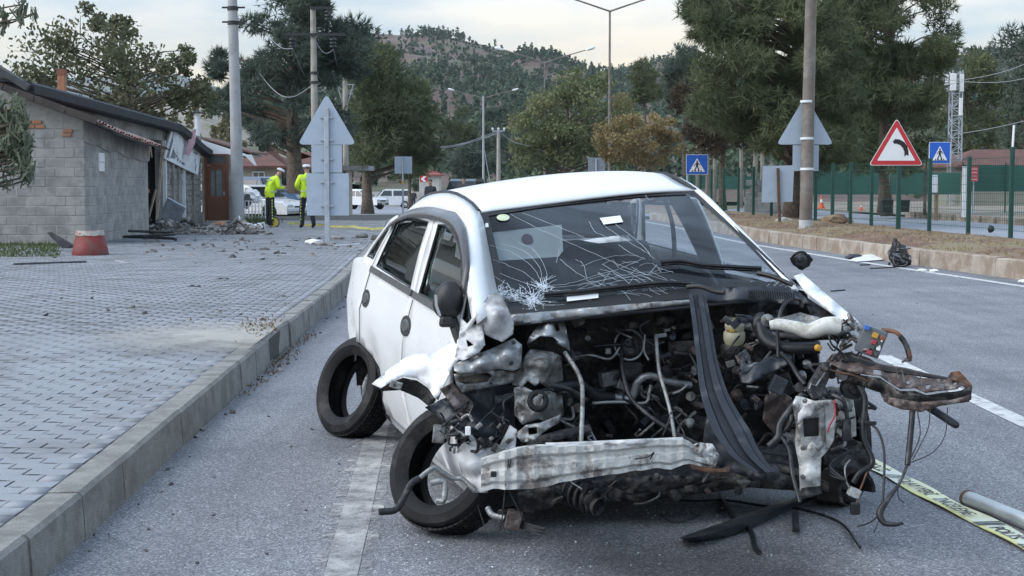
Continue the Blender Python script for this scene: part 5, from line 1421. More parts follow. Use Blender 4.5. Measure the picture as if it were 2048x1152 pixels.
# back window and boot
MB().grid([[C(-.92 - .45 * u, v * (.56 + .08 * u), 1.355 - .27 * u + .03 * (1 - v * v)) for v in np.linspace(-1, 1, 9)] for u in np.linspace(0, 1, 6)]).build('rear_window', m_sglass, car, smooth=True)
MB().grid([[C(-1.36 - .80 * u, v * (.70 - .04 * u), 1.085 - .06 * u + .02 * (1 - v * v)) for v in np.linspace(-1, 1, 9)] for u in np.linspace(0, 1, 5)] + [[C(-2.2, v * .62, 1.0 - .4 * u) for v in np.linspace(-1, 1, 9)] for u in (.2, .6, 1)]).build('boot_lid', m_car, car, smooth=True, solid=.012)
MB().grid([[C(-2.2 - .05 * math.sin(u * 3), v * .74, .62 - .34 * u) for v in np.linspace(-1, 1, 9)] for u in np.linspace(0, 1, 5)]).build('rear_bumper', m_car, car, smooth=True, solid=.012)
# floor pan and dark underside
mb = MB()
for (x0, x1, z0, z1, w) in ((-2.05, 1.10, .17, .23, 1.52),):
    pts = [C(x, y, z) for z in (z0, z1) for x, y in ((x0, -w / 2), (x1, -w / 2), (x1, w / 2), (x0, w / 2))]
    mb.add(pts, [(0, 3, 2, 1), (4, 5, 6, 7), (0, 1, 5, 4), (1, 2, 6, 5), (2, 3, 7, 6), (3, 0, 4, 7)])
mb.build('floor_pan', m_grease, car)
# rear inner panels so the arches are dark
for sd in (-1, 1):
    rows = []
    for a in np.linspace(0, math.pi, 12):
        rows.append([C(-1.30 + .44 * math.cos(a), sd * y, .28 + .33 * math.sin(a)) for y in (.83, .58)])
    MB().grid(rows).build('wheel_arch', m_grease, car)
# rain deflector over the near windows
cur = [(-.86, 1.285), (-.72, 1.335), (-.45, 1.380), (-.1, 1.402), (.25, 1.402), (.50, 1.390), (.74, 1.350), (.93, 1.275), (1.05, 1.19), (1.09, 1.09)]
cur_s = spline([Vector((x, 0, z)) for x, z in cur], 4); rows = []
for i, p in enumerate(cur_s):
    u = i / (len(cur_s) - 1); w = .034 + .014 * math.sin(math.pi * u)
    d = (cur_s[min(i + 1, len(cur_s) - 1)] - cur_s[max(i - 1, 0)]).normalized(); nrm = Vector((d.z, 0, -d.x)) * 1
    q = p + nrm * w
    rows.append([C(p.x, -(hw(p.z) + .012), p.z), C((p.x + q.x) / 2, -(hw((p.z + q.z) / 2) + .028), (p.z + q.z) / 2), C(q.x, -(hw(q.z) + .030), q.z)])
MB().grid(rows).build('wind_deflector', m_deflect, car, smooth=True, solid=.004)
# door mirror on the near side (housing hangs broken)
mh = bmesh.new(); bmesh.ops.create_uvsphere(mh, u_segments=16, v_segments=10, radius=1)
for v in mh.verts: v.co = Vector((v.co.x * .065 - (.03 if v.co.x < 0 else 0) * 0, v.co.y * .058, v.co.z * .095 * (1.0 if v.co.z > 0 else .75)))
bmesh.ops.rotate(mh, verts=mh.verts, cent=(0, 0, 0), matrix=Matrix.Rotation(.15, 3, 'Y'))
me = bpy.data.meshes.new('mirror'); mh.to_mesh(me); mh.free(); me.materials.append(m_black); me.polygons.foreach_set('use_smooth', [True] * len(me.polygons))
mo = link_mesh('door_mirror', me, car); mo.location = at(896, 606, 6.14) - car.location
for nmz, pts, r_ in (('mirror_arm', [(905, 640, 6.14), (912, 660, 6.12), (922, 690, 6.1)], .022), ('mirror_trim', [(872, 590, 6.07), (873, 612, 6.07), (880, 632, 6.07)], .007)):
    MB().tube([at(*p) for p in pts], r_, 8).build(nmz, m_black if r_ > .01 else m_chrome, mo, loc=origin_of(mo))
MB().box(at(894, 642, 6.12), (.07, .06, .05), top=.8).build('mirror_foot', m_black, mo, loc=origin_of(mo), bev=.015)

# windscreen
wb = [(1.10, -.645, .975), (1.16, -.34, .985), (1.185, 0, .99), (1.19, .34, .992), (1.185, .685, .985)]
wt = [(.54, -.565, 1.385), (.46, -.28, 1.402), (.40, 0, 1.408), (.355, .28, 1.412), (.335, .558, 1.405)]
def interp_list(L_, t): return [float(np.interp(t, np.linspace(0, 1, len(L_)), [q[k] for q in L_])) for k in range(3)]
def WS(u, v, o=0.0):
    a, b_ = interp_list(wb, u), interp_list(wt, u)
    P = [a[k] * (1 - v) + b_[k] * v for k in range(3)]
    bul = .035 * math.sin(math.pi * v) * (.4 + .6 * math.sin(math.pi * u))
    return C(P[0] + bul * .5 + o * .55, P[1], P[2] + bul * .8 + o * .83)
wso = MB().grid([[WS(u, v) for u in np.linspace(0, 1, 25)] for v in np.linspace(0, 1, 15)]).build('windscreen', m_wglass, car, smooth=True)
# black ceramic border
mb = MB()
def band(u0, v0, u1, v1, n=14):
    rows = []
    for k in range(n + 1):
        t = k / n
        if abs(u1 - u0) > abs(v1 - v0): rows.append([WS(u0 + (u1 - u0) * t, v0, .004), WS(u0 + (u1 - u0) * t, v1, .004)])
        else: rows.append([WS(u0, v0 + (v1 - v0) * t, .004), WS(u1, v0 + (v1 - v0) * t, .004)])
    mb.grid(rows)
band(0, 0, 1, .075); band(0, .955, 1, 1.0); band(0, .07, .035, .96); band(.972, .07, 1, .96)
mb.build('ceramic_border', m_black, wso)
def proj(p):
    d = Vector(p) - CAMP; f = d.dot(_FW); return 1024 + FOC * d.x / f, 576 - FOC * d.dot(_UP) / f
GU = np.linspace(0, 1, 61); GV = np.linspace(0, 1, 41)
GP = np.array([[proj(WS(u, v)) for u in GU] for v in GV])
def ws_px(px, py):
    d = (GP[:, :, 0] - px) ** 2 + (GP[:, :, 1] - py) ** 2; k = int(d.argmin()); i, j = divmod(k, len(GU))
    i = min(max(i, 1), len(GV) - 2); j = min(max(j, 1), len(GU) - 2)
    du = (GP[i, j + 1] - GP[i, j - 1]) / (GU[j + 1] - GU[j - 1]); dv = (GP[i + 1, j] - GP[i - 1, j]) / (GV[i + 1] - GV[i - 1])
    s_ = np.linalg.solve(np.array([du, dv]).T, np.array([px, py]) - GP[i, j])
    return min(1, max(0, GU[j] + s_[0])), min(1, max(0, GV[i] + s_[1]))
crack = MB()
def crk(pts, w=.0016):
    P = [WS(*ws_px(*p), .005) for p in pts]
    for a, b_ in zip(P[:-1], P[1:]):
        if (b_ - a).length > .002: crack.bar(a, b_, w, .0008)
rs_ = random.Random(3)
def jag(pts, j=2.0, n=5):
    out = []
    S = spline([Vector((p[0], p[1], 0)) for p in pts], n)
    for p in S: out.append((p.x + rs_.uniform(-j, j), p.y + rs_.uniform(-j, j)))
    return out
for (cx, cy, nn, r0, r1) in ((1066, 602, 60, 6, 62), (1000, 588, 46, 5, 42), (1085, 575, 30, 5, 45), (1030, 590, 26, 5, 36)):
    for k in range(nn):
        a = rs_.uniform(0, 2 * math.pi); l = rs_.uniform(r0, r1) ; x0 = cx + rs_.gauss(0, 5); y0 = cy + rs_.gauss(0, 3)
        crk(jag([(x0, y0), (x0 + math.cos(a) * l * .5, y0 + math.sin(a) * l * .30), (x0 + math.cos(a) * l, y0 + math.sin(a) * l * .55 * (1 if math.sin(a) < 0 else .5))], 1.2, 2), .0017)
for pts in ([(1085, 575), (1068, 540), (1030, 510), (980, 492)], [(1088, 572), (1075, 530), (1040, 500), (990, 488)], [(1080, 576), (1050, 548), (1010, 530), (985, 520)], [(1092, 572), (1092, 545), (1070, 505), (1035, 485)],
            [(1078, 578), (1030, 560), (1000, 548)], [(1020, 430), (1100, 470), (1190, 510), (1260, 540), (1330, 562)], [(1045, 428), (1130, 460), (1180, 485)], [(1178, 445), (1190, 465), (1215, 476)], [(1205, 450), (1240, 475), (1290, 505), (1310, 520)], [(1230, 450), (1270, 480), (1300, 510)],
            [(1235, 490), (1265, 510), (1290, 520)], [(1088, 574), (1130, 570), (1180, 556), (1250, 535), (1285, 520)], [(1095, 578), (1150, 572), (1220, 560), (1300, 550), (1345, 545)], [(1100, 582), (1160, 580), (1230, 565), (1290, 560)],
            [(1200, 540), (1230, 548), (1260, 570)], [(1240, 540), (1290, 555), (1330, 580)], [(1255, 545), (1300, 570), (1335, 590)], [(1150, 520), (1165, 530), (1175, 560)], [(1120, 520), (1150, 545), (1170, 556)], [(1300, 545), (1330, 560), (1350, 580)], [(1118, 500), (1113, 527)],
            [(1270, 560), (1300, 580), (1320, 592)], [(1160, 535), (1220, 515), (1275, 512)], [(1140, 590), (1180, 570), (1250, 550)], [(1020, 575), (990, 555), (985, 545)], [(1180, 570), (1240, 585), (1280, 592)], [(1290, 392), (1300, 402), (1305, 398)]):
    crk(jag(pts, 1.0, 5), .0009)
for k in range(26):
    x = rs_.uniform(1140, 1350); y = rs_.uniform(525, 590); l = rs_.uniform(15, 45)
    crk(jag([(x, y), (x + l, y - l * rs_.uniform(-.6, .5)), (x + l * 1.6, y - l * rs_.uniform(-.6, .3))], 1.2, 2), .0007)
for k in range(60):
    x = rs_.gauss(1565, 22); y = rs_.gauss(560, 14); l = rs_.uniform(4, 16); a = rs_.uniform(0, 6.3)
    if y < 590 and x < 1600: crk([(x, y), (x + l * math.cos(a), y + l * .6 * math.sin(a))], .0013)
for k in range(220):
    cx, cy, sg_ = rs_.choice(((1066, 600, 16), (1000, 588, 13), (1085, 576, 10), (1035, 592, 12)))
    x, y = rs_.gauss(cx, sg_), rs_.gauss(cy, sg_ * .5); a = rs_.uniform(0, 6.3); l = rs_.uniform(1.5, 5)
    crk([(x, y), (x + l * math.cos(a), y + l * .6 * math.sin(a))], rs_.uniform(.0015, .0035))
crack.build('crack_lines', m_crack, wso)
# stickers on the glass
def ws_patch(name, pts, m, o=.006):
    MB().add([WS(*ws_px(*p), o) for p in pts], [tuple(range(len(pts)))]).build(name, m, wso)
ws_patch('round_sticker', [(1006 + 13 * math.cos(a), 437 + 6.5 * math.sin(a)) for a in np.linspace(0, 6.0, 16)], mat('pale_green_sticker', (.55, .60, .42), .6))
ws_patch('white_sticker', [(1199, 438), (1240, 433), (1246, 446), (1207, 451)], m_white)
ws_patch('small_sticker', [(970, 449), (976, 448), (977, 456), (970, 457)], m_white)
# wipers
def ptube(name, pts, r, m, parent=car, n=8, sm=5, spl=True):
    P = [at(*p) for p in pts]
    if spl and len(P) > 2: P = spline(P, sm)
    rr = r if not hasattr(r, '__len__') else list(np.interp(np.linspace(0, 1, len(P)), np.linspace(0, 1, len(r)), r))
    return MB().tube(P, rr, n).build(name, m, parent, smooth=True, auto=50)
def wsw(px, py, o): return WS(*ws_px(px, py), o)
for nm, pts in (('wiper', [(1087, 598), (1150, 593), (1240, 583), (1330, 575), (1380, 577)]), ('wiper', [(1320, 534), (1360, 532), (1400, 539), (1440, 542), (1520, 546)])):
    P = [wsw(x, y, .028) for x, y in pts]; wp = MB().tube(spline(P, 4), .009, 6).build(nm, m_black, car)
    MB().tube([p + Vector((0, 0, -.012)) for p in spline(P, 4)], .006, 5).build('blade', m_hose, wp)
ptube('wiper_arm', [(1375, 574, 6.12), (1400, 573, 6.08), (1430, 583, 6.05), (1449, 585, 6.03)], .010, m_black)
ptube('wiper_arm', [(1515, 546, 6.42), (1545, 553, 6.38), (1585, 570, 6.33)], .010, m_black)
ws_patch('paper_slip', [(1133, 598), (1196, 590), (1196, 600), (1133, 607)], m_white, .012)

# interior: dashboard, seats, visor, wheel, pillars
mb = MB(); rows = []
for v in np.linspace(-1, 1, 11):
    hump = .04 * math.exp(-((v - .48) / .2) ** 2)
    rows.append([C(1.20, v * .66, .955), C(1.0, v * .67, .955 + hump * .4), C(.80, v * .67, .94 + hump), C(.68, v * .67, .90 + hump * .6), C(.66, v * .66, .70)])
mb.grid(rows); mb.build('dashboard', m_int, car, smooth=True, solid=.01)
for y in (-.36, .36):
    st = MB()
    prof = [(.22, .50), (.34, .54), (.30, .60), (-.12, .56), (-.22, .60), (-.34, 1.02), (-.40, 1.13), (-.47, 1.12), (-.46, 1.0), (-.34, .50), (-.22, .42), (.2, .42)]
    st.prism([C(x, y - .24, z) for x, z in prof], _M @ Vector((0, .48, 0)))
    so_ = st.build('front_seat', m_int, car, fix=True, bev=.04)
    hr = MB(); hr.prism([C(x, y - .13, z) for x, z in ((-.36, 1.16), (-.34, 1.28), (-.38, 1.33), (-.44, 1.33), (-.46, 1.28), (-.45, 1.16))], _M @ Vector((0, .26, 0))); hr.build('headrest', m_int, so_, fix=True, bev=.03)
rs2 = MB(); rs2.prism([C(x, -.62, z) for x, z in ((-.55, .50), (-.98, .52), (-1.18, 1.05), (-1.3, 1.05), (-1.2, .42), (-.55, .42))], _M @ Vector((0, 1.24, 0))); rs2.build('rear_seat', m_int, car, fix=True, bev=.04)
MB().lathe([(.185 + .014 * math.cos(a), .014 * math.sin(a)) for a in np.linspace(0, 2 * math.pi, 9)[:-1]], C(.60, .37, .93), 28, M3=_M @ Matrix.Rotation(R(62), 3, 'Y'), closed=True).build('steering_wheel', m_dark, car, smooth=True)
MB().lathe([(.0, .02), (.06, .02), (.07, -.02)], C(.60, .37, .93), 14, M3=_M @ Matrix.Rotation(R(62), 3, 'Y')).build('steering_hub', m_dark, car)
vis = [wsw(975, 451, -.05), wsw(1126, 434, -.05), wsw(1131, 470, -.09), wsw(1122, 478, -.10), wsw(985, 487, -.10)]
vo_ = MB().prism(vis, (0, .015, .005)).build('sun_visor', m_visor, car, fix=True)
p = wsw(1057, 458, -.058)
MB().lathe([(.0, .002), (.027, .002)], p, 18, M3=_M @ Matrix.Rotation(R(60), 3, 'Y')).build('warning_roundel', mat('visor_label_red', (.20, .10, .11), .6), vo_)
for sd in (-1, 1):      # inner pillars and door cards
    MB().grid([[C(.16 - .03 * k, sd * (hw(z) - .02), z), C(.06 - .05 * k, sd * (hw(z) - .07), z), C(-.10 - .05 * k, sd * (hw(z) - .025), z)] for k, z in enumerate((.9, 1.05, 1.2, 1.37))]).build('inner_pillar', m_intl, car, smooth=True)
    MB().grid([[C(x, sd * (hw(z) - .05), z) for x in np.linspace(-1.1, 1.1, 9)] for z in (.3, .6, .96)]).build('door_card', m_int, car)
MB().grid([[roof_pt(u, v) + Vector((0, 0, -.035)) for v in np.linspace(-.96, .96, 9)] for u in np.linspace(.02, 1, 9)]).build('headliner', m_intl, car, smooth=True)
MB().grid([[C(-1.02 - .6 * u, v * .58, 1.06) for v in (-1, 0, 1)] for u in (0, 1)]).build('parcel_shelf', m_int, car)
ptube('seat_belt', [(1330, 400, 7.75), (1345, 450, 7.6), (1350, 520, 7.45)], .012, m_intl)

# wheels: bare tyres, brake discs
def tyre(name, c, axis, Rr, w, parent, squash=0.0, n=44):
    ri = Rr * .64
    prof = [(ri, -w * .36), (ri + .015, -w * .44), (Rr * .82, -w * .53), (Rr * .95, -w * .47), (Rr * .985, -w * .40), (Rr, -w * .2), (Rr, w * .2), (Rr * .985, w * .40), (Rr * .95, w * .47), (Rr * .82, w * .53), (ri + .015, w * .44), (ri, w * .36), (ri + .03, w * .30), (Rr * .9, w * .40), (Rr * .955, 0), (Rr * .9, -w * .40), (ri + .03, -w * .30)]
    z = Vector(axis).normalized(); x = z.cross(Vector((0, 0, 1))).normalized(); y = z.cross(x)
    M3 = Matrix((x, y, z)).transposed()
    mb = MB().lathe(prof, (0, 0, 0), n, M3=M3, closed=True)
    c = Vector(c); V = []
    for v in mb.v:
        v = Vector(v)
        if squash and v.z < 0: v = v * 1.0 + Vector((v.x * .10 * squash, v.y * .10 * squash, -v.z * squash * (-v.z / Rr) ** 2 * .6))
        V.append(v + c)
    mb.v = V
    t_ = mb.build(name, m_rubber, parent, smooth=True, auto=35)
    g = MB()                         # tread blocks
    for k in range(64):
        a = 2 * math.pi * k / 64
        for q in (-.27, -.09, .09, .27):
            cc = M3 @ Vector((math.cos(a + q * .25) * (Rr + .001), math.sin(a + q * .25) * (Rr + .001), q * w)) + c
            rm3 = M3 @ Matrix.Rotation(a + q * .25, 3, 'Z')
            g.box(cc, (.008, .022, w * .15), M4=rm3)
    g.build('tread', m_rubber, t_)
    return t_
c1 = at(714, 789, 8.60); tyre('rear_tyre', (c1.x, c1.y, .272), (-.72, -.62, .32), .292, .185, car)
hc = at(744, 784, 8.72)
dsk = MB().lathe([(.03, -.02), (.055, -.02), (.06, .01), (.12, .012), (.125, .0), (.125, -.012), (.05, -.014)], hc, 30, M3=Matrix((Vector((.3, .9, 0)).normalized(), Vector((0, 0, 1)), Vector((-.9, -.3, 0)).normalized())).transposed()).build('brake_disc', m_silver, car, smooth=True, auto=40)
MB().bar(C(-1.32, -.6, .30), C(-1.30, .6, .27), .10).build('rear_axle', m_grease, car)
c2 = at(903, 946, 6.20); tyre('front_tyre', (c2.x, c2.y, .262), (-.55, -.74, .40), .272, .19, car, squash=.10)
c3 = at(1672, 930, 6.75); tyre('front_tyre', (c3.x, c3.y, .262), (.86, -.5, .05), .265, .19, car, squash=.06)
c4 = C(-1.30, .74, .29); tyre('rear_tyre', (c4.x, c4.y, .30), _M @ Vector((0, 1, 0)), .295, .19, car)
MB().lathe([(.0, .03), (.06, .035), (.17, .02), (.19, .05)], (c4.x, c4.y, .30), 24, M3=Matrix((_M @ Vector((1, 0, 0)), _M @ Vector((0, 0, 1)), _M @ Vector((0, 1, 0)))).transposed()).build('wheel_rim', m_silver, car)
# ------------------------------------------------------------------ torn front end of the car
def sheet(name, outline, m, parent=car, ctrl=(), holes=(), step=13, crump=.008, th=.004, cs=.06, smooth=True, seed=0):
    step *= .8
    """bent sheet metal: outline and inner control points given as photo pixel plus depth in metres"""
    pts = [(p[0], p[1], p[2]) for p in outline] + list(ctrl)
    V, Fc = cdt([(p[0], p[1]) for p in outline], holes, step, step * .18)
    A = np.array(pts, float); out = []
    for v in V:
        d2 = (A[:, 0] - v.x) ** 2 + (A[:, 1] - v.y) ** 2 + 4
        w = 1 / d2 ** 1.6; Y = float((A[:, 2] * w).sum() / w.sum())
        p = at(v.x, v.y, Y)
        q = Vector((p.x / cs, p.z / cs, seed))
        n_ = 1 - 2 * abs(noise.noise(q)) + .6 * noise.noise(q * 2.3)
        out.append(at(v.x, v.y, Y + crump * n_))
    mb = MB().add(out, Fc)
    return mb.build(name, m, parent, smooth=smooth, solid=th)
def pbox(name, px, py, Y, d, m, parent=car, rz=0.0, rx=0.0, ry=0.0, bev=.004):
    M3 = Matrix.Rotation(rz, 3, 'Z') @ Matrix.Rotation(ry, 3, 'Y') @ Matrix.Rotation(rx, 3, 'X')
    return MB().box(at(px, py, Y), d, M4=M3).build(name, m, parent, bev=bev)
def plathe(name, px, py, Y, prof, m, parent=car, axis=(0, -1, 0), n=22):
    z = Vector(axis).normalized(); x = z.orthogonal().normalized(); y = z.cross(x)
    return MB().lathe(prof, at(px, py, Y), n, M3=Matrix((x, y, z)).transposed()).build(name, m, parent, smooth=True, auto=40)

# bulkhead, dark and cluttered
fw_ = sheet('bulkhead', [(1028, 640, 6.62), (1180, 622, 6.62), (1380, 606, 6.66), (1610, 592, 6.75), (1640, 640, 6.75), (1640, 900, 6.85), (1600, 960, 6.85), (1300, 960, 6.75), (1000, 960, 6.65), (990, 760, 6.62)], m_grease, step=34, crump=.03, cs=.16)
sheet('subframe', [(960, 900, 6.3), (1200, 905, 6.3), (1450, 900, 6.35), (1640, 880, 6.4), (1640, 985, 6.4), (1500, 975, 6.3), (1300, 1000, 6.2), (1100, 1010, 6.2), (980, 1020, 6.2)], m_grease, step=30, crump=.05, cs=.12)
for k in range(26):                                   # lumps on the bulkhead
    rr = random.Random(k + 40); px, py = rr.uniform(1110, 1580), rr.uniform(640, 870)
    pbox('bracket', px, py, 6.52 + rr.uniform(-.08, .05), (rr.uniform(.03, .14), rr.uniform(.03, .08), rr.uniform(.02, .10)), m_grease if rr.random() < .8 else m_silver, fw_, ry=rr.uniform(-.6, .6), rz=rr.uniform(-.5, .5), bev=.006)
rr = random.Random(77)
def clutter(poly, n, Y0, Y1, parent):
    xs = [p[0] for p in poly]; ys = [p[1] for p in poly]; k = 0
    while k < n:
        px, py = rr.uniform(min(xs), max(xs)), rr.uniform(min(ys), max(ys))
        if not pip(px, py, poly): continue
        k += 1; Y = rr.uniform(Y0, Y1); m = rr.choice((m_grease, m_grease, m_silver, m_brownm, m_hose, m_plast)); q = rr.random()
        if q < .3: pbox('bracket', px, py, Y, (rr.uniform(.015, .06), rr.uniform(.01, .04), rr.uniform(.008, .03)), m, parent, ry=rr.uniform(-.9, .9), rz=rr.uniform(-.6, .6), bev=.003)
        elif q < .5: plathe('boss', px, py, Y, [(0, .02), (rr.uniform(.008, .022), .018), (rr.uniform(.012, .03), -.02)], m, parent, axis=(rr.uniform(-.6, .6), -1, rr.uniform(-.5, .5)), n=10)
        elif q < .62: sheet('bent_tab', [(px + a, py + b_, Y + rr.uniform(-.02, .02)) for a, b_ in ((-rr.uniform(6, 20), -rr.uniform(3, 12)), (rr.uniform(4, 18), -rr.uniform(5, 14)), (rr.uniform(6, 20), rr.uniform(4, 12)), (-rr.uniform(4, 14), rr.uniform(5, 14)))], m, parent, step=9, crump=.01, cs=.04)
        else:
            L_ = [(px, py, Y)]
            for i in range(3): L_.append((L_[-1][0] + rr.uniform(-34, 34), L_[-1][1] + rr.uniform(-18, 34), Y + rr.uniform(-.05, .05)))
            ptube('loose_wire', L_, rr.uniform(.0025, .008), rr.choice((m_hose, m_hose, m_silver, m_grease)), parent, n=5)
clutter([(1130, 640), (1380, 625), (1400, 760), (1420, 870), (1140, 875)], 70, 6.2, 6.5, fw_)
clutter([(1430, 640), (1600, 625), (1620, 720), (1590, 900), (1500, 880)], 60, 6.05, 6.45, fw_)
clutter([(1640, 700), (1720, 720), (1735, 930), (1650, 940), (1640, 800)], 34, 5.86, 6.05, fw_)
clutter([(1040, 960), (1380, 950), (1560, 960), (1500, 985), (1100, 1010)], 26, 5.85, 6.15, fw_)
# lower windscreen surround: scuffed strip and cowl
sheet('cowl_strip', [(1010, 630, 6.10), (1120, 621, 6.15), (1260, 608, 6.19), (1395, 598, 6.21), (1395, 606, 6.2), (1340, 612, 6.18), (1250, 622, 6.16), (1180, 632, 6.14), (1060, 648, 6.08), (1020, 646, 6.06)], m_crump, step=9, crump=.012, th=.006)
sheet('cowl_panel', [(1385, 590, 6.22), (1450, 575, 6.25), (1560, 572, 6.3), (1600, 585, 6.35), (1625, 612, 6.4), (1580, 608, 6.25), (1480, 603, 6.2), (1390, 606, 6.2)], m_plast, step=14, crump=.006)
for k in range(22):
    a = (1490 + 4.6 * k, 580 + .25 * k); MB().bar(at(a[0], a[1], 6.22), at(a[0] + 3, a[1] + 15, 6.21), .004, .006).build('grille_slat', m_black, fw_)
# near corner: A-pillar foot and bent inner wing
sheet('pillar_foot', [(955, 645, 5.98), (962, 615, 6.0), (976, 592, 6.02), (996, 584, 6.04), (1010, 605, 6.02), (1028, 645, 5.98), (1026, 668, 5.98), (1005, 684, 5.98), (985, 676, 5.98), (962, 664, 5.98)], m_carw, ctrl=[(995, 630, 5.93), (985, 650, 5.94)], step=9, crump=.002, smooth=True)
sheet('hinge_plate', [(920, 660, 6.02), (940, 648, 6.0), (965, 650, 5.96), (970, 690, 5.92), (958, 705, 5.90), (925, 722, 5.90), (910, 715, 5.96)], m_carw, holes=[[(932, 678), (948, 690), (936, 694)]], step=7, crump=.02, cs=.035)
sheet('torn_wing', [(744, 768, 6.06), (770, 745, 6.10), (800, 722, 6.16), (826, 709, 6.18), (870, 706, 6.14), (895, 690, 6.13), (912, 660, 6.12), (935, 676, 6.05), (922, 716, 6.0), (905, 735, 5.98), (890, 770, 5.96), (876, 800, 5.98), (868, 795, 5.96), (855, 772, 6.06), (834, 757, 6.10), (806, 752, 6.06), (775, 768, 6.02), (762, 777, 6.02)],
      m_car, ctrl=[(850, 735, 6.06), (880, 735, 6.03), (820, 735, 6.10)], step=11, crump=.003, cs=.16, smooth=True)
sheet('wing_underside', [(750, 775, 6.08), (806, 756, 6.12), (834, 761, 6.16), (856, 776, 6.12), (872, 800, 6.04), (862, 815, 6.1), (835, 795, 6.16), (800, 780, 6.16), (765, 782, 6.12)], m_grease, step=10, crump=.012)
pbox('wing_bracket', 792, 770, 6.02, (.05, .02, .03), m_silver, ry=.3)
plathe('bracket_hole', 790, 771, 6.0, [(0, .006), (.007, .006)], m_black, axis=(-.2, -1, .2), n=10)
# chassis leg and apron panels, bare grey steel
sheet('chassis_leg', [(908, 728, 5.92), (950, 712, 5.98), (1000, 690, 6.05), (1028, 676, 6.08), (1044, 690, 6.06), (1042, 735, 6.02), (1026, 742, 5.98), (998, 738, 5.95), (960, 745, 5.90), (920, 748, 5.86), (908, 742, 5.87)], m_crump, ctrl=[(960, 728, 5.84), (1010, 710, 5.93)], step=9, crump=.008, cs=.05)
sheet('chassis_leg_web', [(908, 748, 5.88), (975, 742, 5.93), (1000, 740, 5.98), (1028, 745, 6.02), (1030, 765, 6.02), (990, 772, 5.98), (925, 785, 5.9), (912, 768, 5.88)], m_silver, holes=[[(916, 755), (975, 745), (985, 752), (975, 764), (930, 768), (918, 764)]], step=8, crump=.006)
pbox('leg_core', 948, 757, 5.99, (.15, .03, .035), m_grease, ry=.08)
for px, py in ((960, 709), (1023, 726), (1027, 685)): plathe('bolt', px, py, 5.88 if px < 1000 else 5.97, [(0, .008), (.009, .006), (.010, 0)], m_dark, n=8)
sheet('strut_tower', [(1040, 738, 6.08), (1050, 712, 6.08), (1062, 698, 6.1), (1105, 704, 6.08), (1122, 712, 6.1), (1126, 760, 6.14), (1122, 786, 6.14), (1100, 780, 6.06), (1080, 765, 6.0), (1070, 772, 5.98), (1055, 762, 6.0), (1045, 775, 5.98), (1025, 770, 6.02), (1026, 745, 6.05)], m_silver, ctrl=[(1085, 735, 5.98), (1060, 730, 6.0)], step=9, crump=.012, cs=.06)
sheet('tower_cap', [(1052, 690, 6.1), (1062, 670, 6.1), (1085, 642, 6.2), (1105, 632, 6.24), (1128, 636, 6.26), (1134, 665, 6.2), (1140, 702, 6.14), (1120, 690, 6.06), (1095, 672, 6.02), (1070, 680, 6.04)], m_crump, holes=[[(1106, 648), (1116, 646), (1120, 660), (1112, 664)], [(1062, 684), (1080, 672), (1105, 674), (1118, 684), (1095, 692), (1072, 694)]], ctrl=[(1095, 655, 6.08)], step=8, crump=.012, cs=.05)
sheet('lower_tower', [(1028, 775, 6.0), (1046, 772, 5.98), (1072, 785, 5.96), (1100, 782, 6.02), (1124, 790, 6.1), (1128, 830, 6.1), (1100, 845, 6.0), (1075, 838, 5.92), (1045, 850, 5.95), (1030, 830, 5.98)], m_silver, ctrl=[(1080, 815, 5.90)], step=9, crump=.025, cs=.05, seed=2)
MB().lathe([(.032 + .012 * math.cos(a), .012 * math.sin(a)) for a in np.linspace(0, 2 * math.pi, 8)[:-1]], at(1076, 802, 5.88), 22, M3=Matrix(((1, 0, 0), (0, .3, -1), (0, 1, .3))), closed=True).build('rubber_mount', m_rubber, car, smooth=True)
pbox('mount_core', 1078, 800, 5.88, (.02, .02, .05), m_silver, ry=.3)
sheet('engine_mount_bracket', [(1030, 868, 5.86), (1052, 850, 5.85), (1080, 846, 5.84), (1100, 838, 5.86), (1122, 828, 5.9), (1118, 845, 5.88), (1090, 862, 5.84), (1070, 880, 5.82), (1045, 885, 5.84)], m_silver, holes=[[(1056, 856), (1074, 854), (1074, 868), (1058, 870)]], step=8, crump=.014, cs=.04)
sheet('rusty_bracket', [(880, 778, 5.88), (905, 765, 5.9), (925, 785, 5.9), (950, 808, 5.92), (940, 825, 5.9), (925, 835, 5.88), (905, 812, 5.86)], m_brownm, holes=[[(900, 778), (907, 780), (903, 786)]], step=8, crump=.014, cs=.04)
sheet('inner_liner', [(880, 800, 6.0), (960, 770, 6.1), (1030, 770, 6.15), (1030, 880, 6.1), (960, 880, 6.0), (900, 850, 5.98)], m_plast, step=16, crump=.02, cs=.10)
sheet('liner_flap', [(850, 815, 5.98), (880, 800, 5.96), (930, 835, 5.9), (975, 850, 5.88), (960, 862, 5.86), (900, 850, 5.9)], m_plast, step=12, crump=.015)
sheet('lower_rail', [(1050, 880, 5.95), (1120, 860, 5.96), (1180, 848, 6.0), (1185, 862, 5.98), (1120, 880, 5.94), (1060, 896, 5.92)], m_grease, step=12, crump=.008)
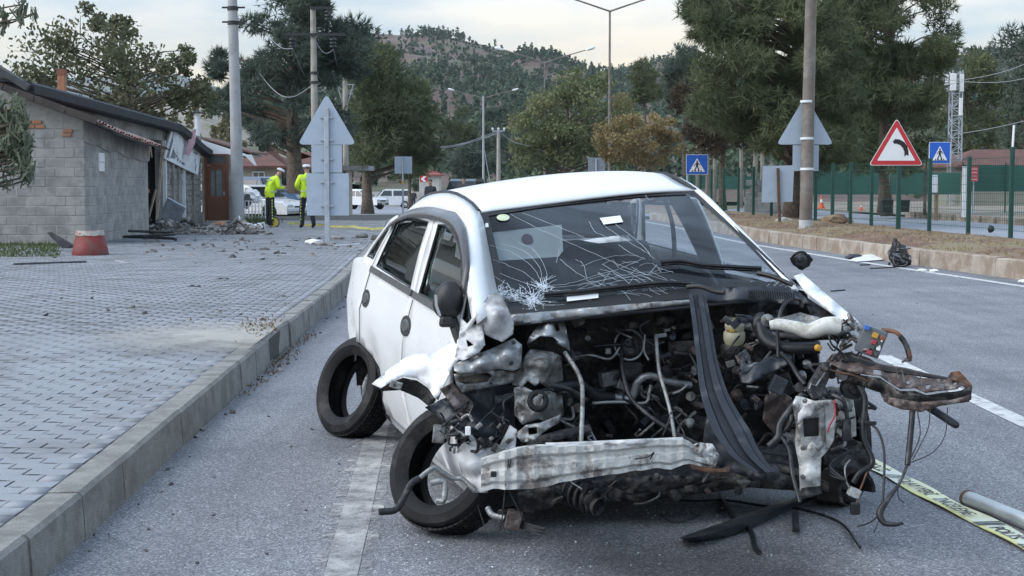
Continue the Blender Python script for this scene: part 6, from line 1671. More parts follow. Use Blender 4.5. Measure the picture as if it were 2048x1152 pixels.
# snarl of wires and clips near the torn wheel
rr = random.Random(9)
for k in range(22):
    px, py = rr.uniform(895, 1010), rr.uniform(830, 905); L_ = [(px, py, 5.85 + rr.uniform(-.06, .08))]
    for q in range(4): L_.append((L_[-1][0] + rr.uniform(-26, 26), L_[-1][1] + rr.uniform(-22, 22), 5.85 + rr.uniform(-.07, .08)))
    ptube('loose_wire', L_, rr.uniform(.002, .007), rr.choice((m_hose, m_hose, m_grease, m_silver)), n=6)
for k in range(12):
    px, py = rr.uniform(905, 1010), rr.uniform(835, 900)
    pbox('clip', px, py, 5.82 + rr.uniform(-.05, .05), (rr.uniform(.006, .02), .012, rr.uniform(.012, .035)), rr.choice((m_silver, m_grease, m_dark, m_grease)), ry=rr.uniform(-.8, .8))
pbox('white_clip', 936, 862, 5.78, (.022, .012, .036), m_white); pbox('steel_tab', 878, 868, 5.9, (.05, .012, .075), m_silver, ry=.1)
sheet('crash_can', [(912, 905, 5.95), (925, 885, 5.9), (950, 880, 5.86), (975, 905, 5.84), (985, 925, 5.8), (975, 985, 5.78), (945, 985, 5.86), (925, 950, 5.92)], m_carw, ctrl=[(950, 930, 5.80)], step=10, crump=.016, cs=.05)
sheet('radiator_leg', [(945, 905, 5.9), (1000, 890, 5.86), (1020, 850, 5.88), (1034, 860, 5.86), (1030, 905, 5.84), (970, 925, 5.82)], m_carw, step=10, crump=.016, cs=.05, seed=4)
# front crash beam
def beam_ring(px, yt, yb, Y, dp=.05):
    prof = [(0, 0), (.04, -1), (.22, -1), (.30, -.45), (.42, -.45), (.50, -1), (.78, -1), (.86, -.55), (1.0, -.6), (1.0, 1), (0, 1)]
    return [at(px, yt + (yb - yt) * u, Y + dp * w * .5) for u, w in prof]
bs = [(962, 915, 983, 5.62), (985, 908, 978, 5.61), (1040, 893, 978, 5.60), (1075, 888, 976, 5.60), (1140, 890, 962, 5.61), (1210, 886, 950, 5.63), (1280, 879, 942, 5.66), (1330, 877, 935, 5.68), (1372, 878, 932, 5.70), (1398, 896, 930, 5.72), (1425, 905, 935, 5.74)]
mb = MB(); rings = []
S = [Vector((b_[0], b_[1], b_[2])) for b_ in bs]; SY = [b_[3] for b_ in bs]
xs_ = np.linspace(962, 1425, 40)
for x in xs_:
    yt = float(np.interp(x, [b_[0] for b_ in bs], [b_[1] for b_ in bs])) + 4.0 * noise.noise(Vector((x * .045, 0, 0))); yb = float(np.interp(x, [b_[0] for b_ in bs], [b_[2] for b_ in bs])) + 7 * noise.noise(Vector((x * .028, 3, 0)))
    rings.append(beam_ring(x, yt, yb, float(np.interp(x, [b_[0] for b_ in bs], SY)) + .03 * noise.noise(Vector((x * .05, 5, 0)))))
nr = len(rings[0])
mb.add([p for r_ in rings for p in r_], [(i * nr + j, i * nr + (j + 1) % nr, (i + 1) * nr + (j + 1) % nr, (i + 1) * nr + j) for i in range(len(rings) - 1) for j in range(nr)])
mb.add(rings[0], [tuple(range(nr))]); bm_ = mb.build('crash_beam', m_beam, car, fix=True)
for px, py, s_ in ((987, 948, .022), (1065, 928, .006), (1260, 915, .005)): pbox('beam_hole', px, py, 5.585 if px < 1000 else 5.60, (s_, .012, s_), m_black, bm_)
ptube('bent_wire', [(1270, 918, 5.62), (1295, 914, 5.60), (1308, 905, 5.60), (1300, 918, 5.6)], .003, m_black, bm_)
sheet('beam_tear', [(1380, 892, 5.70), (1400, 885, 5.70), (1425, 888, 5.72), (1438, 910, 5.74), (1430, 935, 5.72), (1415, 930, 5.70), (1405, 912, 5.69), (1390, 905, 5.69)], m_beam, bm_, step=7, crump=.03, cs=.03)
sheet('beam_tongue', [(1372, 925, 5.70), (1410, 935, 5.70), (1440, 938, 5.72), (1464, 930, 5.74), (1458, 944, 5.72), (1420, 946, 5.7), (1385, 938, 5.69)], m_rust, bm_, step=7, crump=.012, cs=.03)
sheet('top_lip', [(1090, 886, 5.62), (1230, 880, 5.64), (1365, 874, 5.69), (1372, 884, 5.68), (1250, 890, 5.62), (1100, 896, 5.6)], m_carw, bm_, step=10, crump=.006)
# black radiator shroud post curving down to the road
def post(name, L_, wd, m, dp=.02):
    rows = []
    for (px, py, Y, w) in L_: rows.append((px, py, Y, w))
    P = spline([Vector((a, b_, c)) for a, b_, c, d in rows], 5); W = np.interp(np.linspace(0, 1, len(P)), np.linspace(0, 1, len(rows)), [r_[3] for r_ in rows])
    R_ = []
    for p, w in zip(P, W):
        R_.append([at(p.x + w * u, p.y, p.z + q * dp) for u, q in ((-.5, 0), (-.5, -1), (-.28, -1), (-.24, -.1), (.0, -.1), (.06, -1.5), (.30, -1.5), (.34, -.5), (.5, -.5), (.5, .5))])
    return MB().grid(R_).build(name, m, car, solid=.004)
post('shroud_post', [(1394, 588, 6.16, 32), (1404, 650, 6.05, 36), (1414, 720, 5.96, 40), (1430, 790, 5.88, 54), (1462, 860, 5.8, 74), (1492, 910, 5.75, 62), (1530, 945, 5.72, 40)], 1, m_plast)
sheet('shroud_web', [(1408, 860, 5.86), (1420, 800, 5.92), (1440, 850, 5.84), (1470, 905, 5.8), (1545, 945, 5.74), (1530, 962, 5.74), (1480, 950, 5.78), (1430, 930, 5.84), (1405, 905, 5.88)], m_plast, step=14, crump=.012)
plathe('post_boss', 1545, 945, 5.74, [(0, .03), (.028, .02), (.03, -.03)], m_plast, n=14)
# bulkhead fittings
plathe('brake_booster', 1258, 692, 6.40, [(0, .05), (.018, .05), (.02, .035), (.04, .03), (.062, .012), (.07, -.02), (.066, -.05)], m_grease, axis=(-.1, -1, .45))
MB().lathe([(.062 + .005 * math.cos(a), .005 * math.sin(a)) for a in np.linspace(0, 2 * math.pi, 7)[:-1]], at(1258, 690, 6.36), 22, M3=Matrix(((1, 0, 0), (0, .45, -1), (0, 1, .45))), closed=True).build('booster_rim', m_silver, car)
pbox('master_cylinder', 1262, 740, 6.42, (.10, .10, .09), m_grease, bev=.02); plathe('wiper_motor', 1325, 640, 6.4, [(0, .05), (.03, .045), (.034, -.04)], m_grease, axis=(-.6, -.8, .2))
pbox('heater_block', 1380, 690, 6.45, (.20, .10, .05), m_grease, ry=-.05); pbox('name_plate', 1323, 671, 6.34, (.045, .01, .018), m_silver, ry=-.15)
sheet('tab', [(1140, 640, 6.42), (1172, 632, 6.42), (1168, 648, 6.40), (1150, 656, 6.4)], m_silver, step=8, crump=.006)
for nm, pts, r_, m in (
    ('heater_pipe', [(1225, 794, 6.3), (1262, 796, 6.3), (1275, 765, 6.28), (1300, 752, 6.28), (1345, 765, 6.3), (1380, 770, 6.35)], .016, m_silver),
    ('heater_hose', [(990, 800, 6.0), (1050, 790, 6.05), (1110, 775, 6.1), (1160, 770, 6.2), (1190, 790, 6.25), (1225, 795, 6.3)], .022, m_hose),
    ('brake_pipe', [(1185, 806, 6.25), (1240, 804, 6.25), (1290, 806, 6.25), (1298, 785, 6.25), (1302, 770, 6.25)], .007, m_silver),
    ('cable', [(1243, 697, 6.3), (1245, 740, 6.2), (1258, 790, 6.1), (1290, 825, 6.0), (1340, 860, 5.95), (1400, 890, 5.9), (1440, 905, 5.86)], .009, m_hose),
    ('cable', [(1130, 705, 6.1), (1160, 755, 6.0), (1165, 800, 5.9), (1162, 885, 5.75)], .010, m_silver),
    ('cable', [(1312, 670, 6.3), (1318, 740, 6.15), (1332, 790, 6.05), (1342, 830, 5.98), (1350, 878, 5.85)], .008, m_silver),
    ('cable', [(1342, 825, 5.98), (1335, 850, 5.95), (1325, 872, 5.9)], .004, m_hose), ('cable', [(1345, 830, 5.98), (1365, 860, 5.95), (1372, 885, 5.9)], .004, m_hose),
    ('cable', [(1144, 716, 6.3), (1180, 710, 6.3), (1220, 718, 6.3), (1240, 695, 6.3)], .006, m_silver), ('cable', [(1188, 693, 6.36), (1215, 690, 6.35), (1240, 690, 6.35)], .008, m_hose),
    ('cable', [(1290, 670, 6.3), (1288, 700, 6.25), (1297, 720, 6.2)], .004, m_silver), ('pipe_stub', [(1375, 770, 6.3), (1360, 782, 6.3), (1345, 787, 6.3)], .006, m_silver),
    ('cable', [(1100, 770, 5.95), (1140, 780, 5.98), (1170, 800, 6.0)], .012, m_hose),
    ('thick_hose', [(1560, 690, 6.15), (1520, 660, 6.2), (1516, 640, 6.22), (1530, 636, 6.22)], .026, m_hose), ('thick_hose', [(1520, 650, 6.2), (1530, 680, 6.15), (1565, 695, 6.1), (1640, 695, 6.05)], .026, m_hose),
    ('thick_hose', [(1530, 668, 6.2), (1590, 675, 6.12), (1640, 672, 6.08), (1690, 670, 6.0)], .018, m_hose),
    ('loop_cable', [(1556, 715, 6.05), (1556, 660, 6.1), (1562, 620, 6.15), (1580, 600, 6.2), (1600, 600, 6.25), (1603, 615, 6.25)], .008, m_hose),
    ('cable', [(1560, 705, 6.0), (1580, 725, 5.98), (1595, 750, 5.95), (1610, 770, 5.9)], .010, m_hose), ('cable', [(1640, 735, 5.95), (1625, 760, 5.92), (1610, 785, 5.9)], .010, m_hose),
    ('cable', [(1605, 790, 5.85), (1580, 820, 5.82), (1560, 850, 5.8), (1556, 875, 5.78), (1538, 893, 5.78)], .016, m_hose), ('cable', [(1560, 870, 5.78), (1578, 900, 5.75), (1585, 950, 5.7), (1600, 1005, 5.62)], .008, m_hose),
    ('cable', [(1585, 830, 5.8), (1578, 850, 5.8), (1565, 865, 5.8)], .010, m_hose),
    ('cable', [(1665, 790, 5.85), (1685, 800, 5.82), (1692, 820, 5.82), (1695, 845, 5.82)], .009, m_hose), ('thick_cable', [(1718, 770, 5.9), (1730, 800, 5.88), (1726, 850, 5.85), (1728, 880, 5.83), (1745, 925, 5.8), (1720, 945, 5.78), (1706, 965, 5.78)], .013, m_hose),
    ('cable', [(1735, 845, 5.85), (1755, 860, 5.8), (1768, 900, 5.75), (1768, 960, 5.65), (1765, 1010, 5.6)], .005, m_hose),
    ('cable', [(1700, 920, 5.8), (1690, 935, 5.78), (1692, 960, 5.76), (1698, 975, 5.74)], .004, m_silver), ('cable', [(1738, 930, 5.8), (1728, 960, 5.76), (1718, 985, 5.74), (1714, 1005, 5.72)], .004, m_rust),
    ('red_wire', [(1668, 800, 5.8), (1670, 830, 5.79), (1660, 850, 5.79), (1655, 865, 5.79)], .003, m_red),
    ('drop_link', [(1825, 822, 5.72), (1822, 860, 5.7), (1815, 930, 5.64)], .012, m_hose),
    ('wire_bundle', [(1815, 928, 5.64), (1800, 965, 5.6), (1775, 1000, 5.56), (1760, 1025, 5.54), (1768, 1045, 5.52), (1790, 1049, 5.5), (1806, 1046, 5.5)], [.006, .006, .010, .015, .012, .008, .006], m_hose),
    ('thin_wire', [(1835, 822, 5.7), (1840, 870, 5.66), (1822, 915, 5.64)], .0025, m_hose), ('thin_wire', [(1860, 820, 5.68), (1855, 860, 5.65), (1825, 920, 5.62)], .002, m_hose), ('thin_wire', [(1895, 815, 5.66), (1890, 870, 5.64), (1865, 905, 5.62), (1822, 925, 5.62)], .002, m_hose),
    ('thin_wire', [(1815, 935, 5.62), (1798, 965, 5.6), (1797, 995, 5.58), (1808, 1005, 5.58)], .002, m_hose), ('thin_wire', [(1758, 1030, 5.54), (1740, 1045, 5.53), (1715, 1053, 5.52)], .003, m_hose), ('thin_wire', [(1760, 1035, 5.54), (1752, 1055, 5.52), (1748, 1065, 5.5)], .002, m_hose),
    ('grey_conduit', [(1858, 815, 5.78), (1885, 832, 5.76), (1912, 850, 5.74)], .016, m_plast),
    ('battery_cable', [(1765, 660, 5.95), (1790, 664, 5.9), (1808, 680, 5.88), (1818, 705, 5.86), (1820, 718, 5.86)], .009, m_rust), ('cable', [(1800, 672, 5.88), (1812, 690, 5.87), (1820, 716, 5.86)], .011, m_hose),
    ('loose_wire', [(1640, 735, 5.9), (1680, 745, 5.88), (1720, 755, 5.86), (1790, 790, 5.82)], .004, m_rust),
    ('bent_pipe', [(758, 1024, 5.74), (790, 1020, 5.76), (805, 1000, 5.78), (822, 968, 5.80), (838, 957, 5.82)], .014, m_grease), ('bent_pipe', [(840, 955, 5.82), (868, 935, 5.84), (885, 945, 5.85), (905, 956, 5.86), (925, 958, 5.86), (950, 982, 5.84)], .010, m_silver),
    ('hook_pipe', [(862, 966, 5.82), (880, 962, 5.82), (890, 968, 5.82), (888, 1000, 5.80)], .013, m_silver), ('hook_pipe', [(874, 1002, 5.81), (889, 1002, 5.80)], .013, m_silver),
    ('bent_pipe', [(975, 1015, 5.76), (985, 1030, 5.74), (1010, 1036, 5.72)], .012, m_silver),
    ('thin_wire', [(1018, 920, 5.58), (1012, 960, 5.58), (1005, 1030, 5.6), (1000, 1060, 5.62)], .0022, m_hose), ('thin_wire', [(1022, 920, 5.58), (1015, 970, 5.6), (1035, 1015, 5.6), (1048, 1040, 5.6)], .0022, m_hose), ('thin_wire', [(955, 1010, 5.7), (968, 1050, 5.68), (972, 1062, 5.66)], .0022, m_hose),
): ptube(nm, pts, r_, m)
# plug with splayed wires by the fallen tyre
pbox('multi_plug', 1027, 1040, 5.7, (.06, .05, .07), m_brownm, ry=.25)
for k in range(7): ptube('loose_wire', [(1040, 1042 + k * 2.2, 5.7), (1065, 1050 + k * 2.5, 5.66), (1088 + rr.uniform(-12, 12), 1056 + k * 2.6, 5.63)], .002, m_hose, n=5)
pbox('plug', 1710, 1017, 5.68, (.035, .03, .045), m_black); pbox('white_plug', 1708, 985, 5.74, (.045, .04, .035), m_carw, ry=.4); pbox('relay', 1693, 860, 5.8, (.032, .03, .085), m_hose); pbox('clip', 1740, 846, 5.83, (.05, .015, .015), m_hose)
plathe('arm_knob', 1912, 850, 5.735, [(0, .01), (.014, .0)], m_black)
# springs and dampers under the beam
def coil(name, px, py, Y, R0, L_, turns, axis, r_=.009):
    z = Vector(axis).normalized(); x = z.orthogonal().normalized(); y = z.cross(x); c = at(px, py, Y); P = []
    for k in range(turns * 12 + 1):
        a = 2 * math.pi * k / 12; P.append(c + z * (L_ * (k / (turns * 12) - .5)) + (x * math.cos(a) + y * math.sin(a)) * R0)
    MB().tube(P, r_, 6).build(name, m_hose, car, smooth=True)
coil('road_spring', 1165, 993, 5.95, .05, .16, 5, (.75, -.6, -.25)); MB().tube([at(1150, 985, 6.0), at(1182, 1003, 5.86)], .026, 10).build('damper', m_grease, car)
plathe('damper_cup', 1190, 1010, 5.86, [(.0, .0), (.03, .0), (.038, .02), (.036, .025)], m_grease, axis=(.6, -.75, -.2)); plathe('ball_joint', 1352, 992, 5.85, [(0, .02), (.016, .015), (.02, -.03)], m_grease, axis=(.2, -.9, -.1))
sheet('hanging_flap', [(1035, 985, 5.9), (1080, 975, 5.92), (1130, 970, 5.95), (1125, 1005, 5.95), (1075, 1030, 5.95), (1040, 1020, 5.92)], m_grease, step=12, crump=.03, cs=.05)
sheet('hanging_flap', [(1200, 960, 5.95), (1320, 950, 5.95), (1460, 955, 5.95), (1380, 975, 5.95), (1260, 990, 5.95)], m_grease, step=14, crump=.03, cs=.06)
# left-hand parts: reservoir, battery tray, fuse box, washer neck
res = plathe('fluid_reservoir', 1468, 688, 6.28, [(.0, .0), (.038, .0), (.046, .02), (.046, .05), (.038, .06), (.042, .07), (.042, .085), (.026, .095), (.026, .11)], mat('yellowed_plastic', (.42, .40, .28), .5, var=.12, scale=20), axis=(0, -.15, 1), n=18)
MB().tube([at(1467, 663, 6.26), at(1467, 652, 6.26)], .031, 18).build('yellow_cap', mat('yellow_cap', (.55, .33, .03), .45, dirt=(.08, .06, .02), damt=.3, dscale=30), res)
plathe('vessel_base', 1468, 712, 6.3, [(0, 0), (.055, 0), (.06, .04), (.05, .06)], m_grease, axis=(0, -.2, 1))
sheet('battery_tray', [(1478, 745, 6.05), (1565, 700, 6.1), (1585, 712, 6.06), (1580, 728, 6.0), (1500, 768, 5.98), (1482, 765, 6.0)], m_plast, step=12, crump=.008)
sheet('tray_bracket', [(1476, 708, 6.06), (1492, 698, 6.06), (1502, 715, 6.05), (1506, 742, 6.02), (1484, 748, 6.02)], m_plast, holes=[[(1490, 710), (1494, 709), (1496, 728), (1492, 730)]], step=7, crump=.004)
pbox('relay_box', 1556, 770, 5.95, (.06, .04, .07), m_plast, ry=.45); pbox('steel_tab', 1505, 774, 5.98, (.05, .01, .01), m_silver, ry=.1); pbox('steel_tab', 1545, 782, 5.96, (.03, .01, .018), m_silver, ry=-.4)
sheet('old_cover', [(1530, 790, 6.1), (1560, 780, 6.1), (1585, 800, 6.1), (1580, 860, 6.1), (1550, 870, 6.1), (1525, 840, 6.1)], m_brownm, step=12, crump=.02)
neck = [(1540, 651, 6.05), (1560, 649, 6.04), (1590, 655, 6.02), (1620, 662, 6.0), (1650, 652, 5.98), (1678, 652, 5.98)]
ptube('washer_neck', neck, [.020, .024, .027, .032, .036, .040], mat('milky_plastic', (.60, .60, .56), .45, var=.1, scale=15, dirt=(.35, .33, .28), damt=.3, dscale=12), n=14)
sheet('inner_wing_shelf', [(1545, 640, 6.2), (1600, 625, 6.25), (1640, 635, 6.2), (1680, 660, 6.1), (1650, 672, 6.1), (1580, 668, 6.15)], m_silver, step=12, crump=.012)
sheet('far_wing', [(1588, 552, 6.55), (1604, 546, 6.6), (1640, 578, 6.5), (1680, 612, 6.4), (1716, 642, 6.3), (1722, 652, 6.28), (1700, 650, 6.24), (1660, 625, 6.3), (1652, 618, 6.35), (1630, 600, 6.4), (1612, 588, 6.45)], m_car, step=10, crump=.006)
sheet('wing_void', [(1605, 590, 6.5), (1640, 612, 6.5), (1690, 645, 6.4), (1700, 668, 6.4), (1650, 665, 6.4), (1620, 630, 6.45)], m_grease, step=12, crump=.01)
fb_c = at(1742, 682, 5.95)
fbx = MB(); M3 = Matrix.Rotation(R(-12), 3, 'Z') @ Matrix.Rotation(R(20), 3, 'Y')
fbx.box(fb_c, (.10, .05, .115), M4=M3); fbo = fbx.build('fuse_box', mat('grey_fuse_plastic', (.13, .145, .16), .45, var=.12, scale=20), car, bev=.006)
fc = {'y': mat('fuse_yellow', (.55, .30, .05), .4), 'r': mat('fuse_red', (.34, .05, .06), .4), 'b': mat('fuse_blue', (.05, .15, .5), .4), 'g': mat('fuse_grey', (.07, .075, .08), .4), 'o': mat('fuse_brown', (.25, .09, .05), .4), 'w': m_white}
for (u, v, s_, c_) in ((.005, .030, .024, 'y'), (.036, .030, .02, 'o'), (.01, .003, .02, 'r'), (.036, .006, .018, 'g'), (.01, -.018, .02, 'g'), (.036, -.016, .016, 'w'), (.008, -.042, .022, 'r'), (.036, -.04, .018, 'g'), (-.035, .048, .022, 'b'), (.037, -.005, .008, 'w'), (.037, .018, .008, 'w')):
    MB().box(fb_c + M3 @ Vector((u, -.03, v)), (s_, .022, s_ * .85), M4=M3).build('fuse', fc[c_], fbo, bev=.002)
for k in range(5): pbox('fuse_pin', 1771 - k * 3.2, 668 + 8.5 * k, 5.93, (.022, .004, .004), m_white, fbo, ry=.35, bev=0)
for k in range(6):
    s_ = rr.uniform(-1, 1); pbox('lug', 1818 + s_ * 12, 716 + rr.uniform(-4, 6), 5.86, (.02, .008, .010), m_silver if k % 2 else m_brownm, ry=s_)
sheet('wing_clip', [(1680, 640, 6.1), (1712, 640, 6.05), (1716, 655, 6.0), (1690, 668, 6.0)], m_silver, step=8, crump=.015, cs=.03)
for k in range(16):
    px, py = rr.uniform(1665, 1725), rr.uniform(640, 705); L_ = [(px, py, 5.95)]
    for q in range(3): L_.append((L_[-1][0] + rr.uniform(-22, 22), L_[-1][1] + rr.uniform(-16, 22), 5.95 + rr.uniform(-.05, .08)))
    ptube('loose_wire', L_, rr.uniform(.003, .008), rr.choice((m_hose, m_hose, m_brownm, m_silver)), n=6)
plathe('yellow_bung', 1637, 696, 5.95, [(0, .01), (.012, .008), (.014, -.01)], fc['y'], axis=(.3, -.9, 0))
# torn-off cross member reaching out over the road
sheet('cross_member_top', [(1652, 722, 5.95), (1664, 708, 5.98), (1700, 704, 5.98), (1738, 716, 5.94), (1770, 738, 5.88), (1800, 745, 5.84), (1840, 756, 5.78), (1880, 758, 5.74), (1915, 760, 5.72), (1930, 764, 5.70), (1915, 778, 5.66), (1880, 782, 5.66), (1852, 786, 5.66), (1830, 776, 5.70), (1800, 778, 5.72), (1760, 752, 5.78), (1720, 748, 5.84), (1680, 738, 5.88)],
      m_brownm, holes=[[(1746, 738), (1762, 740), (1764, 750), (1746, 748)], [(1812, 762), (1820, 760), (1820, 768), (1813, 768)], [(1852, 770), (1862, 768), (1858, 778), (1852, 778)], [(1906, 766), (1914, 764), (1912, 770), (1907, 771)]], step=8, crump=.010, cs=.05)
sheet('cross_member_side', [(1652, 724, 5.96), (1720, 750, 5.86), (1760, 756, 5.80), (1800, 782, 5.74), (1830, 782, 5.72), (1852, 790, 5.70), (1885, 786, 5.70), (1918, 782, 5.68), (1944, 772, 5.68), (1940, 800, 5.68), (1900, 808, 5.70), (1850, 815, 5.72), (1838, 822, 5.72), (1795, 815, 5.74), (1772, 805, 5.78), (1760, 785, 5.82), (1700, 765, 5.90), (1655, 745, 5.96)], m_grease, step=10, crump=.014, cs=.05)
sheet('cross_member_lip', [(1762, 790, 5.78), (1800, 798, 5.73), (1838, 804, 5.70), (1900, 800, 5.67), (1942, 790, 5.66), (1938, 803, 5.66), (1880, 812, 5.67), (1842, 824, 5.69), (1800, 818, 5.71), (1775, 808, 5.75)], m_brownm, step=8, crump=.010, cs=.04)
sheet('cross_member_end', [(1895, 756, 5.72), (1902, 744, 5.74), (1918, 742, 5.74), (1930, 754, 5.72), (1944, 772, 5.70), (1942, 800, 5.70), (1928, 803, 5.70), (1930, 775, 5.69), (1910, 762, 5.70)], m_rust, step=7, crump=.015, cs=.04)
for px, py in ((1794, 746), (1806, 752), (1843, 764)): pbox('rib', px, py, 5.73, (.006, .008, .05), m_silver, ry=-.25)
for px, py in ((1772, 799), (1812, 808), (1836, 810)): plathe('bolt', px, py, 5.70, [(0, .006), (.010, .004), (.011, 0)], m_brownm, n=8)
for k in range(5): ptube('harness', [(1700, 712 + 2 * k, 5.93), (1760, 730 + 2 * k, 5.88), (1810, 738 + 2 * k, 5.82), (1850, 748 + k, 5.78), (1895, 757 + k, 5.74)], .006, m_hose, n=5)
# lamp carrier and lower mount
sheet('carrier_upper', [(1612, 780, 5.86), (1640, 735, 5.92), (1660, 724, 5.94), (1666, 740, 5.92), (1650, 775, 5.86), (1660, 790, 5.84), (1625, 800, 5.82)], m_grease, step=9, crump=.010)
ptube('carrier_edge', [(1618, 778, 5.84), (1622, 768, 5.85), (1632, 772, 5.85), (1662, 728, 5.9)], .004, m_silver, spl=False)
sheet('lamp_carrier', [(1585, 808, 5.78), (1592, 792, 5.80), (1605, 794, 5.80), (1630, 802, 5.78), (1655, 800, 5.78), (1668, 800, 5.82), (1672, 830, 5.82), (1668, 880, 5.82), (1655, 902, 5.80), (1642, 915, 5.78), (1640, 975, 5.76), (1636, 985, 5.76), (1600, 982, 5.76), (1598, 930, 5.77), (1590, 890, 5.78), (1592, 850, 5.78)], m_beam, holes=[[(1606, 838), (1638, 834), (1638, 872), (1608, 874)]], ctrl=[(1625, 900, 5.74), (1618, 950, 5.73)], step=8, crump=.006)
sheet('carrier_plate', [(1596, 850, 5.76), (1608, 838, 5.75), (1640, 818, 5.75), (1650, 815, 5.76), (1652, 880, 5.76), (1640, 900, 5.75), (1606, 898, 5.75), (1598, 870, 5.76)], m_silver, holes=[[(1606, 838), (1638, 834), (1638, 872), (1608, 874)]], step=7, crump=.003)
pbox('carrier_box', 1622, 855, 5.83, (.075, .06, .085), m_black)
for px, py in ((1606, 896), (1636, 894), (1636, 816), (1610, 802), (1606, 954), (1628, 966)): plathe('bolt', px, py, 5.735, [(0, .008), (.009, .006), (.011, 0)], m_silver, n=8)
sheet('carrier_foot', [(1592, 978, 5.77), (1640, 972, 5.76), (1644, 986, 5.72), (1618, 996, 5.70), (1590, 992, 5.74)], m_grease, step=9, crump=.004)
sheet('white_scrap', [(1606, 814, 5.745), (1620, 806, 5.74), (1632, 812, 5.74), (1622, 832, 5.74), (1608, 836, 5.745), (1595, 850, 5.75), (1596, 828, 5.75)], m_carw, step=6, crump=.006)
sheet('washer_tank', [(1668, 800, 5.98), (1690, 788, 6.0), (1706, 796, 6.0), (1712, 840, 5.98), (1712, 872, 5.98), (1690, 880, 5.94), (1670, 860, 5.94)], mat('dirty_tank_plastic', (.50, .51, .48), .5, var=.15, scale=9, dirt=(.3, .29, .26), damt=.35, dscale=8, coords='World'), ctrl=[(1690, 835, 5.90)], step=10, crump=.010, smooth=True)
plathe('hub', 1706, 776, 5.95, [(0, .03), (.02, .03), (.024, .02), (.045, .018), (.05, -.02)], m_grease)
sheet('wheel_liner', [(1650, 880, 5.9), (1690, 870, 5.95), (1730, 890, 5.95), (1738, 930, 5.9), (1720, 950, 5.88), (1680, 940, 5.84), (1648, 930, 5.84)], m_grease, step=10, crump=.03, cs=.05)
rows = []
for k in range(13):
    a = math.pi * (.0 + 1.15 * k / 12)
    rows.append([at(1715 + 34 * math.cos(a) - q * 46, 985 - 45 * math.sin(a) - q * 8, 5.78 + .26 * q + .006 * (k % 2)) for q in (0, .25, .5, .75, 1.0)])
MB().grid(rows).build('intake_duct', m_rubber, car, solid=.012)
for k in range(3): ptube('loose_wire', [(1690, 960, 5.75), (1660, 930 + 8 * k, 5.8), (1700, 900, 5.84)], .006, m_hose)
ptube('lower_arm', [(1560, 935, 6.0), (1600, 950, 5.95), (1690, 990, 5.9)], .02, m_grease)
for (px, py) in ((1551, 908), (1556, 924)): pbox('grille_bar', px, py, 6.0, (.11, .02, .012), m_plast, ry=.12)
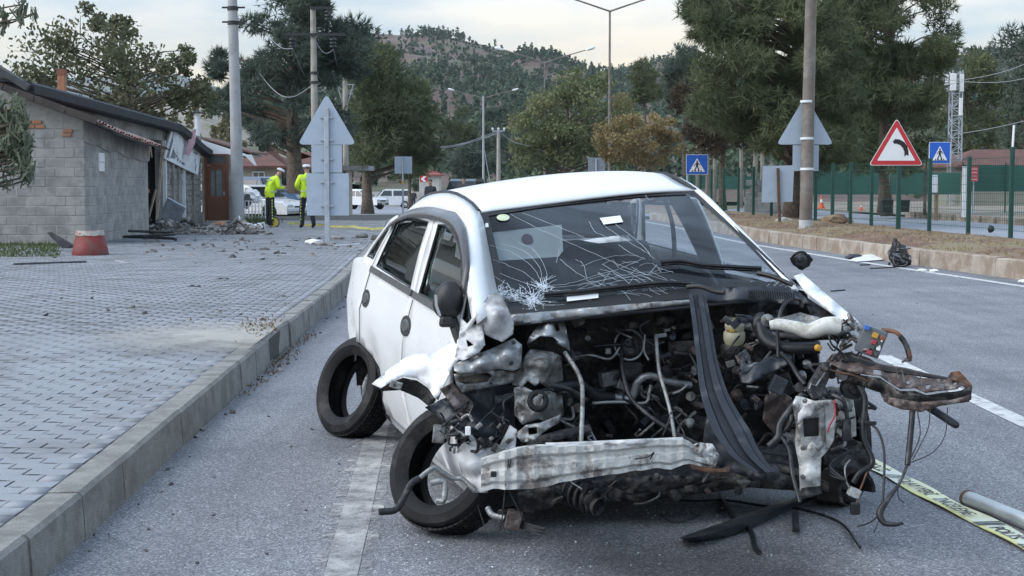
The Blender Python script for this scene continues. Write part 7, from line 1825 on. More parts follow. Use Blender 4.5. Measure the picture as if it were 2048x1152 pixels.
# ------------------------------------------------------------------ people
m_skin = mat('skin', (.42, .26, .19), .55, var=.06)
m_hair = mat('dark_hair', (.018, .014, .012), .6)
m_hivis = mat('hi_vis_yellow', (.62, .85, .03), .6, var=.10, scale=14)
m_navy = mat('navy_cloth', (.014, .016, .024), .85, var=.2, scale=10)
m_shoe = mat('black_leather', (.012, .012, .013), .45)
m_reflex = mat('reflective_tape', (.52, .60, .30), .4)
def person(label, X, Y, zb, face, scale, joints, top, trous, group, hair=True, arms_skin=False, fingers=True):
    """face: heading in radians, 0 looks away from the camera; joints in metres, x right, y forward, z up; the figure is one skinned body"""
    J = dict(pelvis=((0, 0, .95), .155), waist=((0, .0, 1.08), .165), chest=((0, .02, 1.28), .185), neckb=((0, .0, 1.46), .075), neck=((0, .01, 1.52), .055), head=((0, .03, 1.62), .083), crown=((0, .03, 1.71), .070),
             hipl=((-.09, 0, .90), .105), hipr=((.09, 0, .90), .105), kneel=((-.10, .02, .50), .082), kneer=((.10, .02, .50), .082), ankl=((-.10, -.02, .10), .06), ankr=((.10, -.02, .10), .06), toel=((-.11, .15, .045), .040), toer=((.11, .15, .045), .040),
             shl=((-.20, 0, 1.40), .09), shr=((.20, 0, 1.40), .09), ell=((-.26, -.02, 1.12), .07), elr=((.26, -.02, 1.12), .07), wrl=((-.24, .08, .90), .034), wrr=((.24, .08, .90), .034))
    for k, v in joints.items(): J[k] = (v, J[k][1])
    ed = [('pelvis', 'waist'), ('waist', 'chest'), ('chest', 'neckb'), ('neckb', 'neck'), ('neck', 'head'), ('head', 'crown'), ('pelvis', 'hipl'), ('pelvis', 'hipr'), ('hipl', 'kneel'), ('hipr', 'kneer'), ('kneel', 'ankl'), ('kneer', 'ankr'), ('ankl', 'toel'), ('ankr', 'toer'),
          ('chest', 'shl'), ('chest', 'shr'), ('shl', 'ell'), ('shr', 'elr'), ('ell', 'wrl'), ('elr', 'wrr')]
    reg = {}
    for s_ in 'lr':
        e_ = Vector(J['el' + s_][0]); w = Vector(J['wr' + s_][0]); d = (w - e_).normalized(); J['palm' + s_] = (tuple(w + d * .07), .036); ed.append(('wr' + s_, 'palm' + s_))
        sx = d.cross(Vector((0, 0, 1)));
        sx = sx.normalized() if sx.length > .1 else Vector((1, 0, 0))
        if fingers:
            pb = w + d * .075
            for k in range(4):
                J['f%s%d' % (s_, k)] = (tuple(pb + d * (.055 + (.012, .022, .018, .0)[k]) + sx * (.027 - .018 * k) + Vector((0, 0, -.018))), .0095); ed.append(('palm' + s_, 'f%s%d' % (s_, k)))
            J['f%s4' % s_] = (tuple(w + d * .05 + sx * (.05 if s_ == 'l' else -.05)), .011); ed.append(('wr' + s_, 'f%s4' % s_))
    names = list(J); me = bpy.data.meshes.new('body'); me.from_pydata([J[n][0] for n in names], [(names.index(a), names.index(b_)) for a, b_ in ed], [])
    ob = bpy.data.objects.new('tmp_body', me); COL.objects.link(ob)
    sk = ob.modifiers.new('skin', 'SKIN'); sk.use_smooth_shade = True
    for i, n in enumerate(names):
        r_ = J[n][1]; me.skin_vertices[0].data[i].radius = (r_ * (1.2 if n in ('pelvis', 'waist', 'chest') else 1), r_ * (.88 if n in ('pelvis', 'waist', 'chest') else 1)); me.skin_vertices[0].data[i].use_root = (n == 'pelvis')
    sb = ob.modifiers.new('sub', 'SUBSURF'); sb.levels = 2; sb.render_levels = 2
    dg = bpy.context.evaluated_depsgraph_get(); bm = bpy.data.meshes.new_from_object(ob.evaluated_get(dg)); bpy.data.objects.remove(ob)
    bm.materials.clear()
    for m in (top, trous, m_shoe, m_skin): bm.materials.append(m)
    segs = [(Vector(J[a][0]), Vector(J[b_][0]), a, b_) for a, b_ in ed]
    for p in bm.polygons:
        c = p.center; best = 9; bn = None
        for a, b_, na, nb in segs:
            d = b_ - a; t_ = max(0, min(1, (c - a).dot(d) / max(1e-9, d.length_squared))); q = (c - a - d * t_).length - (J[na][1] * (1 - t_) + J[nb][1] * t_)
            if q < best: best = q; bn = (na, nb, t_)
        na, nb, t_ = bn; k = 0
        if nb in ('head', 'crown') or (nb == 'neck' and t_ > .3): k = 3
        elif nb.startswith(('palm', 'f')): k = 3
        elif nb.startswith('toe') or (nb.startswith('ank') and c.z < .11): k = 2
        elif nb.startswith(('hip', 'knee', 'ank')): k = 1
        if k == 0 and c.z < .86 and not nb.startswith(('el', 'wr')): k = 1
        if nb.startswith(('hip', 'knee')) and c.z > .86: k = 0
        p.material_index = k; p.use_smooth = True
    t = root('person', (X, Y, zb), label, 'person', group, rz=face)
    t.scale = (scale,) * 3
    o = link_mesh('body', bm, t)
    H = Vector(J['head'][0]); Cn = Vector(J['crown'][0]); upv = (Cn - H).normalized(); fwv = (Vector((0, 1, 0)) - upv * upv.y).normalized(); rt = fwv.cross(upv)
    if hair:
        b2 = bmesh.new(); bmesh.ops.create_icosphere(b2, subdivisions=3, radius=.1)
        bmesh.ops.delete(b2, geom=[v for v in b2.verts if v.co.z < -.01 or (v.co.y > .05 and v.co.z < .045)], context='VERTS')
        for v in b2.verts: v.co = H + upv * (.03 + v.co.z * .98) + rt * v.co.x * .90 + fwv * (v.co.y * 1.02 - .008) + Vector((0, 0, .004 * noise.noise(v.co * 60)))
        h_ = bpy.data.meshes.new('hair'); b2.to_mesh(h_); b2.free(); h_.materials.append(m_hair); link_mesh('hair', h_, t)
    def pt(a, b_, c): return H + rt * a + fwv * b_ + upv * c
    fm = MB()
    fm.add([pt(-.012, .082, .005), pt(.012, .082, .005), pt(0, .112, -.008), pt(0, .085, .04)], [(0, 1, 2), (0, 2, 3), (1, 3, 2)]); fm.build('nose', m_skin, t, rel=True)
    for s_ in (-1, 1):
        MB().box(pt(.082 * s_, .0, .005), (.014, .03, .05)).build('ear', m_skin, t, rel=True)
        MB().box(pt(.03 * s_, .080, .035), (.022, .006, .009)).build('eye', m_hair, t, rel=True)
    MB().box(pt(0, .082, -.035), (.04, .006, .008)).build('mouth', mat('lips', (.25, .12, .1), .5) if not bpy.data.materials.get('lips') else bpy.data.materials['lips'], t, rel=True)
    return t, pt, J, o
def cap(t, pt):
    M = MB(); rows = []
    for k, (r_, z) in enumerate(((.092, .045), (.108, .075), (.112, .095), (.08, .125), (.0, .132))):
        rows.append([pt(r_ * math.cos(a), r_ * 1.08 * math.sin(a), z) for a in np.linspace(0, 2 * math.pi, 17)])
    M.grid(rows); c_ = M.build('cap', mat('white_cap_cloth', (.70, .72, .74), .7) if not bpy.data.materials.get('white_cap_cloth') else bpy.data.materials['white_cap_cloth'], t, rel=True, smooth=True)
    M = MB(); M.grid([[pt(.09 * math.cos(a) * s_, .10 * math.sin(a) * s_ + (s_ - 1) * .03, .045 - (s_ - 1) * .10) for a in np.linspace(.5, math.pi - .5, 9)] for s_ in (1.0, 1.5)]); M.build('peak', m_black, c_, rel=True, solid=.006)
    M = MB(); M.grid([[pt(.0935 * math.cos(a), .101 * math.sin(a), z) for a in np.linspace(0, 2 * math.pi, 17)] for z in (.042, .062)]); M.build('cap_band', m_navy, c_, rel=True)
PG = 'people at the scene'
YA = 42.5
p1, pt1, J1, o1 = person('traffic officer in white cap and yellow jacket, bending over a measuring wheel', at(540, 455, YA).x, YA, .215, R(-62), 1.0,
    dict(chest=(0, .12, 1.27), neckb=(0, .20, 1.43), neck=(0, .25, 1.48), head=(0, .31, 1.56), crown=(0, .35, 1.645), shl=(-.19, .16, 1.37), shr=(.19, .16, 1.37), ell=(-.25, .20, 1.13), elr=(.27, .18, 1.12), wrl=(-.07, .38, 1.17), wrr=(.10, .40, 1.14), kneel=(-.09, .0, .5), kneer=(.10, .04, .5)), m_hivis, m_navy, PG)
cap(p1, pt1)
YB_ = 41.2
p2, pt2, J2, o2 = person('traffic officer in yellow jacket half hidden behind the triangular sign', at(615, 458, YB_).x, YB_, .215, R(28), 1.02,
    dict(ell=(-.30, .02, 1.16), wrl=(-.16, .22, 1.05), elr=(.27, .06, 1.14), wrr=(.10, .26, 1.08), kneel=(-.12, .10, .50), ankl=(-.14, .02, .10), toel=(-.15, .18, .045), kneer=(.10, -.05, .5), ankr=(.13, -.16, .11), toer=(.14, .0, .045)), m_hivis, m_navy, PG)
cap(p2, pt2)
for t, fwd in ((p1, .13), (p2, .02)):       # reflective bands round the jackets and stripes down the trousers
    for z, r_, dy in ((1.0, .19, .04 if t is p1 else 0), (1.33, .215, fwd)):
        M = MB(); M.grid([[(r_ * 1.05 * math.cos(a), dy + r_ * .92 * math.sin(a), zz) for a in np.linspace(0, 2 * math.pi, 19)] for zz in (z, z + .045)]); M.build('reflective_band', m_reflex, t, rel=True)
    for s_ in ((1,) if t is p1 else (-1,)):
        for k in range(7): MB().box((s_ * .184 - (k - 3) * .002 * s_, .01, .26 + k * .085), (.012, .028, .05)).build('trouser_stripe', m_reflex if k % 2 else m_hivis, t, rel=True)
# lettering on the jacket backs: two short lines
for t, dy in ((p1, -.085), (p2, -.175)):
    for txt, z in (('TRAFİK', 1.235), ('POLİSİ', 1.165)):
        o = text_mesh(txt, .075, mat('jacket_print', (.20, .30, .06), .6) if not bpy.data.materials.get('jacket_print') else bpy.data.materials['jacket_print'], 'lettering', t, Matrix.Translation((0, dy, z)) @ Matrix.Rotation(R(90), 4, 'X'), align='CENTER')
# measuring wheel
mw = root('measuring_wheel', (at(549, 455, YA).x, YA - .1, .22), 'yellow measuring wheel at the bending officer\'s feet', 'measuring wheel')
wc = Vector((at(549, 452, YA).x, YA - .1, .36))
MB().lathe([(.15 + .014 * math.cos(a), .014 * math.sin(a)) for a in np.linspace(0, 2 * math.pi, 7)[:-1]], wc, 24, M3=Matrix(((1, 0, 0), (0, 0, -1), (0, 1, 0))), closed=True).build('wheel', m_dark, mw)
MB().lathe([(.0, .01), (.13, .01), (.13, -.01), (0, -.01)], wc, 16, M3=Matrix(((1, 0, 0), (0, 0, -1), (0, 1, 0)))).build('disc', mat('wheel_yellow', (.5, .4, .06), .5), mw)
MB().tube([wc + Vector((0, -.03, 0)), at(537, 385, YA - .05)], .012, 6).build('handle_rod', m_dark, mw)
m_grey = mat('dark_grey_jacket', (.035, .037, .042), .85, var=.15, scale=9)
Y = 140
person('far man in a dark jacket standing alone by the parking', at(827, 400, Y).x, Y, zs(Y), R(180), 1.0, {}, m_grey, m_navy, PG)
person('bearded man in a black coat whose head shows above the car roof', at(861, 385, 55).x, 55, -.06, R(140), .97, {}, m_navy, m_navy, PG)
bp2 = person('man with close-cropped hair, only his head visible over the white roof', at(928, 375, 60).x, 60, -.03, R(150), 1.0, {}, m_grey, m_navy, PG)

# ------------------------------------------------------------------ parked vehicles
m_tint = mat('tinted_glass', (.012, .015, .018), .08, spec=.9, var=.1)
m_lamp = mat('lamp_glass', (.55, .56, .55), .15, var=.15, scale=20); m_tail = mat('tail_lamp', (.35, .02, .02), .25)
def small_car(name, label, cat, X, Y, zb, face, L_, W, H, kind, m, front_damage=False):
    """face: heading in radians, 0 drives away from the camera; local y forward"""
    t = root(name, (X, Y, zb), label, cat, 'parked vehicles', rz=face)
    f = L_ / 2; h = H
    if kind == 'van': low = [(-f, .35), (-f, h * .55), (-f + .04, h * .60), (f * .62, h * .58), (f * .93, h * .50), (f, h * .40), (f, .32)]; cab = [(-f + .06, h * .60), (-f + .14, h * .96), (-f + .3, h), (f * .22, h), (f * .40, h * .94), (f * .66, h * .60)]
    elif kind == 'suv': low = [(-f, .42), (-f, h * .56), (-f + .1, h * .60), (f * .38, h * .60), (f * .88, h * .55), (f, h * .46), (f, .40)]; cab = [(-f + .12, h * .60), (-f + .3, h * .94), (-f + .6, h), (-f * .0, h), (f * .12, h * .95), (f * .42, h * .61)]
    elif kind == 'jeep': low = [(-f, .45), (-f, h * .60), (f * .20, h * .62), (f * .90, h * .58), (f, h * .52), (f, .45)]; cab = [(-f + .05, h * .60), (-f + .12, h), (-.1, h), (.1, h * .97), (f * .24, h * .62)]
    else: low = [(-f, .34), (-f, h * .58), (-f + .3, h * .64), (f * .42, h * .62), (f * .90, h * .52), (f, h * .42), (f, .30)]; cab = [(-f + .45, h * .62), (-f + 1.0, h * .97), (-.4, h), (.0, h), (.15, h * .97), (f * .44, h * .63)]
    def loft(prof, ws):
        n = len(prof); rows = [[(x * W / 2, y, z - dz) for (y, z) in prof] for x, dz in ws]; mb = MB(); mb.grid(rows)
        mb.add(rows[0], [tuple(range(n))]); mb.add(rows[-1], [tuple(range(n - 1, -1, -1))]); return mb
    b_ = loft(low, ((-1, .03), (-.93, 0), (0, -.01), (.93, 0), (1, .03))).build('body', m, t, rel=True, fix=True, bev=.03)
    if True:
        rows = [[(x * W / 2 * (1 - .16 * max(0, (z - h * .6) / (h * .4))), y, z) for (y, z) in cab] for x in (-.94, .94)]
        n = len(cab); mb = MB(); mb.grid(rows); mb.add(rows[0], [tuple(range(n))]); mb.add(rows[-1], [tuple(range(n - 1, -1, -1))]); mb.build('cabin', m, t, rel=True, fix=True, bev=.03)
    # glass a little proud of the cabin
    def side_glass(y0, y1, z0, z1, y0t, y1t, nm='side_window'):
        for s_ in (-1, 1):
            xx = lambda z: s_ * W / 2 * .94 * (1 - .16 * max(0, (z - h * .6) / (h * .4))) + s_ * .008
            MB().add([(xx(z0), y0, z0), (xx(z0), y1, z0), (xx(z1), y1t, z1), (xx(z1), y0t, z1)], [(0, 1, 2, 3)]).build(nm, m_tint, t, rel=True, solid=.008)
    yr, yf = cab[0][0], cab[-1][0]
    z0, z1 = h * .64, h * .92
    if kind == 'van':
        side_glass(-f + .25, -.15, z0, z1, -f + .35, -.15); side_glass(.0, f * .55, z0, z1, .0, f * .36)
    else:
        side_glass(yr + .22, -.08, z0, z1, yr + .42, -.05); side_glass(.0, yf - .12, z0, z1, .02, (cab[-2][0]))
    a, c = cab[-2], cab[-1]; lw = .84; d_ = Vector((0, c[1] - a[1], -(c[0] - a[0]))).normalized() * -.012
    for (p, q, nm) in ((cab[-1], cab[-2], 'windscreen'), (cab[0], cab[1], 'rear_window')):
        lo = (p[0] * .94 + q[0] * .06, p[1] * .9 + q[1] * .1); hi = (p[0] * .1 + q[0] * .9, p[1] * .1 + q[1] * .9); o = .02 if nm == 'windscreen' else -.02
        wl, wh = W / 2 * .86, W / 2 * .76
        MB().add([(-wl, lo[0] + o, lo[1] + .02), (wl, lo[0] + o, lo[1] + .02), (wh, hi[0] + o, hi[1] + .01), (-wh, hi[0] + o, hi[1] + .01)], [(0, 1, 2, 3)]).build(nm, m_tint, t, rel=True, solid=.01)
    rw = .33 if kind in ('sedan',) else .36
    for sx in (-1, 1):
        for yw in (-L_ * .30, L_ * .30):
            M3 = Matrix(((0, 0, 1), (1, 0, 0), (0, 1, 0)))
            MB().lathe([(.0, .02), (rw * 1.12, .02), (rw * 1.12, -.02)], (sx * (W / 2 - .005), yw, rw), 22, M3=M3).build('wheel_arch', m_black, t, rel=True)
            w_ = MB().lathe([(rw * .62, -.10), (rw * .95, -.10), (rw, -.06), (rw, .06), (rw * .95, .10), (rw * .62, .10)], (sx * (W / 2 - .07), yw, rw), 22, M3=M3, closed=True).build('tyre', m_rubber, t, rel=True, smooth=True)
            MB().lathe([(0, .03 * sx), (.06, .04 * sx), (rw * .5, .05 * sx), (rw * .62, .09 * sx)], (sx * (W / 2 - .06), yw, rw), 18, M3=M3).build('rim', m_galv, w_, rel=True)
            for k in range(5): MB().box((sx * (W / 2 + .005), yw + math.cos(k * 1.257) * rw * .38, rw + math.sin(k * 1.257) * rw * .38), (.012, .07, .07)).build('rim_slot', m_black, w_, rel=True)
    for sx in (-1, 1):
        MB().box((sx * W * .36, f - .02, low[-2][1] - .02), (W * .2, .06, .15)).build('headlight', m_lamp, t, rel=True, bev=.02)
        MB().box((sx * W * .42, -f + .0, h * .5), (W * .12, .05, .22)).build('tail_light', m_tail, t, rel=True, bev=.02)
        MB().box((sx * (W / 2 + .07), f * .30, h * .62), (.14, .08, .12)).build('mirror', m, t, rel=True, bev=.02)
    MB().box((0, f + .005, low[-2][1] - .06), (W * .42, .03, .12)).build('grille', m_black, t, rel=True); MB().box((0, f + .02, .45), (W * .92, .08, .16)).build('bumper', m_dark if kind in ('suv', 'jeep') else m, t, rel=True, bev=.03)
    MB().box((0, f + .07, .46), (.46, .012, .1)).build('number_plate', m_white, t, rel=True); MB().box((0, -f - .03, .46), (W * .92, .08, .16)).build('rear_bumper', m, t, rel=True, bev=.03)
    return t
m_vw = mat('vehicle_white', (.74, .75, .76), .3, var=.03, coat=.3); m_vb = mat('vehicle_blue', (.05, .11, .21), .35, var=.08, coat=.3); m_vd = mat('vehicle_dark_grey', (.05, .062, .075), .35, var=.08, coat=.3)
small_car('parked_car', 'white off-road wagon parked right of the triangular sign', 'car', at(722, 400, 128).x, 128, zs(128) + .02, R(-118), 4.5, 1.85, 1.72, 'suv', m_vw)
small_car('parked_van', 'white small van with dark windows parked behind the white wagon', 'van', at(783, 400, 146).x, 146, zs(146) + .02, R(97), 4.2, 1.8, 1.85, 'van', m_vw)
small_car('parked_car', 'blue jeep-like car behind the bending officer', 'car', at(535, 400, 66).x, 66, zs(66) + .02, R(-115), 4.2, 1.75, 1.85, 'jeep', m_vb)
small_car('parked_car', 'white saloon in front of the blue car, partly hidden by the bending officer', 'car', at(512, 400, 59).x, 59, .0, R(-118), 4.3, 1.72, 1.42, 'sedan', m_vw)
small_car('parked_van', 'dark grey van just above the wrecked car\'s roof', 'van', at(930, 380, 92).x, 92, zs(92) + .03, R(172), 5.0, 2.0, 2.1, 'van', m_vd)

# ------------------------------------------------------------------ debris and small things
def blob(name, label, cat, p, d, m, seed=0, rz=0.0, group=None, sub=2, amp=.35, parent=None):
    b2 = bmesh.new(); bmesh.ops.create_icosphere(b2, subdivisions=sub, radius=.5)
    for v in b2.verts:
        k = 1 + amp * noise.noise(v.co * 2.6 + Vector((seed, 0, 0))) + amp * .5 * noise.noise(v.co * 6 + Vector((seed, 5, 0)))
        v.co = Vector((v.co.x * d[0], v.co.y * d[1], v.co.z * d[2])) * k
    me = bpy.data.meshes.new(name); b2.to_mesh(me); b2.free(); me.materials.append(m)
    o = link_mesh(name, me, parent); o.location = Vector(p) + Vector((0, 0, d[2] * .36)); o.rotation_euler.z = rz
    if label: tag(o, label, cat, group)
    return o
# cut-off red drum
d0 = gnd(181, 514, .20); dr_ = root('drum', (d0.x, d0.y, .2), 'red cut-off drum with a dented pale rim, alone on the pavement', 'drum')
def drum_ring(z0, r_, n=30): return [(d0.x + r_ * math.cos(a) * (1 + .03 * noise.noise(Vector((math.cos(a), math.sin(a), 1)))), d0.y + r_ * math.sin(a), z0 + (.02 * noise.noise(Vector((math.cos(a) * 3, math.sin(a) * 3, 2))) if z0 > .5 else 0)) for a in np.linspace(0, 2 * math.pi, n + 1)]
MB().grid([drum_ring(.20, .30), drum_ring(.22, .305), drum_ring(.30, .30), drum_ring(.58, .235)]).build('shell', mat('faded_red_paint', (.17, .018, .016), .6, var=.2, scale=6, dirt=(.12, .05, .04), damt=.3, dscale=5), dr_, smooth=True, solid=.008)
MB().grid([drum_ring(.575, .238), drum_ring(.62, .23), drum_ring(.655, .22)]).build('rim', mat('pale_rim', (.42, .40, .37), .8, var=.25, scale=12, dirt=(.25, .08, .07), damt=.3, dscale=9), dr_, solid=.012)
MB().lathe([(0, 0), (.22, .0)], (d0.x, d0.y, .60), 20).build('fill', m_rust, dr_)
def rod(label, a, b_, r_, m, z=.205, name='debris_rod', cat='debris', bend=.0):
    A, B = gnd(*a, z + r_), gnd(*b_, z + r_); mid = (A + B) / 2 + Vector((0, bend, 0))
    return tag(MB().tube(spline([A, mid, B], 4), r_, 7).build(name, m), label, cat, 'debris on the ground')
rod('long black pipe lying left of the red drum', (28, 530), (172, 525), .03, m_dark); rod('short pale stick right of the red drum', (232, 523), (262, 528), .02, m_concrete)
rod('thin dark rod lying across the pavers in mid pavement', (478, 538), (562, 534), .012, m_dark); rod('white stick on the pavers above the kerb', (516, 580), (548, 573), .013, m_concrete); rod('thin white rod at the sign foot', (660, 492), (720, 488), .015, m_white); rod('pale broken batten beyond the sign', (690, 483), (760, 478), .012, m_concrete)
for k, (a, lab) in enumerate((((430, 560), 'curled black strip on the pavers'), ((372, 575), 'small black scrap on the pavers near the drum'))):
    p = gnd(*a, .22); tag(MB().tube(spline([p, p + Vector((.07, .05, .02)), p + Vector((.12, 0, .01)), p + Vector((.16, .05, .02))], 4), .010, 6).build('rubber_strip', m_hose), lab, 'debris', 'debris on the ground')
p = gnd(128, 500, .2); tag(MB().prism([p, p + Vector((-.35, .1, .32)), p + Vector((-.30, .1, .34)), p + Vector((.15, .0, .10)), p + Vector((.3, 0, .0))], (0, .12, 0)).build('bent_trim', m_plast, fix=True), 'dark bent panel with white edge behind the red drum', 'debris', 'debris on the ground')
# rubble heap: uncountable broken masonry
m_rub = mat('rubble', (.085, .08, .078), .95, var=.4, scale=3, coords='World', dirt=(.30, .28, .26), damt=.4, dscale=2.5, bump=.4, bscale=30)
rg = random.Random(21); mb = MB()
def chunk(mb, p, s_, rg):
    M3 = Matrix.Rotation(rg.uniform(0, 6), 3, 'Z') @ Matrix.Rotation(rg.uniform(-.7, .7), 3, 'X') @ Matrix.Rotation(rg.uniform(-.7, .7), 3, 'Y')
    d = (s_ * rg.uniform(.6, 1.5), s_ * rg.uniform(.5, 1.1), s_ * rg.uniform(.3, .8)); k0 = len(mb.v); mb.box(p, d, M4=M3)
    for i in range(k0, k0 + 8): mb.v[i] = tuple(Vector(mb.v[i]) + Vector((rg.uniform(-1, 1), rg.uniform(-1, 1), rg.uniform(-1, 1))) * s_ * .16)
for k in range(620):
    u = rg.random(); px = 290 + 228 * u + rg.gauss(0, 14); d_ = 36.0 + 6.5 * rg.random() ** 1.3
    X = at(px, 470, d_).x
    if X < -9.9: continue
    hh = .42 * math.exp(-((px - 335) / 50) ** 2) + .22 * math.exp(-((px - 480) / 40) ** 2) + .08
    z = .22 + hh * rg.random() ** 1.6 * max(0, 1 - abs(d_ - 39.5) / 4.0)
    chunk(mb, (X, d_, z), rg.choice((.05, .06, .08, .1, .14, .2)) * rg.uniform(.7, 1.1), rg)
tag(mb.build('rubble', m_rub), 'heap of broken masonry in front of the torn doorway', 'rubble', kind='stuff')
mb = MB()
for k in range(230):
    if rg.random() < .8: p = gnd(rg.uniform(290, 760), 476 + abs(rg.gauss(0, 22)), .222)
    else: p = gnd(rg.uniform(60, 640), rg.uniform(495, 640), .222)
    if p.x > kl(p.y) - .2 or p.x < -9.5: continue
    chunk(mb, p, rg.uniform(.03, .10) * (1 if p.y > 24 else .5), rg)
for k in range(60):
    p = gnd(rg.uniform(1620, 2048), rg.uniform(535, 640), .004) if rg.random() < .4 else gnd(rg.uniform(150, 760), rg.uniform(600, 1130), .004)
    if p.x < kl(p.y) + .03: continue
    chunk(mb, p, rg.uniform(.006, .018), rg)
for k in range(90):       # grit along the kerb foot
    y = rg.uniform(6, 28); p = (kl(y) + abs(rg.gauss(0, .10)) + .02, y, .006); chunk(mb, p, rg.uniform(.008, .028), rg)
gc = MB()
for k in range(240):
    p = gnd(rg.gauss(1250, 330), rg.uniform(985, 1140), .004) if k % 3 else gnd(rg.uniform(560, 900), rg.uniform(700, 1100), .004)
    if p.x > kl(p.y) + .05: chunk(gc, p, rg.uniform(.003, .007), rg)
tag(gc.build('glass_crumbs', mat('crushed_glass', (.55, .60, .62), .2, var=.2)), 'crumbs of broken glass strewn on the asphalt round the wreck', 'debris', kind='stuff')
tag(mb.build('scattered_debris', m_rub), 'small dark fragments strewn over pavement and road', 'debris', kind='stuff')
# bigger single pieces around the rubble
p = at(342, 452, 39.0); sh_ = MB().box((0, 0, 0), (.55, .05, .85), M4=Matrix.Rotation(.5, 3, 'Y') @ Matrix.Rotation(.3, 3, 'X')); sh_.v = [(x + p.x, y + p.y, z + .62) for x, y, z in sh_.v]; tag(sh_.build('bent_panel', m_galv, bev=.01), 'bent grey metal panel leaning in the rubble by the doorway', 'debris')
p = gnd(300, 484, .22); tag(MB().tube([p + Vector((.55 * math.cos(a), .35 * math.sin(a) + .04 * math.sin(3 * a), .05 + .02 * a)) for a in np.linspace(0, 9, 50)], .03, 7).build('cable_coil', m_hose), 'loop of thick black cable in front of the rubble', 'cable')
wr = root('wire_rack', (at(505, 430, 46.5).x, 46.5, .2), 'white wire rack standing beside the thick pole', 'rack')
mb = MB(); x0, x1 = at(485, 0, 46.5).x, at(532, 0, 46.5).x; z0, z1 = .25, zt(402, 46.5)
for k in range(8): x = x0 + (x1 - x0) * k / 7; mb.bar((x, 46.5, z0), (x, 46.5, z1), .018)
for k in range(5): z = z0 + (z1 - z0) * k / 4; mb.bar((x0, 46.5, z), (x1, 46.5, z), .018)
mb.build('front_grid', m_white, wr); mb = MB()
for k in range(4): z = z0 + (z1 - z0) * k / 3; mb.bar((x0, 46.5, z), (x0, 47.2, z), .018); mb.bar((x1, 46.5, z), (x1, 47.2, z), .018)
for k in range(8): x = x0 + (x1 - x0) * k / 7; mb.bar((x, 47.2, z0), (x, 47.2, z1), .018)
mb.build('back_grid', m_white, wr)
fr = root('broken_frame', (at(500, 455, 41).x, 41, .2), 'broken white tube frame lying at the rubble end', 'debris')
mb = MB()
for a, b_ in (((448, 470), (482, 452)), ((482, 452), (478, 432)), ((500, 452), (528, 445)), ((528, 445), (531, 468)), ((482, 452), (500, 452)), ((470, 462), (490, 440)), ((454, 466), (470, 450))): mb.bar(at(*a, 41), at(*b_, 41.1), .035)
mb.build('tube', m_white, fr)
for k, (px, py, d_, sz, m, lab) in enumerate(((497, 462, 40.5, (.55, .4, .42), m_whitemetal, 'crumpled pale plastic sheet at the rubble end'), (514, 460, 40.3, (.4, .35, .34), m_whitemetal, 'second crumpled pale sheet beside the officer'), (478, 468, 40, (.45, .4, .4), m_grease, 'black burnt lump between the pale sheets'), (505, 392, 48, (.55, .5, .5), m_white, 'white rubbish bag on the wire rack'), (493, 402, 47.5, (.4, .4, .45), m_dark, 'dark rubbish bag beside the thick pole'), (350, 470, 38.4, (.5, .4, .36), m_rub, 'large grey boulder in the rubble'), (415, 468, 39, (.5, .4, .35), m_rub, 'round dark boulder before the stone-clad wall'), (440, 452, 42, (.36, .3, .26), m_brick, 'brownish stone beside the brown door'))):
    p = at(px, py, d_); blob('debris_lump', lab, 'debris', (p.x, d_, p.z - sz[2] * .36), sz, m, k * 3.1, group='debris on the ground', sub=3 if k < 4 else 2, amp=.55)
p = gnd(627, 489, .22); blob('shoe', 'white shoe-like scrap at the foot of the sign post', 'debris', p, (.36, .2, .13), m_white, 4, group='debris on the ground')
for k, (px, py, lab) in enumerate(((645, 492, 'flat dark piece left of the sign post'), (672, 481, 'flat dark piece right of the sign post'), (725, 478, 'dark clod beyond the sign'), (750, 482, 'dark clod nearest to the car roof'))):
    p = gnd(px, py, .21); blob('dark_scrap', lab, 'debris', p, (.4 - .06 * k, .25, .10 + .02 * k), m_rub, k + 9, group='debris on the ground')
# officers' tape across the street
a, c = gnd(575, 450, .25), gnd(785, 463, .25); A_ = Vector((a.x, a.y, .30)); B_ = Vector((c.x, c.y, .30))
mb = MB(); rows = []
for k in range(25):
    q = A_.lerp(B_, k / 24); z = .27 + .015 * math.sin(k * .9) + .01 * math.sin(k * 2.1); rows.append([q + Vector((0, .01 * math.sin(k), z - q.z)), q + Vector((0, 0, z + .06 - q.z))])
tag(mb.grid(rows).build('barrier_tape', mat('yellow_tape', (.58, .55, .18), .5, var=.25, scale=5, coords='World')), 'thin yellow barrier tape lying across the street behind the car', 'tape')
# gearbox lump and panels by the median kerb
p = gnd(1800, 533, .0); gl = root('torn_engine_part', (p.x, p.y, 0), 'black torn engine part with hoses lying by the median kerb', 'debris', 'debris on the ground')
Ye = p.y - .1
blob('casting', None, None, Vector((at(1800, 505, Ye).x, Ye, .02)) - Vector((p.x, p.y, 0)), (.34, .3, .42), m_grease, 3, sub=3, amp=.5, parent=gl)
blob('casting', None, None, Vector((at(1790, 500, Ye).x, Ye, .12)) - Vector((p.x, p.y, 0)), (.16, .2, .42), m_grease, 8, sub=3, amp=.5, parent=gl)
rg = random.Random(4)
for k in range(12):
    pts = [at(1800 + rg.uniform(-24, 22), 505 + rg.uniform(-14, 25), Ye - .15) for q in range(4)]; MB().tube(spline(pts, 4), rg.uniform(.006, .014), 6).build('hose', rg.choice((m_hose, m_grease, m_silver)), gl)
for k in range(10): MB().box(at(1800 + rg.uniform(-24, 24), 512 + rg.uniform(-14, 18), Ye - .16), (.04, .03, .05), rz=rg.random()).build('bracket', rg.choice((m_silver, m_grease, m_grease)), gl)
q = [(1698, 521), (1720, 511), (1755, 505), (1780, 508), (1790, 516), (1760, 520), (1715, 523)]
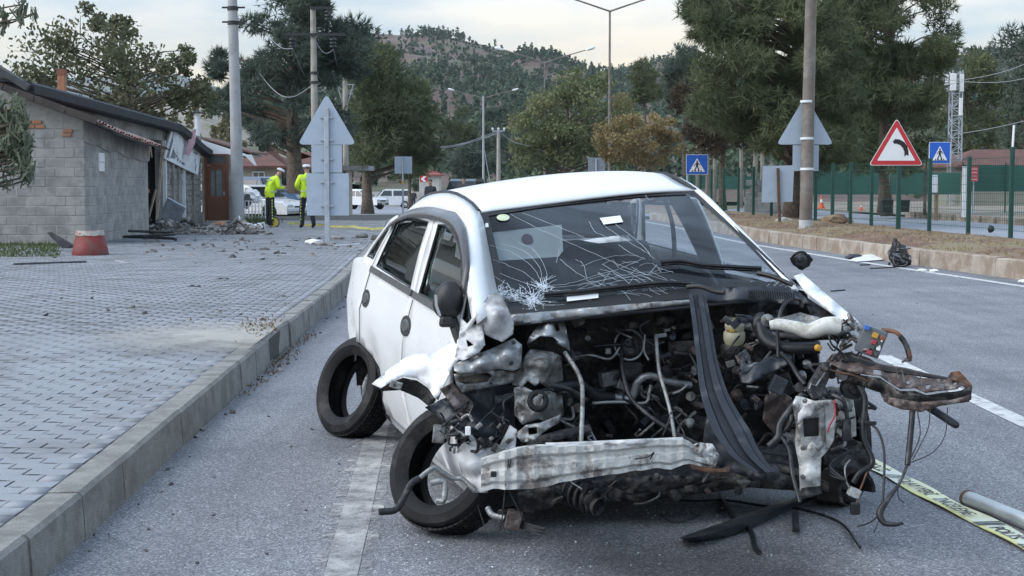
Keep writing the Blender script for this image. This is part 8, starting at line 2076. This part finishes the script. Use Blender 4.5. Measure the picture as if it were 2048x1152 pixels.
mb = MB(); V_ = [gnd(x, y, .02) for x, y in q]; ctr = sum((v for v in V_), Vector()) / len(V_) + Vector((0, 0, .07))
mb.add(V_ + [ctr], [(i, (i + 1) % 7, 7) for i in range(7)]); tag(mb.build('torn_bodywork', m_white, solid=.01), 'torn white body panel next to the engine part', 'debris', 'debris on the ground')
p = gnd(1708, 518, .0); blob('dark_trim', 'flat dark trim piece left of the white panel', 'debris', p, (.36, .28, .12), m_plast, 5, group='debris on the ground')
for k, (px, py, lab) in enumerate(((1843, 543, 'small white fragment on the edge line'), (1868, 544, 'second white fragment right of the first'), (2046, 566, 'white fragment at the photo edge by the kerb'))): blob('white_scrap', lab, 'debris', gnd(px, py, .005), (.16, .08, .06), m_white, k + 2, group='debris on the ground')
rod('thin black stick lying on the carriageway', (1662, 582), (1690, 580), .010, m_dark, z=.0); rod('black strip on the road by the engine part', (1720, 530), (1740, 529), .012, m_dark, z=.0); rod('long dark streak of trim before the engine part', (1740, 537), (1800, 534), .010, m_dark, z=.0)
# median: stones, clods, ball
for k, (px, py, s_, m, lab) in enumerate(((1567, 449, (.55, .3, .24), m_concrete, 'pale broken kerb stone left of the lamp post'), (1684, 445, (.26, .2, .15), m_concrete, 'pale stone on the red earth'), (1703, 444, (.14, .12, .1), m_concrete, 'smaller pale stone beside it'), (1672, 446, (.8, .6, .30), m_earth, 'low mound of red earth right of the lamp post'), (1982, 464, (.16, .14, .2), m_black, 'small black ball-like object on the median grass'))):
    p = gnd(px, py, .30); blob('stone' if k < 3 else ('earth_mound' if k == 3 else 'black_object'), lab, 'stone' if k < 3 else ('earth' if k == 3 else 'debris'), p, s_, m, k * 2 + 1, amp=.3)
# dry grass on the median, grass strip by the shed, litter by the kerb
def blades(name, label, n, gen, ln, wd, lm, seed):
    rg = np.random.default_rng(seed); P = np.array([gen(rg) for _ in range(n)]); n = len(P)
    a = rg.normal(size=(n, 3)) * np.array((.6, .6, .25)) + np.array((0, 0, .55)); a /= np.linalg.norm(a, axis=1)[:, None]; b_ = np.cross(a, rg.normal(size=(n, 3))); b_ /= np.linalg.norm(b_, axis=1)[:, None]
    l = ln * (.4 + 1.0 * rg.random(n))[:, None]; V = np.stack([P - b_ * wd, P + b_ * wd, P + a * l], 1).reshape(-1, 3)
    o = np_mesh(name, V, np.arange(3 * n).reshape(-1, 3), lm, rnd=np.repeat(rg.random(n), 3)); return tag(o, label, 'grass', kind='stuff')
lm_dry = leaf_mat('dry_grass', (.17, .13, .07), (.34, .27, .15), (.40, .34, .20)); lm_gr = leaf_mat('green_grass', (.05, .08, .03), (.10, .13, .05)); lm_lit = leaf_mat('leaf_litter', (.10, .06, .035), (.20, .13, .07), (.26, .19, .10))
def g_med(rg):
    y = rg.uniform(22, 42) if rg.random() < .8 else rg.uniform(42, 60); q = rg.uniform(.25, 3.6)
    return (kr(y) + q, y, .27 + .09 * fbm(kr(y) + q, y, 1.3) + .12 * math.exp(-((q - 1.6) / 1.2) ** 2))
blades('dry_grass', 'dry yellow grass on the median strip', 5200, g_med, .07, .012, lm_dry, 1)
def g_left(rg):
    p = gnd(rg.uniform(-40, 118), 490 + rg.random() ** 1.5 * 26, .22); return (p.x, p.y, .21)
blades('grass', 'short green grass strip along the shed wall', 2600, g_left, .10, .015, lm_gr, 2)
def g_pole(rg):
    p = at(515 + rg.normal() * 14, 450, 46); return (p.x, 46 + rg.normal() * .6, .21)
blades('grass', 'tuft of grass behind the bending officer', 700, g_pole, .34, .012, lm_gr, 6)
def g_lit(rg):
    if rg.random() < .6: p = gnd(525 + rg.normal() * 26, 655 + rg.normal() * 10, .236)
    else: y = rg.uniform(10, 14.5); return (kl(y) + .03 + abs(rg.normal()) * .06, y, .01)
    return (p.x, p.y, .24) if p.x < kl(p.y) else (kl(p.y) + .05, p.y, .01)
blades('leaf_litter', 'brown leaf litter gathered by the displaced kerb stones', 420, g_lit, .035, .008, lm_lit, 3)
# pale dust spilled over the pavers
m_dust = bpy.data.materials.new('pale_dust'); m_dust.use_nodes = True; t = m_dust.node_tree; b = t.nodes['Principled BSDF']; b.inputs['Base Color'].default_value = (.44, .42, .38, 1); b.inputs['Roughness'].default_value = .95
co = t.nodes.new('ShaderNodeTexCoord'); n_ = tn(t, co.outputs['Object'], 2.6, 8, .7); gr = t.nodes.new('ShaderNodeTexGradient'); gr.gradient_type = 'SPHERICAL'
mpn = t.nodes.new('ShaderNodeMapping'); mpn.inputs['Scale'].default_value = (.62, .55, 1); t.links.new(co.outputs['Object'], mpn.inputs[0]); t.links.new(mpn.outputs[0], gr.inputs[0])
mu = t.nodes.new('ShaderNodeMath'); mu.operation = 'MULTIPLY'; t.links.new(gr.outputs['Fac'], mu.inputs[0]); t.links.new(n_.outputs['Fac'], mu.inputs[1])
mr_ = t.nodes.new('ShaderNodeMapRange'); mr_.inputs[1].default_value = .10; mr_.inputs[2].default_value = .42; mr_.inputs[4].default_value = .75; t.links.new(mu.outputs[0], mr_.inputs[0]); t.links.new(mr_.outputs[0], b.inputs['Alpha'])
p = gnd(470, 672, .24); o = MB().grid([[(p.x + x, p.y + y, .247) for x in (-1.6, 0, kl(p.y + y) - .02 - p.x)] for y in (-1.7, -.8, 0, .8, 1.7)]).build('dust_patch', m_dust, loc=(p.x, p.y, .247)); tag(o, 'pale dust spilled over the pavers by the kerb', 'dust', kind='stuff')
# fluid stain in front of the wreck
m_wet = bpy.data.materials.new('fluid_stain'); m_wet.use_nodes = True; t = m_wet.node_tree; b = t.nodes['Principled BSDF']; b.inputs['Base Color'].default_value = (.035, .036, .04, 1); b.inputs['Roughness'].default_value = .45
co = t.nodes.new('ShaderNodeTexCoord'); n_ = tn(t, co.outputs['Object'], 2.2, 8, .7); gr = t.nodes.new('ShaderNodeTexGradient'); gr.gradient_type = 'SPHERICAL'; mpn = t.nodes.new('ShaderNodeMapping'); mpn.inputs['Scale'].default_value = (1.2, 1.5, 1); t.links.new(co.outputs['Object'], mpn.inputs[0]); t.links.new(mpn.outputs[0], gr.inputs[0])
mu = t.nodes.new('ShaderNodeMath'); mu.operation = 'MULTIPLY'; t.links.new(gr.outputs['Fac'], mu.inputs[0]); t.links.new(n_.outputs['Fac'], mu.inputs[1])
mr_ = t.nodes.new('ShaderNodeMapRange'); mr_.inputs[1].default_value = .08; mr_.inputs[2].default_value = .34; mr_.inputs[4].default_value = .5; t.links.new(mu.outputs[0], mr_.inputs[0]); t.links.new(mr_.outputs[0], b.inputs['Alpha'])
p = gnd(1400, 1140); o = MB().grid([[(p.x + x, p.y + y, .006) for x in (-1.2, 0, 1.2)] for y in (-1.0, 0, 1.0)]).build('fluid_stain', m_wet, loc=(p.x, p.y, .006)); tag(o, 'dark fluid stain on the asphalt before the wreck', 'stain', kind='stuff')
# torn black plastic strip on the road
L1 = [(1360, 1076), (1400, 1062), (1450, 1045), (1510, 1022), (1560, 1005), (1600, 992), (1640, 982)]; L2 = [(1368, 1080), (1412, 1080), (1460, 1070), (1520, 1046), (1570, 1022), (1612, 1004), (1640, 990)]
tag(MB().grid([[gnd(*a, .015 + .012 * (k % 2)), gnd((a[0] + b_[0]) / 2, (a[1] + b_[1]) / 2, .045), gnd(*b_, .012)] for k, (a, b_) in enumerate(zip(L1, L2))]).build('plastic_strip', m_plast, solid=.006), 'torn black plastic strip on the road in front of the wreck', 'debris', 'debris on the ground')
for k, (pts, r_, lab) in enumerate(((((1355, 1000), (1400, 1002), (1450, 1000), (1530, 1012), (1600, 1018), (1680, 1045), (1720, 1095)), .006, 'long black wire lying on the road under the wreck'), (((1440, 990), (1452, 1010), (1470, 1040), (1500, 1060), (1510, 1095), (1518, 1105)), .012, 'short thick black cable end on the stain'), (((1320, 1030), (1345, 1045), (1375, 1040), (1400, 1030)), .003, 'fine wire curled on the asphalt under the beam'))):
    tag(MB().tube(spline([gnd(*p, .012) for p in pts], 5), r_, 6).build('loose_cable', m_hose), lab, 'cable', 'debris on the ground')
p0, p1_ = gnd(1592, 1040, .0), at(1590, 1000, 5.72); tag(MB().bar(gnd(1592, 1062, .02), gnd(1590, 1022, .04), .03, .012).build('hanging_strap', m_dark), 'short dark strap end on the road below the lamp carrier', 'debris', 'debris on the ground')
# police tape on the road with lettering
T0, T1 = gnd(1735, 925, .006), gnd(2090, 1108, .006); d = (T1 - T0).normalized(); nrm = Vector((-d.y, d.x, 0)); TW = .125; LT = (T1 - T0).length
tape = root('police_tape', T0, 'yellow and white police tape with black lettering lying by the steel tube', 'tape')
m_tapew = mat('tape_plastic', (.66, .66, .44), .45, var=.12, scale=4, dirt=(.62, .64, .60), damt=.35, dscale=2.5, coords='World'); m_ink = mat('tape_ink', (.035, .035, .035), .5)
m_tapey = mat('tape_plastic_yellow', (.62, .60, .22), .45, var=.12, scale=4, coords='World')
ED = lambda s_, w: T0 + d * s_ + nrm * (w + .006 * math.sin(s_ * 5)) + Vector((0, 0, .004 + .004 * math.sin(s_ * 9 + w * 30)))
MB().grid([[ED(s_, -TW / 2), ED(s_, 0), ED(s_, TW / 2)] for s_ in np.linspace(-.6, LT, 44)]).build('band', m_tapew, tape)
MB().grid([[ED(s_, -TW / 2 + .001) + Vector((0, 0, .002)), ED(s_, -TW / 2 + .024) + Vector((0, 0, .002))] for s_ in np.linspace(.55, LT, 30)]).build('yellow_edge', m_tapey, tape)
def tape_text(txt, s0, size, sq=1.0): return text_mesh(txt, size, m_ink, 'lettering', tape, frame_matrix(ED(s0, -TW / 2 + .022) + Vector((0, 0, .006)) - T0, d, nrm, (0, 0, 1)), squeeze=sq)
sP = (gnd(1968, 1058, .006) - T0).dot(d)
tape_text('POLİS', sP, .092, .86); tape_text('OLAY YERİ', sP + .46, .092, .8); tape_text('İNCELEME', sP - .56, .092, .80); tape_text('OLAY YERİ', sP - 1.02, .092, .80); tape_text('POLİS', sP - 1.45, .092, .86)
for s_ in (sP - .09, sP - .055, sP + .33, sP + .365, sP - 1.12, sP - 1.085): MB().add([ED(s_ - .02, -TW / 2 + .002) + Vector((0, 0, .006)), ED(s_, -TW / 2 + .002) + Vector((0, 0, .006)), ED(s_ + .03, TW / 2 - .006) + Vector((0, 0, .006)), ED(s_ + .01, TW / 2 - .006) + Vector((0, 0, .006))], [(0, 1, 2, 3)]).build('slash', m_ink, tape)
# steel tube
A_, B_ = gnd(1934, 996, .03), gnd(2120, 1072, .03)
st = root('steel_tube', A_, 'galvanised steel tube with a rusty end lying beside the police tape', 'tube')
dd = (B_ - A_).normalized()
MB().tube([A_, B_], .033, 20, cap=False).build('pipe', mat('tube_zinc', (.50, .53, .54), .38, .5, var=.1, scale=6), st, smooth=True, solid=.004)
MB().tube([A_ - dd * .004, A_ + dd * .012], .035, 20, cap=False).build('rusty_end', m_rust, st, solid=.006)
# far-side mirror of the wreck, hanging dark shell
mr2 = MB()
sheet('far_mirror_shell', [(1580, 516, 6.95), (1592, 505, 6.95), (1605, 503, 6.93), (1618, 510, 6.92), (1625, 520, 6.92), (1618, 532, 6.94), (1604, 540, 6.95), (1588, 530, 6.96)], m_grease, ctrl=[(1603, 520, 6.87)], step=6, crump=.02, cs=.04, th=.012)
ptube('far_mirror_rim', [(1582, 518, 6.9), (1592, 507, 6.88), (1606, 504, 6.88), (1616, 512, 6.88)], .006, m_black)
# ------------------------------------------------------------------ evening air over the valley
m_haze = bpy.data.materials.new('haze'); m_haze.use_nodes = True; t = m_haze.node_tree; t.nodes.clear()
o_ = t.nodes.new('ShaderNodeOutputMaterial'); pv = t.nodes.new('ShaderNodeVolumePrincipled'); pv.inputs['Color'].default_value = (.86, .92, 1.0, 1); pv.inputs['Density'].default_value = .0001; pv.inputs['Anisotropy'].default_value = .2
t.links.new(pv.outputs[0], o_.inputs['Volume'])
tag(MB().box((0, 830, 64), (6400, 1800, 136)).build('haze', m_haze), 'thin pale evening haze over the valley', 'haze', kind='stuff')
